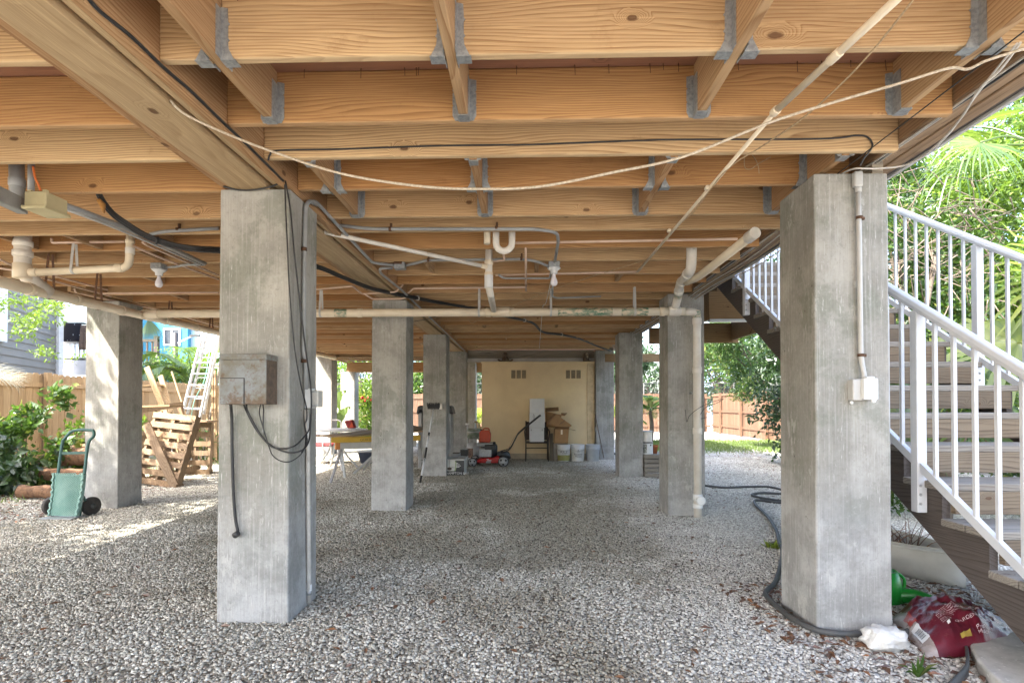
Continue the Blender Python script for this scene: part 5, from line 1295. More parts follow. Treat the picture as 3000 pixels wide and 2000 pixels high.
MB().tube(fil([(xl, CYc + .5, zs_), (xl, CYc + .58, .92), (xr + .18, CYc + .58, .92), (xr + .18, CYc + .5, zs_)], .08), .014, 8).build('backrest', M['rail'], t)
t = thing('blue_tub', 'dark blue plastic tub on gravel behind the sawhorse legs', 'tub', (aY(1085, 1330, 11.6).x, 11.6, 0))
c = Vector((aY(1085, 1330, 11.6).x, 11.6, 0)); MB().lathe([(.2, .01), (.26, .24), (.28, .25), (.28, .27), (.25, .27), (.2, .1), (0, .08)], c, 20).build('body', plain('dark blue plastic', (.05, .07, .12), (.07, .09, .14), .5), t); MB().lathe([(.262, .245), (.287, .25), (.287, .268), (.262, .272)], c, 20).build('rim', M['conduit'], t)
# lumber stored overhead at the back of the left bay
for k, (py, Y, x0, x1, lab) in enumerate(((1046, 14.0, -5.0, -2.4, 'upper long board stored overhead at the back of the left bay'), (1052, 13.6, -4.9, -2.0, 'lower long board stored overhead at the back of the left bay'))):
    z = aY(1000, py, Y).z
    tag(MB().bar((x0, Y, z), (x1, Y + .3, z + .01), .2, .04).build('stored_board', M['lumber']), lab, 'board')
# ------------------------------------------------------------ foreground right
hs = [(2045, 1424), (2120, 1432), (2180, 1430), (2250, 1430), (2300, 1441), (2340, 1450), (2300, 1452), (2240, 1448), (2203, 1453), (2230, 1463), (2290, 1472), (2330, 1474), (2290, 1478), (2222, 1470), (2212, 1480), (2250, 1520), (2274, 1560), (2282, 1590), (2292, 1620), (2288, 1660), (2268, 1690), (2262, 1725), (2272, 1765), (2310, 1793), (2370, 1804), (2420, 1800), (2480, 1782), (2550, 1767), (2610, 1771), (2680, 1790)]
hp = [aG(*p) + Vector((0, 0, .024)) for p in hs if p[1] <= 1660]
hp += [Vector(q) for q in ((1.70, 3.78, .024), (1.54, 3.56, .026), (1.50, 3.32, .03), (1.50, 3.10, .034), (1.545, 2.96, .036), (1.64, 2.915, .036), (1.78, 2.915, .034), (1.95, 2.93, .03), (2.10, 3.02, .026), (2.2, 3.15, .024))]
tag(MB().tube(cr(hp, 6), .0165, 12).build('garden_hose', M['rubber']), 'dark garden hose snaking over gravel and round foot of the near right pillar', 'hose')
# white coral rock
rk = Vector((1.80, 2.745, 0))
from mathutils import noise as mn
def rockpt(u, v):
    th = PI * v; ph = 2 * PI * u
    d = Vector((math.sin(th) * math.cos(ph), math.sin(th) * math.sin(ph), math.cos(th)))
    m_ = max(abs(d.x), abs(d.y), abs(d.z)) ; q = d * (1 / m_) ** .28
    n = mn.noise(d * 2.1 + Vector((3, 1, 5))) * .22 + mn.noise(d * 5.5) * .13 + mn.noise(d * 13) * .055
    return Vector((rk.x, rk.y + .06, .06)) + Vector((q.x * .10, q.y * .07, q.z * .058)) * (1 + n)
mb = MB(); mb.grid(rockpt, 44, 26)
ro = mb.build('white_rock', plain('chalky white rock', (.64, .64, .62), (.52, .52, .50), .95, scale=9, bump=1.0, speck=(.5, .49, .46), spt=.7))
tag(ro, 'lumpy white coral rock beside the burgundy mulch bag', 'rock')
# mulch bag
g0 = Vector((2.315, 2.985, 0)); ux = Vector((.994, .10, 0)); uy = Vector((-.10, .994, 0))
LW, LD, LH = .60, .48, .17
def bag(u, v, o=0.0):
    """u along the bag, v from the front edge on the ground over the top to the back"""
    a = 2 * u - 1; c = 2 * v - 1
    ex = max(0.0, 1 - abs(a) ** 2.3) ** .62; ey = max(0.0, 1 - abs(c) ** 2.6) ** .6
    taper = 1 - .42 * max(0, u - .55) / .45
    sm_ = min(1, u / .3); sm_ = sm_ * sm_ * (3 - 2 * sm_)
    h = LH * (.62 + .38 * sm_) * ex * ey * (1 - .25 * max(0, u - .5)) * taper
    cr_ = .009 * math.sin(7 * u + 11 * v * (1 + u)) + .007 * math.sin(17 * u - 9 * v) + .005 * math.sin(31 * u + 23 * v) + .010 * max(0, math.sin(26 * u + 6 * v)) * max(0, v - .55) * 2
    rg = 1 - abs(mn.noise(Vector((u * 5 + v * 2, v * 6, 1.7)))) * 2.2; rg2 = 1 - abs(mn.noise(Vector((u * 11, v * 9 + u * 4, 5.1)))) * 2.4
    h += (cr_ + .020 * max(0, rg) ** 3 * (.4 + v) + .012 * max(0, rg2) ** 3 - .01) * ex * ey
    w = LD * (.5 + .05 * math.sin(6 * u)) * taper
    p = g0 + ux * (a * LW / 2) + uy * (c * w + .02 * math.sin(5 * u)) + ux * (.10 * c) + Vector((0, 0, .012 + h))
    return p + Vector((0, -.35, .93)) * o
t = thing('mulch_bag', 'crumpled burgundy plastic bag of mulch with white print lying on the gravel', 'bag', (g0.x, g0.y, 0))
burg = plain('burgundy plastic film', (.125, .010, .022), (.085, .008, .017), .36, scale=9, bump=.35, speck=(.17, .045, .05), spt=.62)
film = plain('dusty clear film', (.30, .25, .23), (.42, .38, .36), .3, scale=9, bump=.3, speck=(.2, .15, .13), spt=.55)
MB().grid(lambda u, v: bag(.10 + .90 * u, v), 60, 36).build('front_panel', burg, t)
MB().grid(lambda u, v: bag(.10 * u, v), 12, 36).build('clear_end', film, t)
MB().grid(lambda u, v: bag(u, v) * 1.0 - Vector((0, 0, bag(u, v).z - .006)), 12, 4).build('base', burg, t)
MB().grid(lambda u, v: bag(.04 + .07 * u, .50 + .2 * v, .003), 8, 6).build('red_patch', plain('orange red print', (.4, .05, .03), (.3, .04, .03), .35), t)
MB().grid(lambda u, v: bag(.03 + .068 * u, .18 + .28 * v, .003), 6, 10).build('barcode_label', M['white'], t)
bc_ = MB()
for k in range(13):
    v0 = .235 + .013 * k; bc_.grid(lambda u, v: bag(.042 + .044 * u, v0 + (.004 + .004 * (k % 3 == 0)) * v, .0045), 4, 1)
o = bc_.build('barcode', dkp, t)
tx = MB()
def bt_(body, size, u0, v0):
    vs, fs = text_geo(body, size)
    tx.add([bag(u0 + p[0] / LW, .07 + (v0 - .02) * .44 + p[1] / .80, .0055) for p in vs], fs)
bt_('For best results after spreading mulch, wait 24 hours to water.', .0155, .22, .585)
for k, wd in enumerate((.5, .52, .30)):
    bt_('Sunshine fades natural materials. Keep bag dry and closed until ready to use.'[:int(wd * 120)], .0105, .22 + .004 * k, .70 - .035 * k)
for k, s_ in enumerate(('To obtain best results apply a layer over weeded ground and', 'bedding around plants.')): bt_(s_, .0105, .222 + .003 * k, .545 - .035 * k)
for k, s_ in enumerate(('Garden products', 'P.O. Box', 'Atlanta GA')): bt_(s_, .011, .232 + .003 * k, .45 - .036 * k)
bt_('GARDEN CLUB', .030, .34, .29); bt_('www.mulch', .0125, .60, .30)
bt_('NET CONTENTS', .027, .66, .55); bt_('2 cu ft', .026, .71, .475)
bt_('Premium', .03, .50, .10); bt_('Mulch', .03, .50, .025)
o = tx.build('lettering', plain('white print', (.62, .5, .52), None, .5), t); 
MB().grid(lambda u, v: bag(.27 + .025 * u, .188 + .03 * v, .005), 3, 3).build('printed_square', M['white'], t)
MB().grid(lambda u, v: bag(.33 + .10 * u, .06 + (.03 + .015 * u) * v, .005), 8, 3).build('yellow_badge', plain('olive yellow print', (.4, .3, .06), (.3, .22, .05), .4), t)
# concrete paver with rounded end, black edging
pv = MB()
e = [aG(2842, 1892), aG(2843, 1926), aG(2862, 1966), aG(2900, 2010), aG(2980, 2075), aG(3130, 2075), aG(3160, 1905), aG(3020, 1885), aG(2930, 1882), aG(2862, 1884)]
pv.prism([(p.x, p.y) for p in e], lambda u, v, d: (u, v, d), .0, .062)
tag(pv.build('paver', M['paver'], bevel=.012, seg=3), 'pale rounded concrete paver at foot of the stair', 'paver')
ed = [aG(2780, 2040), aG(2830, 1985), aG(2835, 1940), aG(2825, 1900), aG(2845, 1866), aG(2890, 1848), aG(2950, 1846), aG(3010, 1838)]
ep = cr(ed, 6); mb = MB(); vs = []
for p in ep: vs += [(p.x, p.y, -.01), (p.x, p.y, .055)]
mb.add(vs, [(2 * i, 2 * i + 2, 2 * i + 3, 2 * i + 1) for i in range(len(ep) - 1)], True)
eo = mb.build('edging_strip', M['rubber'], solid=.012); tag(eo, 'curved dark rubber edging strip round the paver', 'edging')
# watering can / pots behind the pillar
c = Vector((2.235, 3.50, 0))
t = thing('watering_can', 'bright green plastic watering can half hidden behind the near right pillar', 'watering can', c)
gr = plain('bright green plastic', (.012, .27, .03), (.01, .22, .025), .35, scale=5, bump=.03)
MB().lathe([(.10, .01), (.115, .02), (.105, .14), (.085, .2), (.08, .2), (.0, .16)], c, 22).build('body', gr, t)
MB().tube(cr([c + Vector((.06, -.04, .05)), c + Vector((.15, -.10, .07)), c + Vector((.25, -.16, .045)), c + Vector((.33, -.21, .02))], 5), [.05, .036, .024, .012], 12).build('spout', gr, t)
MB().tube(cr([c + Vector((.06, -.02, .2)), c + Vector((.12, -.03, .15)), c + Vector((.11, -.03, .06))], 6), .009, 8).build('handle', gr, t)
c = Vector((2.30, 3.78, 0))
t = thing('red_pot', 'dark red plastic pot behind the green watering can', 'pot', c)
rdp = plain('dark red plastic', (.22, .015, .012), (.17, .012, .01), .4)
MB().lathe([(.09, .0), (.12, .15), (.125, .155), (.125, .17), (.115, .17), (.09, .05), (0, .04)], c, 20).build('body', rdp, t); MB().lathe([(.122, .19), (.128, .195), (.128, .215), (.12, .215), (.1, .14), (0, .14)], c + Vector((.01, 0, -.02)), 20).build('rim', rdp, t)
# white boat shaped planter with dead plants
t = thing('boat_planter', 'white boat shaped planter with dead twigs under the stair', 'planter', (2.75, 3.75, 0))
bow = aG(2838, 1728); bow.y += .02; stn = Vector((2.52, 4.35, 0)); L_ = bow - stn; Ld = L_.normalized(); Sd = Vector((Ld.y, -Ld.x, 0))
def hull(u, v, ins=0.0):
    k = u; w = .23 * (1 - k ** 2.6) ** .7 * (1 - .15 * (1 - k)) + .012
    hgt = .25 + .05 * (1 - k) - .02 * math.sin(PI * k)
    a = (v - .5) * 2; s = math.copysign(abs(a) ** .55, a) if a else 0
    z = hgt * (abs(a) ** 1.9)
    return stn + Ld * (L_.length * (k * (1 - ins * .06) + ins * .02)) + Sd * (s * (w - ins)) + Vector((0, 0, .005 + z + (.0 if not ins else .012)))
wh = plain('off white planter plastic', (.66, .65, .60), (.56, .55, .5), .45, scale=4, bump=.03)
MB().grid(lambda u, v: hull(u, v), 24, 20).build('hull', wh, t)
MB().grid(lambda u, v: hull(u, v, .02), 24, 20).build('inner', wh, t)
MB().add([hull(0, i / 20) for i in range(21)], [tuple(range(21))]).build('transom', wh, t)
for v_ in (.02, .98):
    MB().tube([hull(k / 16, v_) + Vector((0, 0, .008)) for k in range(17)], .012, 8).build('gunwale', wh, t)
MB().tube([hull(k / 16, .03) * .55 + hull(k / 16, .12) * .45 + Sd * -.002 for k in range(16)], .006, 6).build('rub_line', M['conduit_lt'], t)
so_ = MB(); so_.grid(lambda u, v: hull(.03 + .9 * u, .22 + .56 * v) * Vector((1, 1, 0)).x * 0 + Vector((hull(.03 + .9 * u, .18 + .64 * v, .03).x, hull(.03 + .9 * u, .18 + .64 * v, .03).y, .19 + .012 * math.sin(17 * u) * math.sin(9 * v))), 16, 8); so_.build('soil', M['oldrust'], t)
twg = MB(); rr = random.Random(8)
for k in range(46):
    q = stn + Ld * (L_.length * (.05 + .6 * rr.random())) + Sd * (rr.random() - .5) * .22 + Vector((0, 0, .19)); d = Vector((rr.random() - .5, rr.random() - .5, .35 + .5 * rr.random())) * .34
    twg.tube(cr([q, q + d * .5, q + d + Vector((0, 0, -.04))], 3), [.0035, .0015], 4)
o = twg.build('dead_twigs', M['litter'], t); o['kind'] = 'stuff'

# ------------------------------------------------------------ leaf helpers (numpy)
def unit(v): return v / np.maximum(np.linalg.norm(v, axis=1, keepdims=True), 1e-9)
def leaf_quads(C, size, up=.5, ratio=.45, droop=.25, seed=0, dirs=None):
    """one folded leaf (two quads) per point: tip, two side corners, base and a raised midrib"""
    g_ = np.random.default_rng(seed); n = len(C)
    D = unit(g_.normal(size=(n, 3)) * np.array([1, 1, .55]) + np.array([0, 0, -droop])) if dirs is None else unit(dirs)
    Nn = unit(g_.normal(size=(n, 3)) * .75 + np.array([0, 0, up]) + 1e-3)
    Sx = unit(np.cross(D, Nn)); Nn = np.cross(Sx, D)
    L = (size * (.65 + .7 * g_.random(n)))[:, None]; Wd = L * ratio * .5
    b = C; m1 = C + D * L * .45 + Nn * L * -.03; tip = C + D * L - Nn * L * .12
    l = C + D * L * .42 + Sx * Wd + Nn * L * .07; r = C + D * L * .42 - Sx * Wd + Nn * L * .07
    V = np.stack([b, l, tip, r, m1], 1).reshape(-1, 3)
    i = np.arange(n)[:, None] * 5
    Fq = np.concatenate([i + np.array([[0, 4, 2, 1]]), i + np.array([[0, 3, 2, 4]])], 0)
    return V, Fq
def clump_points(n, clumps, seed=0):
    """clumps: list of (centre, radii). Points are thick near each clump's shell so that the inside stays airy"""
    g_ = np.random.default_rng(seed)
    w = np.array([r[0] * r[1] * r[2] for c, r in clumps]) ** .75; w /= w.sum()
    idx = g_.choice(len(clumps), n, p=w)
    Cc = np.array([c for c, r in clumps])[idx]; Rr = np.array([r for c, r in clumps])[idx]
    d = unit(g_.normal(size=(n, 3))); rad = (.35 + .65 * g_.random(n) ** .6)[:, None]
    return Cc + d * rad * Rr * (.85 + .3 * g_.random(n))[:, None]
def sprig_points(n, clumps, size, seed=0, per=7):
    """leaves set along short twigs: reads as sprays instead of dust"""
    g_ = np.random.default_rng(seed); m = n // per
    B = clump_points(m, clumps, seed); ctr = np.mean([c for c, r in clumps], 0)
    D = unit(unit(B - ctr) * .8 + g_.normal(size=(m, 3)) * .6 + np.array([0, 0, -.12]))
    k = np.arange(per)
    P = B[:, None, :] + D[:, None, :] * (k * size * .62)[None, :, None]
    side = unit(np.cross(D, g_.normal(size=(m, 3))))
    sg = np.where(k % 2 == 0, 1.0, -1.0)
    dirs = D[:, None, :] * .55 + side[:, None, :] * sg[None, :, None] * .8 + g_.normal(size=(m, per, 3)) * .25
    return P.reshape(-1, 3), dirs.reshape(-1, 3)
def tree(name, label, cat, base, clumps, n, size, mat, trunk_r=.08, group=None, seed=1, bark='bark', ratio=.5, limbs=True, per=7, lean=None):
    t = thing(name, label, cat, base, group)
    C, D = sprig_points(n, clumps, size, seed, per)
    V, Fq = leaf_quads(C, size, .55, ratio, seed=seed, dirs=D)
    fastmesh('crown', V, Fq, mat, t)
    b = Vector(base); rr = random.Random(seed)
    ctr = sum((Vector(c) for c, r in clumps), Vector()) / len(clumps)
    fork = b.lerp(ctr, .45) + Vector(((rr.random() - .5) * .2, 0, 0))
    if trunk_r:
        MB().tube(cr([b + Vector((0, 0, -.05)), b.lerp(fork, .5) + Vector(((rr.random() - .5) * .25, (rr.random() - .5) * .2, 0)), fork], 6), [trunk_r, trunk_r * .65], 10).build('trunk', M[bark], t)
        if limbs:
            for c, r in clumps[:14]:
                c = Vector(c); MB().tube(cr([fork, fork.lerp(c, .5) + Vector(((rr.random() - .5) * .3, (rr.random() - .5) * .3, .1)), c], 5), [trunk_r * .5, trunk_r * .12], 7).build('limb', M[bark], t)
    return t
def blob(cx, cy, cz, rx, ry, rz, k, seed, s=.42):
    rr = random.Random(seed); out = []
    for i in range(k):
        while True:
            a, b, c = rr.uniform(-1, 1), rr.uniform(-1, 1), rr.uniform(-1, 1)
            if a * a + b * b + c * c < 1: break
        f = s * (.7 + .6 * rr.random())
        out.append(((cx + a * rx, cy + b * ry, cz + c * rz), (rx * f, ry * f, rz * f * .8)))
    return out
def fan_leaf(mb, c, ax, up, L, nseg=26, spread=4.6, w=.05, droop=.5, rr=random):
    """a palmate frond: strips radiating from c"""
    ax = Vector(ax).normalized(); up = Vector(up).normalized(); sd = ax.cross(up).normalized()
    for i in range(nseg):
        a = -spread / 2 + spread * i / (nseg - 1)
        d = (ax * math.cos(a) + sd * math.sin(a)).normalized(); s = d.cross(up).normalized()
        l = L * (.78 + .22 * math.cos(a * .6)) * rr.uniform(.92, 1.05)
        vs = []
        for k in range(6):
            q = k / 5; ww = w * (.25 + 1.5 * q) * (1 if q < .5 else max(.04, (1 - q) * 2))
            p = c + d * (l * q) - up * (.04 * L * math.sin(q * 3)) + Vector((0, 0, -droop * L * max(0, q - .45) ** 2 * 1.6 * rr.uniform(.6, 1.5)))
            vs += [p - s * ww / 2, p + s * ww / 2]
        mb.add(vs, [(2 * k, 2 * k + 1, 2 * k + 3, 2 * k + 2) for k in range(5)], True)
def feather(mb, base, tip, sag, L, n=34, rr=random, w=.028, vee=.5):
    """a feather palm frond along a drooping rib"""
    base, tip = Vector(base), Vector(tip); mid = (base + tip) / 2 + Vector((0, 0, sag))
    P = [base * (1 - t) ** 2 + mid * 2 * t * (1 - t) + tip * t * t for t in [k / n for k in range(n + 1)]]
    mb.tube(P, [.012, .003], 5)
    for k in range(3, n):
        t_ = (P[k + 1] - P[k - 1]).normalized(); s = t_.cross(Vector((0, 0, 1))).normalized(); q = k / n
        ll = L * math.sin(PI * (.12 + .85 * q)) ** .7
        for sg in (-1, 1):
            d = (s * sg + t_ * .75 + Vector((0, 0, vee * (.7 - q)))).normalized(); e = d.cross(Vector((0, 0, 1))).normalized()
            a = P[k]; b = a + d * ll * .55 + Vector((0, 0, -.02)); c = a + d * ll + Vector((0, 0, -.28 * ll * rr.uniform(.5, 1.6)))
            mb.add([a - e * w * .3, a + e * w * .3, b + e * w * .5, b - e * w * .5, c], [(0, 1, 2, 3), (3, 2, 4)], True)
# ------------------------------------------------------------ fences round the yard
def fence(label, p0, p1, h, mat, bw=.14, dog=True, rails=(.3, 1.5), post_step=2.4, side=1, seed=0, zb=.03, thick=.018):
    p0, p1 = Vector(p0), Vector(p1); d = (p1 - p0); L = d.length; d.normalize(); s = Vector((d.y, -d.x, 0)) * side
    t = thing('wooden_fence', label, 'fence', p0)
    rr = random.Random(seed); mb = MB(); x = 0
    while x < L - bw:
        hh = h + rr.uniform(-.012, .012); w = bw - .007; o = p0 + d * x + s * rr.uniform(-.003, .003)
        P = [(0, zb), (w, zb), (w, hh - .035), (w - .03, hh), (.03, hh), (0, hh - .035)] if dog else [(0, zb), (w, zb), (w, hh), (0, hh)]
        mb.prism(P, lambda u, v, q: o + d * u + s * q + Vector((0, 0, v)), 0, thick); x += bw
    mb.build('picket_panel', mat, t)
    for z in rails:
        MB().bar(p0 + s * (thick + .02) + Vector((0, 0, z)), p1 + s * (thick + .02) + Vector((0, 0, z)), .036, .085).build('rail', mat, t)
    x = .3
    while x < L:
        o = p0 + d * x + s * (thick + .084); MB().box((o.x - .045, o.y - .045, -.1), (o.x + .045, o.y + .045, h + .02)).build('post', mat, t, bevel=.004); x += post_step
    return t
fence('pale cedar picket fence with dog eared tops along left side of the yard', (-9.1, 2.5, 0), (-9.1, 24.9, 0), 1.83, M['fence'], side=1, rails=(.3, 1.62), seed=3)
fence('red brown board fence lit by sun on right side of the yard', (8.6, 10.0, 0), (8.6, 25.3, 0), 1.76, M['fence_red'], dog=False, side=-1, rails=(.35, .98, 1.7), post_step=2.3, seed=4, thick=.02)
fence('dim brown board fence across the back of the yard', (-9.0, 25.4, 0), (8.5, 25.4, 0), 1.78, M['fence_red'], dog=False, side=1, rails=(.3, .95, 1.6), seed=5)
# chain link fence beyond
t = thing('chain_link_fence', 'dark chain link fence beyond the back board fence', 'fence', (0, 27, 0))
for k in range(14): MB().tube([(-14 + k * 2.2, 27, 0), (-14 + k * 2.2, 27, 2.35)], .03, 6).build('post', M['rubber'], t)
MB().tube([(-14, 27, 2.33), (14.6, 27, 2.33)], .022, 6).build('top_rail', M['rubber'], t)
mb = MB()
for k in range(170):
    for s in (-1, 1):
        x = -14 + k * .17; mb.bar((x, 27, .9), (x + s * 1.4, 27, 2.32), .006, .006, (0, 1, 0))
o = mb.build('mesh', M['rubber'], t); o['kind'] = 'stuff'

# ------------------------------------------------------------ houses beyond
t = thing('grey_house', 'neighbouring house with grey lap siding and white corner, beyond left fence', 'house', (-13.8, 16, 0))
gs = plain('grey siding', (.215, .205, .185), (.20, .19, .17), .7, scale=2, bump=.03)
cA = Vector((aY(166, 1000, 16.0).x, 16.0, 0)); dv_ = Vector((.4, -1, 0)).normalized()
nv = Vector((1, .4, 0)).normalized()
mb = MB(); z = .3
while z < 7:
    a = cA + nv * .025; vs = [a + Vector((0, 0, z)), a + dv_ * 9 + Vector((0, 0, z)), cA + dv_ * 9 + Vector((0, 0, z + .2)), cA + Vector((0, 0, z + .2))]
    mb.add(vs + [v - nv * .3 for v in vs], [(0, 1, 2, 3), (3, 2, 6, 7), (0, 4, 5, 1), (7, 6, 5, 4), (0, 3, 7, 4), (1, 5, 6, 2)]); z += .2
mb.build('wall', gs, t)
MB().bar(cA + nv * .05 + Vector((0, 0, 0)), cA + nv * .05 + Vector((0, 0, 7)), .16, .16, (1, 0, 0)).build('corner_board', M['white'], t)
MB().bar(cA + dv_ * 3.35 + nv * .06 + Vector((0, 0, 2.8)), cA + dv_ * 3.35 + nv * .06 + Vector((0, 0, 6)), .5, .1, (1, .4, 0)).build('window_trim', M['white'], t)
t = thing('white_porch', 'raised white porch with railing beside the grey house', 'porch', (-13.2, 16.4, 0))
def pp(x, y, Y): return aY(x, y, Y)
Yp = 16.3
a = pp(163, 1055, Yp); b = pp(330, 1098, Yp)
MB().box((a.x, Yp, b.z), (b.x, Yp + .1, a.z)).build('skirt', M['rail'], t)
MB().box((a.x, Yp, pp(163, 1050, Yp).z), (b.x, Yp + 2.5, pp(163, 1054.5, Yp).z)).build('floor', M['rail'], t)
q0, q1, q2 = pp(172, 1045, Yp), pp(172, 1055, Yp), pp(172, 999, Yp)
MB().box((a.x, Yp, q1.z), (b.x, Yp + .06, q0.z)).build('bottom_rail', M['rail'], t)
MB().box((a.x, Yp - .01, q2.z - .09), (b.x, Yp + .07, q2.z)).build('top_rail', M['rail'], t)
x = a.x + .12
while x < b.x: MB().box((x, Yp + .01, q0.z), (x + .05, Yp + .05, q2.z - .091)).build('baluster', M['rail'], t); x += .145
MB().box((a.x, Yp - .03, -.2), (a.x + .14, Yp + .11, 6.5)).build('post', M['rail'], t)
MB().box((b.x - .14, Yp - .03, -.2), (b.x, Yp + .11, 6.5)).build('post', M['rail'], t)
for s in range(2): MB().box((a.x + .2 + s * 1.5, Yp + 2.3, -.2), (a.x + .34 + s * 1.5, Yp + 2.44, 2.4)).build('post', M['rail'], t)
# towels over the porch rail
tn = NT('black towel with stars'); p_ = tn.obj(); vo = tn.n('TexVoronoi', {'Vector': p_, 'Scale': 9.0}, out=None)
stv = tn.math('SUBTRACT', 1.0, tn.step(vo.outputs[0], .06, .16))
M['startowel'] = tn.finish(tn.mix(stv, (.006, .006, .012), (.6, .65, .7)), .9)
a = pp(171, 946, Yp - .1); b = pp(237, 1000, Yp - .1)
def drape(xa, xb, zt, zb_, lab, mat):
    mb = MB(); mb.grid(lambda u, v: (xa + (xb - xa) * u, Yp - .10 - .02 * math.sin(9 * u) * v, zt - (zt - zb_) * v + .02 * math.sin(5 * u) * (1 - v)), 14, 8); mb.grid(lambda u, v: (xa + (xb - xa) * u, Yp - .10 + .26 * v, zt + .015 * math.sin(PI * v)), 6, 3)
    tag(mb.build('towel', mat, solid=.03), lab, 'towel')
drape(a.x, b.x, a.z, b.z, 'black star patterned towel hung over the white porch rail', M['startowel'])
a = pp(240, 955, Yp); b = pp(262, 1025, Yp); drape(a.x, b.x, a.z, b.z, 'brown towel hung over porch rail beside the black star towel', plain('brown towel', (.16, .115, .09), (.12, .085, .065), .95, scale=20))
blue = plain('bright blue stucco', (.045, .22, .34), (.04, .20, .31), .8, scale=2, bump=.1)
pale = plain('pale blue stucco', (.26, .37, .43), (.24, .34, .40), .8, scale=2)
t = thing('blue_house', 'bright blue house with a dark window far beyond the left fence', 'house', (-19, 30, 0))
Yh = 30.0
a = pp(330, 1188, Yh); b = pp(548, 1188, Yh); c = pp(760, 1188, Yh)
MB().box((a.x, Yh, 0), (b.x, Yh + 6, 8)).build('wall', blue, t)
MB().box((b.x + .003, Yh + .3, 0), (c.x, Yh + 6, 8)).build('wall', pale, t)
w0 = pp(480, 966, Yh); w1 = pp(530, 1008, Yh)
wf = MB(); 
for q in ((w0.x, w0.x + .08), ((w0.x + w1.x) / 2 - .04, (w0.x + w1.x) / 2 + .04), (w1.x - .08, w1.x)): wf.box((q[0], Yh - .06, w1.z), (q[1], Yh - .002, w0.z))
wf.box((w0.x - .0, Yh - .061, w0.z + .001), (w1.x, Yh - .002, w0.z + .08)); wf.box((w0.x, Yh - .061, w1.z - .08), (w1.x, Yh - .002, w1.z - .001))
w = wf.build('window', M['white'], t)
MB().box((w0.x + .081, Yh - .02, w1.z), (w1.x - .081, Yh - .003, w0.z)).build('pane', plain('dark window glass', (.03, .04, .055), (.05, .06, .08), .1), w)
t = thing('pale_house', 'pale blue white house wall behind the white porch', 'house', (-24, 27, 0))
a = pp(100, 1188, 27); b = pp(262, 1188, 27); MB().box((a.x, 27, 0), (b.x, 33, 8)).build('wall', pale, t); MB().box((a.x, 26.9, 4.4), (b.x, 26.998, 4.7)).build('band', M['conduit'], t)
# dark deck railing
t = thing('dark_deck', 'dark brown deck railing behind the sunlit pillar beyond fence', 'deck', (-15, 20, 0))
dk_ = plain('dark brown timber', (.05, .038, .03), (.07, .05, .04), .8)
Yd = 20.5
xa, xb = pp(385, 1100, Yd).x, pp(461, 1100, Yd).x; zt, zb_ = pp(430, 993, Yd).z, pp(430, 1085, Yd).z
MB().box((xa, Yd, zt - .1), (xb, Yd + .1, zt)).build('top_rail', dk_, t); MB().box((xa, Yd, zb_ - .5), (xb, Yd + .12, zb_)).build('skirt', dk_, t); MB().box((xb - .14, Yd - .02, 0), (xb, Yd + .12, zt + .12)).build('post', dk_, t)
for k in range(5): MB().box((xa + .15 + k * .2, Yd + .02, zb_), (xa + .2 + k * .2, Yd + .07, zt - .101)).build('baluster', dk_, t)
# street light
t = thing('street_light', 'black street light pole with a flat lamp head in front of the blue house', 'street light', (pp(512, 1100, 24).x, 24, 0))
x = pp(514, 1000, 24).x; zt = pp(514, 975, 24).z
MB().tube([(x, 24, 0), (x, 24, zt)], .11, 10).build('pole', M['black'], t); MB().tube([(x, 24, zt - .5), pp(560, 986, 24)], .03, 8).build('arm', M['white'], t); e = pp(572, 984, 24); MB().box((e.x - .2, 23.9, e.z - .03), (e.x + .25, 24.1, e.z + .05)).build('lamp_head', M['black'], t)
# far houses seen between the pillars
def farhouse(label, px0, px1, py, Y, wall, h=7.0, rail_y=None):
    t = thing('far_house', label, 'house', (pp((px0 + px1) / 2, py, Y).x, Y, 0))
    a, b = pp(px0, 1188, Y), pp(px1, 1188, Y)
    MB().box((a.x, Y, 0), (b.x, Y + 5, h)).build('wall', wall, t)
    if rail_y:
        z0, z1 = pp(px0, rail_y[1], Y).z, pp(px0, rail_y[0], Y).z
        MB().box((a.x, Y - 1.2, z1 - .07), (b.x, Y - 1.12, z1)).build('balcony_rail', M['rail'], t); MB().box((a.x, Y - 1.25, z0 - .25), (b.x, Y - .002, z0)).build('balcony_floor', M['rail'], t)
        n = int((b.x - a.x) / .16)
        for k in range(n): MB().box((a.x + k * .16, Y - 1.18, z0), (a.x + k * .16 + .045, Y - 1.14, z1 - .071)).build('baluster', M['rail'], t)
        MB().box((a.x + (b.x - a.x) * .3, Y - .02, z0), (a.x + (b.x - a.x) * .7, Y - .002, z1 + 1.3)).build('door', plain('blue grey door', (.1, .16, .24), None, .3), t)
    return t
farhouse('white balconied house beyond the sunlit tree at right', 2085, 2290, 1090, 34, plain('pale blue wall', (.25, .34, .42), None, .8), rail_y=(1089, 1118))
farhouse('pale house with dark balcony railing glimpsed left of the yellow sawhorse', 940, 1010, 1110, 34, pale, rail_y=(1096, 1128))
farhouse('pale turquoise house glimpsed above the croton bush', 1040, 1250, 1110, 36, plain('pale turquoise wall', (.2, .33, .36), None, .8), rail_y=(1094, 1110))

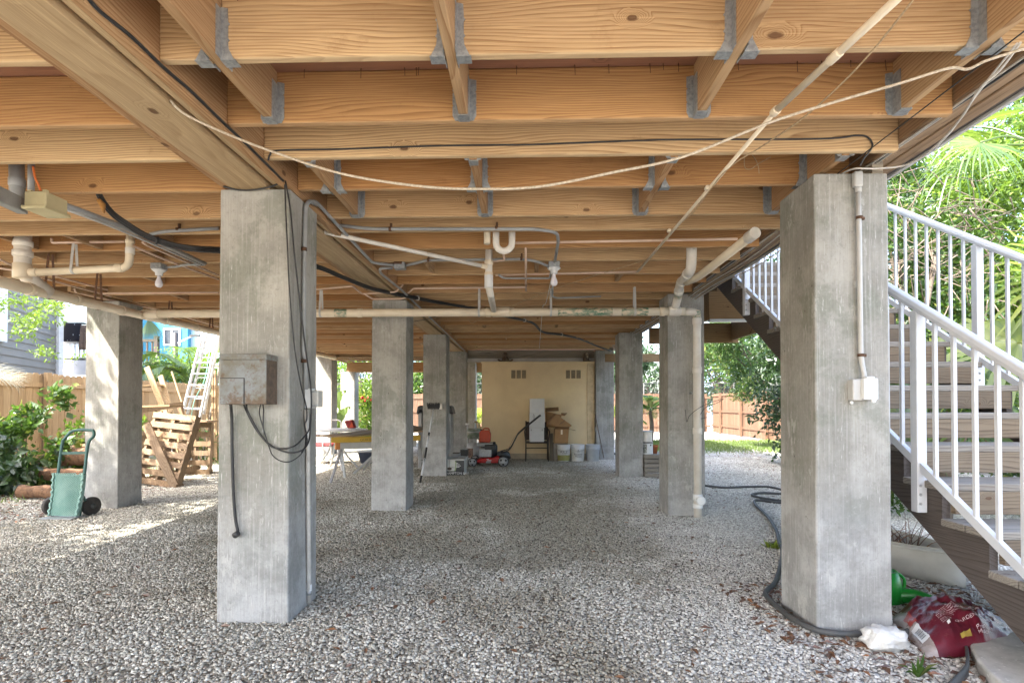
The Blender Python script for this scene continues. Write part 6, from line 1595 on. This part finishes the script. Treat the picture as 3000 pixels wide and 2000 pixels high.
# ------------------------------------------------------------ vegetation
# right of the stair
tree('leafy_tree', 'bright green leafy tree rising behind the stair railing', 'tree', (5.6, 8.5, 0), blob(5.55, 8.4, 2.9, 1.5, 1.0, 2.3, 16, 2, .36), 38000, .085, M['leaf_mid'], .09, 'leafy trees right of the stair', 2)
tree('leafy_tree', 'tall yellow green leafy tree filling top right corner of photo', 'tree', (7.6, 8.3, 0), blob(7.4, 8.2, 3.9, 1.6, 1.1, 2.6, 18, 3, .36), 40000, .09, M['leaf_lime'], .1, 'leafy trees right of the stair', 3)
tree('leafy_tree', 'dark green tree in back right of the stair behind lighter ones', 'tree', (8.2, 11.5, 0), blob(7.6, 11.6, 3.0, 2.6, 1.0, 2.8, 18, 4, .4), 42000, .12, M['leaf_dark'], .11, 'leafy trees right of the stair', 4)
tree('shrub', 'leafy shrub low behind the stair treads', 'shrub', (4.7, 6.2, 0), blob(4.75, 6.4, .9, .8, .6, .9, 9, 5, .42), 9000, .07, M['leaf_mid'], .03, None, 5)
# tangle of bare twigs by the house corner
mb = MB(); rr = random.Random(21)
for k in range(150):
    q = Vector((5.3 + rr.uniform(-.9, .9), 7.3 + rr.uniform(-.3, .3), 3.3 + rr.uniform(-.9, .9))); d = Vector((rr.gauss(0, 1), rr.gauss(0, .5), rr.gauss(-.1, .8))).normalized() * rr.uniform(.3, .7)
    mb.tube(cr([q, q + d * .5 + Vector((0, 0, rr.uniform(-.08, .08))), q + d], 3), [.009, .003], 5)
mb.tube(cr([(5.4, 7.6, 0), (5.2, 7.4, 1.6), (5.4, 7.3, 3.2)], 5), [.06, .03], 8)
o = mb.build('twigs', M['bark']); tag(o, 'tangle of bare grey vine twigs by the house corner above the stair railing', 'vine')
def palm(name, label, base, crown, fronds, mat, r=.09, cat='palm', group=None):
    t = thing(name, label, cat, base, group)
    b, c = Vector(base), Vector(crown)
    MB().tube(cr([b, b.lerp(c, .5) + Vector((.05, 0, 0)), c], 5), [r * 1.2, r * .8], 10).build('trunk', M['bark'], t)
    for fn in fronds:
        mb = MB(); st_ = fn(mb, c)
        mb.build('frond', mat, t)
    return t
def fanfrond(tipv, L, up=(0, 0, 1), seed=0, n=26, w=.045, droop=.5, spread=4.6):
    rr = random.Random(seed); tipv = Vector(tipv)
    def fn(mb, c):
        e = c + tipv; mb.tube(cr([c, c + tipv * .55 + Vector((0, 0, .08)), e], 4), .012, 6)
        fan_leaf(mb, e, tipv.normalized() + Vector((0, 0, -.35)), up, L, n, spread, w, droop, rr)
    return fn
fh = aY(2870, 418, 5.6)
palm('fan_palm', 'fan palm with drooping split fronds hanging above the stair railing', (5.7, 6.1, 0), (5.55, 6.0, 4.05),
     [fanfrond(fh - Vector((5.55, 6.0, 4.05)), .52, (-.25, -.75, .6), 1, 34, .02, .75), fanfrond((-.95, -.2, -.25), .5, (.2, -.5, .8), 2, 24, .02, 1.1), fanfrond((.6, .3, .75), .6, (0, -.5, .9), 3, 26, .025), fanfrond((.2, .4, .6), .7, (0, 0, 1), 4), fanfrond((-.4, .6, .5), .7, (0, 0, 1), 5)], M['leaf_palm'])
palm('fan_palm', 'big yellow green fan palm pressed against the far stair railing at right edge', (5.15, 5.1, 0), (5.1, 5.0, 1.7),
     [fanfrond(v, .85, u, 10 + i, 34, .055, .55, 4.9) for i, (v, u) in enumerate((((-.35, -.35, .35), (-.3, -.8, .5)), ((.2, -.6, .5), (.1, -.8, .6)), ((-.6, .1, .1), (-.6, -.5, .6)), ((-.25, -.5, -.25), (-.2, -.9, .3)), ((.35, -.35, .05), (.2, -.8, .5)), ((-.1, .1, .75), (-.3, -.5, .8)), ((.0, -.4, -.6), (-.1, -.9, .2))))], M['leaf_yel'], .12)
palm('fan_palm', 'green fan palm low behind the stair between the two railings', (4.4, 5.9, 0), (4.4, 5.9, 1.0),
     [fanfrond(v, .6, u, 30 + i, 26, .045, .6) for i, (v, u) in enumerate((((-.3, -.2, .5), (-.3, -.7, .5)), ((.3, -.3, .35), (.1, -.8, .5)), ((0, -.4, .0), (0, -.9, .3)), ((-.4, .0, .1), (-.5, -.6, .4))))], M['leaf_palm'], .08)
# dry frond skirt
mb = MB(); rr = random.Random(5)
for k in range(60):
    q = Vector((5.0 + rr.uniform(-.5, .5), 5.0 + rr.uniform(-.4, .2), 1.25 + rr.uniform(-.1, .15))); d = Vector((rr.uniform(-.7, .7), rr.uniform(-.4, .1), rr.uniform(-.5, -.05))); e = Vector((rr.uniform(-.02, .02), .0, .02))
    mb.add([q - e, q + e, q + d + e * .4, q + d - e * .4], [(0, 1, 2, 3)])
tag(mb.build('dry_fronds', M['leaf_dry']), 'heap of dry brown palm fronds hanging at foot of the big fan palm', 'fronds')
# sunlit weeping tree by the right fence
tb = (7.6, 15.5, 0)
cl = blob(6.75, 15.3, 2.9, 1.55, 1.0, .9, 13, 7, .36) + blob(7.6, 14.8, 1.3, .55, .5, 1.2, 8, 8, .45) + blob(6.3, 15.3, 2.2, .7, .6, .7, 5, 9, .4)
tree('weeping_tree', 'sunlit weeping tree with fine leaves hanging before the red fence', 'tree', tb, cl, 30000, .075, M['leaf_mid'], .09, None, 9, ratio=.4)
# trees beyond the back fence, one object each
for i, (px, py, Y, rx, rz, mat, lab) in enumerate((
    (1915, 1110, 29, 2.4, 1.9, 'leaf_dark', 'dark rounded tree beyond the back fence, left of the downspout pillar'),
    (1800, 1110, 30, 1.6, 2.0, 'leaf_dark', 'dark tree glimpsed right of the pale pillar'),
    (1400, 1110, 29, 1.2, 2.6, 'leaf_dark', 'dark tree glimpsed in gap left of the yellow wall'),
    (1225, 1135, 27.9, 1.0, 1.3, 'leaf_mid', 'round green bush glimpsed between second pillar and broom pillar'),
    (1070, 1090, 31, 2.2, 1.4, 'leaf_lime', 'pale green tree beyond the back fence above the croton bush'),
    (2120, 1085, 31, 1.7, 1.5, 'leaf_dark', 'dark green tree beyond fence at left of the sunlit weeping tree'),
    (2240, 1040, 28.6, 3.0, 2.2, 'leaf_mid', 'broad green tree beyond fence behind the weeping tree'))):
    c = pp(px, py, Y); tree('yard_tree', lab, 'tree', (c.x, Y, 0), blob(c.x, Y, c.z, rx, 1.0, rz, 12, 40 + i, .42), 5200, .2, M[mat], .12, 'trees beyond the back fence', 40 + i, ratio=.55)
# small feather palms before the back fence
def feather_palm(name, label, base, h, fl, n, mat, seed, r=.05, sag=.35):
    rr = random.Random(seed); c = Vector(base) + Vector((0, 0, h)); fr = []
    for k in range(n):
        an = 2 * PI * k / n + rr.uniform(-.25, .25); q = rr.uniform(-.25, .55)
        def fn(mb, c, an=an, q=q): feather(mb, c, c + Vector((math.cos(an) * fl, math.sin(an) * fl, q * fl)), fl * sag, fl * .42, 26, rr, .05 * fl)
        fr.append(fn)
    return palm(name, label, base, c, fr, mat, r)
x = pp(1905, 1240, 18).x; feather_palm('young_palm', 'young bright palm with pale trunk before back fence, behind the paint cans', (x, 18, 0), 1.05, 1.1, 12, M['leaf_palm'], 3, .07)
x = pp(1808, 1260, 19).x; feather_palm('young_palm', 'young yellow palm glimpsed right of the pale pillar', (x, 19, 0), .8, 1.0, 11, M['leaf_yel'], 4, .06)
x = pp(1400, 1230, 20).x; feather_palm('young_palm', 'young yellow palm glimpsed in gap left of the yellow wall', (x, 20, 0), .7, .9, 10, M['leaf_yel'], 5, .06)
# croton bush and banana seen between left pillars
x = pp(1068, 1200, 17).x
tree('croton_bush', 'bright yellow green croton bush between the second left pillar and far pillar', 'shrub', (x, 17.2, 0), blob(x, 17.2, .85, 1.0, .6, .8, 9, 15, .42), 4200, .17, M['leaf_lime'], .04, None, 15, ratio=.3)
for k in range(4):
    c = pp(1062 + k * 9, 1165 + 7 * (k % 2), 16.7); mb = MB(); mb.ball(c, .05, 8, 6, (1, 1, 1), .4, k); tag(mb.build('red_flower', plain('red flower', (.6, .03, .05), None, .6)), 'small red flower on the croton bush', 'flower', 'red flowers on the croton bush')
c = pp(1075, 1150, 16.9); mb = MB(); rr = random.Random(3)
for k in range(40):
    an = rr.uniform(0, 6.28); d = Vector((math.cos(an) * .55, math.sin(an) * .3, rr.uniform(.15, .6))); s = Vector((.02, 0, 0.012)); q = Vector((c.x - .05, c.y, c.z - .35)); mb.add([q - s, q + s, q + d * .7 + s + Vector((0, 0, .1)), q + d * .7 - s + Vector((0, 0, .1)), q + d], [(0, 1, 2, 3), (3, 2, 4)], True)
tag(mb.build('spiky_plant', M['leaf_yel']), 'spiky yellow green plant rising above the croton bush', 'plant')
bx_ = pp(975, 1320, 15.2).x
t = thing('banana_plant', 'banana plant with broad bright leaves before the fence, right of dim pillar', 'banana plant', (bx_, 15.2, 0))
MB().tube([(bx_, 15.2, 0), (bx_ + .05, 15.2, .7), (bx_ + .1, 15.2, 1.35)], [.09, .05], 10).build('stem', plain('banana stem', (.3, .33, .14), (.22, .2, .1), .7), t)
for k, (p0, p1, p2, w) in enumerate((((985, 1265), (965, 1150), (1014, 1142), .14), ((978, 1300), (945, 1165), (930, 1130), .13), ((975, 1290), (972, 1195), (985, 1262), .13), ((970, 1270), (955, 1185), (1000, 1200), .15), ((980, 1270), (1000, 1190), (1026, 1190), .1))):
    A_, B_, C_ = pp(*p0, 15.2), pp(*p1, 15.0), pp(*p2, 14.9); mb = MB(); n = 14; vs = []
    for i in range(n + 1):
        t_ = i / n; p = A_ * (1 - t_) ** 2 + B_ * 2 * t_ * (1 - t_) + C_ * t_ * t_; ww = w * math.sin(PI * min(1, .04 + t_ * .98)) ** .6
        tg = ((B_ - A_) * (1 - t_) + (C_ - B_) * t_).normalized(); s = tg.cross(Vector((.15, -1, .3))).normalized()
        vs += [p + s * ww + Vector((0, -.04 * math.sin(i * 1.7), -.05)), p, p - s * ww + Vector((0, -.04 * math.cos(i * 2.1), -.05))]
    mb.add(vs, [f for i in range(n) for f in ((3 * i, 3 * i + 1, 3 * i + 4, 3 * i + 3), (3 * i + 1, 3 * i + 2, 3 * i + 5, 3 * i + 4))], True); mb.build('leaf', M['leaf_palm'], t)

# ------------------------------------------------------------ left side of the yard
# leafy shrub before the left fence
tree('shrub', 'tall leafy green shrub before the left fence behind hand truck', 'shrub', (-7.6, 8.0, 0), blob(-7.6, 8.0, .55, .55, .4, .5, 9, 31, .34) + blob(-6.75, 8.0, .62, .4, .3, .42, 5, 32, .36) + [((-7.0, 8.0, 1.3), (.12, .12, .2))] + blob(-7.15, 8.15, .3, .7, .25, .28, 6, 35, .4), 2700, .105, M['leaf_mid'], .025, 'shrubs before the left fence', 31, ratio=.7, per=3)
tree('shrub', 'dark shrub low at left photo edge before the fence', 'shrub', (-8.1, 7.3, 0), blob(-7.2, 7.2, .42, .32, .3, .36, 6, 33, .4), 600, .11, M['leaf_dark'], .02, 'shrubs before the left fence', 33, ratio=.7, per=3)
tree('shrub', 'lime green shrub sprays just left of the sunlit pillar', 'shrub', (-6.4, 8.6, 0), blob(-6.6, 8.4, .85, .35, .2, .16, 5, 34, .45), 340, .11, M['leaf_lime'], .015, 'shrubs before the left fence', 34, ratio=.5, per=4)
# tree branch hanging in from upper left
c = aY(70, 940, 8.0)
tree('overhanging_tree', 'bright lime green tree branch hanging in before the grey house at left', 'tree', (-8.6, 7.7, 0), [((aY(x, y, 8.0).x, 7.9 + .1 * i, aY(x, y, 8.0).z), (.17, .16, .11)) for i, (x, y) in enumerate(((5, 900), (30, 880), (60, 878), (110, 885), (35, 930), (5, 960), (65, 910), (-20, 920), (12, 1015), (0, 862), (-60, 900), (-40, 1000), (140, 872), (35, 1025)))], 1000, .07, M['leaf_lime'], .05, None, 36, ratio=.45, per=4, limbs=False)
# trees outside the picture on the left that throw dappled shade
tree('shade_tree', 'loose leafy tree left of the house throwing dappled shade', 'tree', (-8.0, 1.2, 0), blob(-7.6, 1.6, 3.9, 1.0, 1.3, .9, 14, 51, .36), 4200, .2, M['leaf_mid'], .09, None, 51)
tree('shade_tree', 'taller leafy tree left of the house throwing dappled shade', 'tree', (-8.2, 4.6, 0), blob(-8.0, 4.3, 4.6, .8, 1.2, .8, 13, 52, .38), 3600, .2, M['leaf_mid'], .08, None, 52)
tree('shade_tree', 'low leafy tree far left of the house throwing dappled shade', 'tree', (-10.2, 4.6, 0), blob(-9.9, 4.4, 4.0, .9, 1.2, .9, 11, 53, .36), 2600, .2, M['leaf_mid'], .08, None, 53)
# palm beside deck and coconut palm leaves beyond the fence
x = pp(600, 1100, 16.0).x
feather_palm('coconut_palm', 'young coconut palm with bright arching fronds behind the ladder', (pp(565, 1100, 16).x, 16, 0), 1.9, 1.7, 11, M['leaf_palm'], 8, .08, .55)
c = pp(435, 965, 17.5); mb = MB(); fan_leaf(mb, Vector((c.x, 17.5, c.z + .35)), (.15, -.1, -1), (0, -1, .1), .8, 22, 1.3, .03, .3, random.Random(3)); tag(mb.build('hanging_frond', M['leaf_dark']), 'palm frond hanging down right of the sunlit pillar', 'frond')
c = aY(-5, 1090, 8.6); mb = MB()
for k in range(5): fan_leaf(mb, Vector((c.x - .25, 8.6 + .1 * k, c.z - .02 * k)), (1, -.1, .12 - .04 * k), (0, -.9, .5), .45, 12, 1.0, .007, .35, random.Random(k))
tag(mb.build('thin_frond', plain('silvery frond', (.12, .12, .095), (.09, .1, .06), .6)), 'silvery thin palm frond poking in at left edge above the fence', 'frond')
tree('hedge_bush', 'rounded dark green bush beyond left fence beside the coconut palm', 'shrub', (pp(470, 1090, 18).x, 18, 0), blob(pp(475, 1085, 18).x, 18, 1.9, .75, .6, .8, 8, 61, .45), 2600, .12, M['leaf_mid'], .04, None, 61)
tree('hedge_bush', 'yellow green bush beyond left fence right behind the coconut palm', 'shrub', (pp(560, 1080, 19).x, 19, 0), blob(pp(580, 1075, 19).x, 19, 2.0, 1.3, .6, .9, 8, 62, .45), 2600, .13, M['leaf_lime'], .04, None, 62)
tree('small_plant', 'small strappy green plant by foot of the fence right of the stacked pallets', 'plant', (pp(627, 1345, 12).x, 12, 0), blob(pp(627, 1330, 12).x, 12, .2, .28, .25, .2, 5, 63, .5), 500, .22, M['leaf_mid'], 0, None, 63, ratio=.18, per=4)
# logs
def log(label, p0, p1, r, seed):
    p0, p1 = Vector(p0), Vector(p1); t = thing('log', label, 'log', (p0 + p1) / 2, 'logs stacked before the left fence'); rr = random.Random(seed)
    n = 8; P = [p0.lerp(p1, k / n) + Vector((0, rr.uniform(-.01, .01), rr.uniform(-.01, .01))) for k in range(n + 1)]
    MB().tube(P, [r * rr.uniform(.92, 1.06) for k in range(n + 1)], 14).build('bark', M['log'], t)
    d = (p1 - p0).normalized()
    for p, s in ((p0, -1), (p1, 1)): MB().lathe([(0, 0), (r * .9, 0), (r * .88, .004), (0, .006)], p + d * s * .002, 14, d * s).build('cut_end', M['cut'], t)
log('long reddish log on the ground behind the hand truck', aG(60, 1462) + Vector((0, 0, .1)), aG(250, 1462) + Vector((0, 0, .1)), .085, 1)
log('short reddish log lying upon the long log', aG(105, 1448) + Vector((0, .12, .27)), aG(235, 1448) + Vector((.1, .12, .26)), .085, 2)
log('thick split log with pale end on top of the log pile', aG(128, 1440) + Vector((0, .25, .47)), aG(245, 1440) + Vector((.1, .2, .5)), .13, 3)
log('dark log crossing behind the thick split log', aG(150, 1438) + Vector((0, .45, .56)), aG(258, 1438) + Vector((.1, .4, .64)), .09, 4)
log('hidden bottom log supporting the pile near the sunlit pillar', aG(150, 1446) + Vector((0, .4, .12)), aG(255, 1446) + Vector((.1, .4, .12)), .11, 5)
# hand truck with green mesh
HT = Vector((aG(215, 1516).x, aG(215, 1516).y, 0)); Yh = HT.y
t = thing('hand_truck', 'green tubular hand truck with pale green mesh front and black wheels', 'hand truck', HT)
grn = plain('dark green paint', (.03, .10, .085), (.025, .08, .07), .4, scale=10, speck=(.1, .14, .11), spt=.68)
def H(px, py, dy=0): return aY(px, py, Yh + dy)
# the frame leans back a little
def lean(p, k=.16): return p + Vector((0, p.z * k, 0))
fr_ = [H(154, 1512), H(153, 1400), H(153, 1305), H(160, 1285), H(182, 1263), H(230, 1261), H(242, 1265), H(244, 1280), H(231, 1303), H(231, 1400), H(232, 1512)]
MB().tube([lean(p) for p in cr(fr_, 4)], .0165, 10).build('frame', grn, t)
MB().bar(lean(H(154, 1330)), lean(H(231, 1328)), .03, .012, (0, 1, 0)).build('crossbar', grn, t)
msh = MB(); a0, a1 = H(150, 1386), H(240, 1508)
W0 = a1.x - a0.x; H0 = a0.z - a1.z; n = 15
def ms(u, v):
    cut = .0
    return lean(Vector((a0.x + W0 * u, Yh - .035 - .02 * math.sin(PI * u) + .012 * math.sin(6 * u + 4 * v) - .05 * u * (1 - v) * .4, a1.z + H0 * v)))
for i in range(-24, 16):
    for s in (0, 1):
        pts = []
        for k in range(25):
            v = k / 24; u = (i + k) / n if s == 0 else (15 - i - k) / n
            if 0 <= u <= 1 and not (u > .68 and v > .78 + (.9 - u) * .2 and u < .84): pts.append(ms(u, v))
        if len(pts) > 1: msh.tube(pts, .0042, 4, cap=False)
o = msh.build('mesh', plain('pale green mesh', (.17, .33, .28), (.28, .44, .39), .5, scale=6), t); o['kind'] = 'stuff'
MB().grid(lambda u, v: ms(u, v * .96) + Vector((0, .02, 0)), 12, 12).build('sheet', plain('pale green sheet', (.13, .24, .21), (.28, .40, .37), .5, scale=3.5), t, solid=.003)
for u in (.03, .97): MB().tube([ms(u, k / 18) + Vector((.012 * math.sin(k * 2.4), -.012, 0)) for k in range(19)], .013, 7).build('laced_edge', plain('laced green edge', (.12, .25, .21), (.3, .45, .4), .6, scale=30), t)
MB().box((a0.x + .0, Yh - .14, .012), (a1.x, Yh + .02, .02)).build('toe_plate', M['galv'], t)
for px, wx in ((268, 0), (152, 0)):
    c = aY(px, 1488, Yh + .16); c.z = .102
    w = MB().lathe([(.06, -.028), (.094, -.026), (.102, -.016), (.102, .016), (.094, .026), (.06, .028)], c, 24, (1, -.25, 0)).build('wheel', plain('dusty black rubber', (.035, .032, .03), (.06, .055, .05), .8, scale=16), t)
    MB().lathe([(0, -.034), (.03, -.034), (.03, .0), (.055, 0), (.055, -.02), (.062, -.024), (.062, .024), (.0, .02)], c, 18, (-1, .25, 0)).build('hub', M['rubber'], t)
MB().tube([Vector((aY(152, 1488, Yh + .16).x, Yh + .16, .102)), Vector((aY(268, 1488, Yh + .16).x, Yh + .16, .102))], .01, 8).build('axle', M['oldrust'], t)
MB().tube([lean(H(232, 1450)), aY(258, 1482, Yh + .14)], .014, 8).build('strut', grn, t)
# pallets and boards leaning by the sunlit pillar
def board(mb, a, b, w, th, up=(0, -1, 0)): mb.bar(a, b, w, th, up)
def B3(px, py, Y): return aY(px, py, Y)
def pallet_at(label, p, rot_z, tilt, roll, wd=1.0, hg=1.15, grp='wooden pallets leaning by the fence', n=8):
    t = thing('pallet', label, 'pallet', p, grp)
    Mx = Matrix.Translation(p) @ Matrix.Rotation(rot_z, 4, 'Z') @ Matrix.Rotation(roll, 4, 'Y') @ Matrix.Rotation(tilt, 4, 'X')
    for x in (-wd / 2, -.02, wd / 2 - .04): MB(Mx).box((x, 0, 0), (x + .04, .09, hg)).build('runner', M['pallet'], t)
    for k in range(n):
        z = k * (hg - .09) / (n - 1); MB(Mx).box((-wd / 2 - .01, -.016, z), (wd / 2 + .01, -.001, z + .09)).build('slat', M['pallet'], t)
        if k % 3 == 0: MB(Mx).box((-wd / 2 - .01, .091, z), (wd / 2 + .01, .105, z + .09)).build('slat', M['pallet'], t)
    return t
g1 = aG(450, 1425)
pallet_at('big weathered pallet leaning right beside the sunlit pillar', Vector((aG(436, 1428).x, aG(436, 1428).y + .12, .02)), R(-16), R(-15), R(4), .85, 1.12)
g2 = aG(500, 1402)
pallet_at('paler pallet leaning behind the big weathered pallet', Vector((g2.x - .12, g2.y + .25, .02)), R(58), R(-12), R(-9), .9, 1.25, n=6)
g3 = aG(560, 1392)
pallet_at('small brown crate like pallet standing in front of the ladder', Vector((g3.x - .02, g3.y + .1, .0)), R(4), R(-4), R(0), .55, .93, n=6)
MB().box((g3.x - .34, g3.y - .02, .94), (g3.x + .28, g3.y + .35, .965)).build('x', M['pallet']); o = COL.objects[-1]; o.name = 'shelf_board'; tag(o, 'board lying flat on top of the small brown pallet', 'board')
# planks
pl_ = [((430, 1075), (478, 1195), 10.6, .11, 'lumber', 'pale plank with peeling bark leaning beside the sunlit pillar'), ((470, 1100), (500, 1200), 10.9, .10, 'lumber', 'second pale plank leaning just behind the first'), ((428, 1242), (512, 1425), 8.05, .13, 'pallet', 'dark weathered plank leaning diagonally across the pallets'),
       ((468, 1205), (505, 1405), 8.45, .09, 'lumber', 'notched orange brown board leaning on the pallets'), ((496, 1208), (528, 1400), 8.55, .09, 'lumber', 'second notched board right of the first on pallets'), ((503, 1088), (545, 1215), 11.6, .03, 'lumber', 'thin pale pole leaning on the fence left of the ladder'), ((521, 1195), (545, 1260), 11.6, .025, 'lumber', 'short thin stick leaning on fence left of the ladder')]
for (x0, y0), (x1, y1), Y, w, m, lab in pl_:
    a = aY(x0, y0, Y + .2); b = aY(x1, y1, Y)
    d = (b - a).normalized(); k = (b.z - .02) / max(.05, -d.z); b = b + d * max(0, k)
    tag(MB().bar(a, b, w, .03 if w > .05 else w, (0, -1, 0.1)).build('plank', M[m], bevel=.003), lab, 'plank')
for k, (px0, py0, px1, py1, Y) in enumerate(((400, 1192, 515, 1188, 8.75), (400, 1133, 470, 1128, 10.9))):
    a, b = aY(px0, py0, Y), aY(px1, py1, Y); tag(MB().bar(a, b, .3, .03).build('plank', M['lumber'], bevel=.003), ('flat pale board laid across the top of the pallets', 'upper flat pale board resting between the planks and pillar')[k], 'plank')
rr = random.Random(9)
for k, nm in enumerate(('leftmost', 'second', 'third', 'fourth', 'fifth', 'rightmost')):
    x0 = 606 + 6 * k; a = aY(x0 + rr.uniform(-8, 14), 1110 + rr.uniform(-30, 90), 11.9); b = aY(x0 + rr.uniform(-5, 25), 1345, 11.6); b.z = .01
    tag(MB().bar(a, b, .035, .03, (0, -1, .1)).build('stick', M['lumber']), nm + ' of six pale sticks leaning on the fence behind the ladder', 'stick')
# ladder
t = thing('ladder', 'tall aluminium extension ladder leaning up left of the near left pillar', 'ladder', aG(560, 1345))
al = plain('dull aluminium', (.55, .56, .57), (.44, .45, .46), .4, .35, scale=14, bump=.1)
def rail2(pa, pb_, Y0_, Y1_):
    return aY(*pa, Y0_), aY(*pb_, Y1_)
La, Lb = rail2((512, 1300), (597, 965), 11.3, 11.9); Ra, Rb = rail2((570, 1300), (640, 965), 11.3, 11.9)
for (a, b) in ((La, Lb), (Ra, Rb)):
    d = (b - a).normalized(); a = a - d * max(0, (a.z - .01) / d.z); b = b + d * .4
    MB().bar(a, b, .07, .03, (1, 0, 0)).build('rail', al, t, bevel=.004)
dl = (Lb - La); dr_ = (Rb - Ra)
for k in range(12):
    q = -.10 + k * .1; MB().bar(La + dl * q, Ra + dr_ * q, .04, .028).build('rung', al, t, bevel=.004)
off = Vector((.05, .09, 0))
F0, F1 = La + dl * .25 + off, La + dl * 1.12 + off; G0, G1 = Ra + dr_ * .25 + off + Vector((-.04, 0, 0)), Ra + dr_ * 1.12 + off + Vector((-.04, 0, 0))
MB().bar(F0, F1, .06, .028, (1, 0, 0)).build('fly_rail', al, t); MB().bar(G0, G1, .06, .028, (1, 0, 0)).build('fly_rail', al, t)
for k in range(9): q = .05 + k * .105; MB().bar(F0.lerp(F1, q), G0.lerp(G1, q), .03, .025).build('rung', al, t)
MB().tube(cr([La.lerp(Ra, .6) + dl * .1, La.lerp(Ra, .5) + dl * .35 + Vector((0, -.04, 0)), La.lerp(Ra, .7) + dl * .55, La.lerp(Ra, .6) + dl * .8], 5), .008, 6).build('pull_rope', plain('green rope', (.12, .3, .24), (.2, .42, .35), .8, scale=40), t)
# second ladder behind, weathered white wood
t = thing('ladder', 'second dull ladder stacked behind the aluminium one, leaning on the left eave', 'ladder', aG(600, 1330))
a0, a1 = aY(593, 1340, 11.7), aY(650, 1040, 12.0); b0_, b1_ = aY(620, 1330, 11.9), aY(668, 1040, 12.2)
for a, b in ((a0, a1), (b0_, b1_)): MB().bar(a, b, .07, .03, (1, 0, 0)).build('rail', M['crate'], t)
for k in range(10): MB().bar(a0.lerp(a1, .05 + k * .1), b0_.lerp(b1_, .05 + k * .1), .04, .02).build('rung', M['crate'], t)

# ------------------------------------------------------------ lawn patch, leaf litter, weeds
n = 14000; g_ = np.random.default_rng(3)
gx = np.concatenate([3.2 + 5.2 * g_.random(n), -8.8 + 2.4 * g_.random(2200)]); gy = np.concatenate([14.6 + 4.4 * g_.random(n) + .5 * g_.normal(size=n), 6.2 + 7 * g_.random(2200)])
C = np.stack([gx, gy, np.zeros(len(gx))], 1)
D = g_.normal(size=(len(gx), 3)) * np.array([.5, .5, .15]) + np.array([0, 0, 1])
V, Fq = leaf_quads(C, .09, 0, .12, seed=4, dirs=D)
tag(fastmesh('lawn_grass', V, Fq, M['grass']), 'patchy green lawn grass beyond the pillars at right', 'grass', kind='stuff')
n = 2600; lx = np.concatenate([1.3 + 1.9 * g_.random(900), 2.2 + 6 * g_.random(900), -8.4 + 3.2 * g_.random(1300), -3 + 5 * g_.random(450)]); ly = np.concatenate([2.2 + 1.6 * g_.random(900), 6.5 + 8 * g_.random(900), 5.6 + 3.4 * g_.random(1300) ** 1.2, 2.2 + 9 * g_.random(450)])
ok = np.ones(len(lx), bool)
for a, b, c, e in pil_rects: ok &= ~((lx > a) & (lx < c) & (ly > b) & (ly < e))
lx, ly = lx[ok], ly[ok]
C = np.stack([lx, ly, .012 + .012 * g_.random(len(lx))], 1); D = g_.normal(size=(len(lx), 3)) * np.array([1, 1, .12])
V, Fq = leaf_quads(C, .055, 3, .42, seed=6, dirs=D)
tag(fastmesh('leaf_litter', V, Fq, M['litter']), 'dead brown leaves scattered over the gravel', 'leaf litter', kind='stuff')
mb = MB(); rr = random.Random(2); c = aG(2690, 1985)
for k in range(9):
    an = rr.uniform(0, 6.28); d = Vector((math.cos(an) * .09, math.sin(an) * .06, .03 + .05 * rr.random())); s = Vector((-d.y, d.x, 0)).normalized() * .011; mb.add([c, c + d * .5 + s + Vector((0, 0, .02)), c + d, c + d * .5 - s + Vector((0, 0, .02))], [(0, 1, 2, 3)])
for k in range(3):
    d = Vector((-.03 + .03 * k, 0, .08 + .02 * k)); s = Vector((.008, 0, 0)); mb.add([c - s * .4, c + s * .4, c + d * .6 + s, c + d, c + d * .6 - s], [(0, 1, 2, 3, 4)])
tag(mb.build('weed', M['leaf_mid']), 'small green weed growing from white gravel before the mulch bag', 'weed')
mb = MB(); c = aG(2262, 1606)
for k in range(26):
    an = rr.uniform(0, 6.28); q = c + Vector((rr.uniform(-.04, .04), rr.uniform(-.04, .04), 0)); d = Vector((math.cos(an) * .06, math.sin(an) * .05, .03 + .05 * rr.random())); s = Vector((-d.y, d.x, 0)).normalized() * .014; mb.add([q, q + d * .5 + s, q + d, q + d * .5 - s], [(0, 1, 2, 3)])
tag(mb.build('weed', M['leaf_yel']), 'tiny yellow green weed beside the near right pillar', 'weed')
# coils of thin wire on the downspout pillar
w = [aY(2008, 1200, 6.1), aY(2012, 1235, 6.05), aY(2022, 1215, 6.02), aY(2060, 1188, 6.0), aY(2118, 1168, 5.95), aY(2100, 1180, 5.95), aY(2065, 1195, 6.0), aY(2050, 1225, 6.02), aY(2085, 1216, 5.98), aY(2088, 1200, 6.0)]
cable('loose loops of thin black wire tied round the downspout', w, .003)
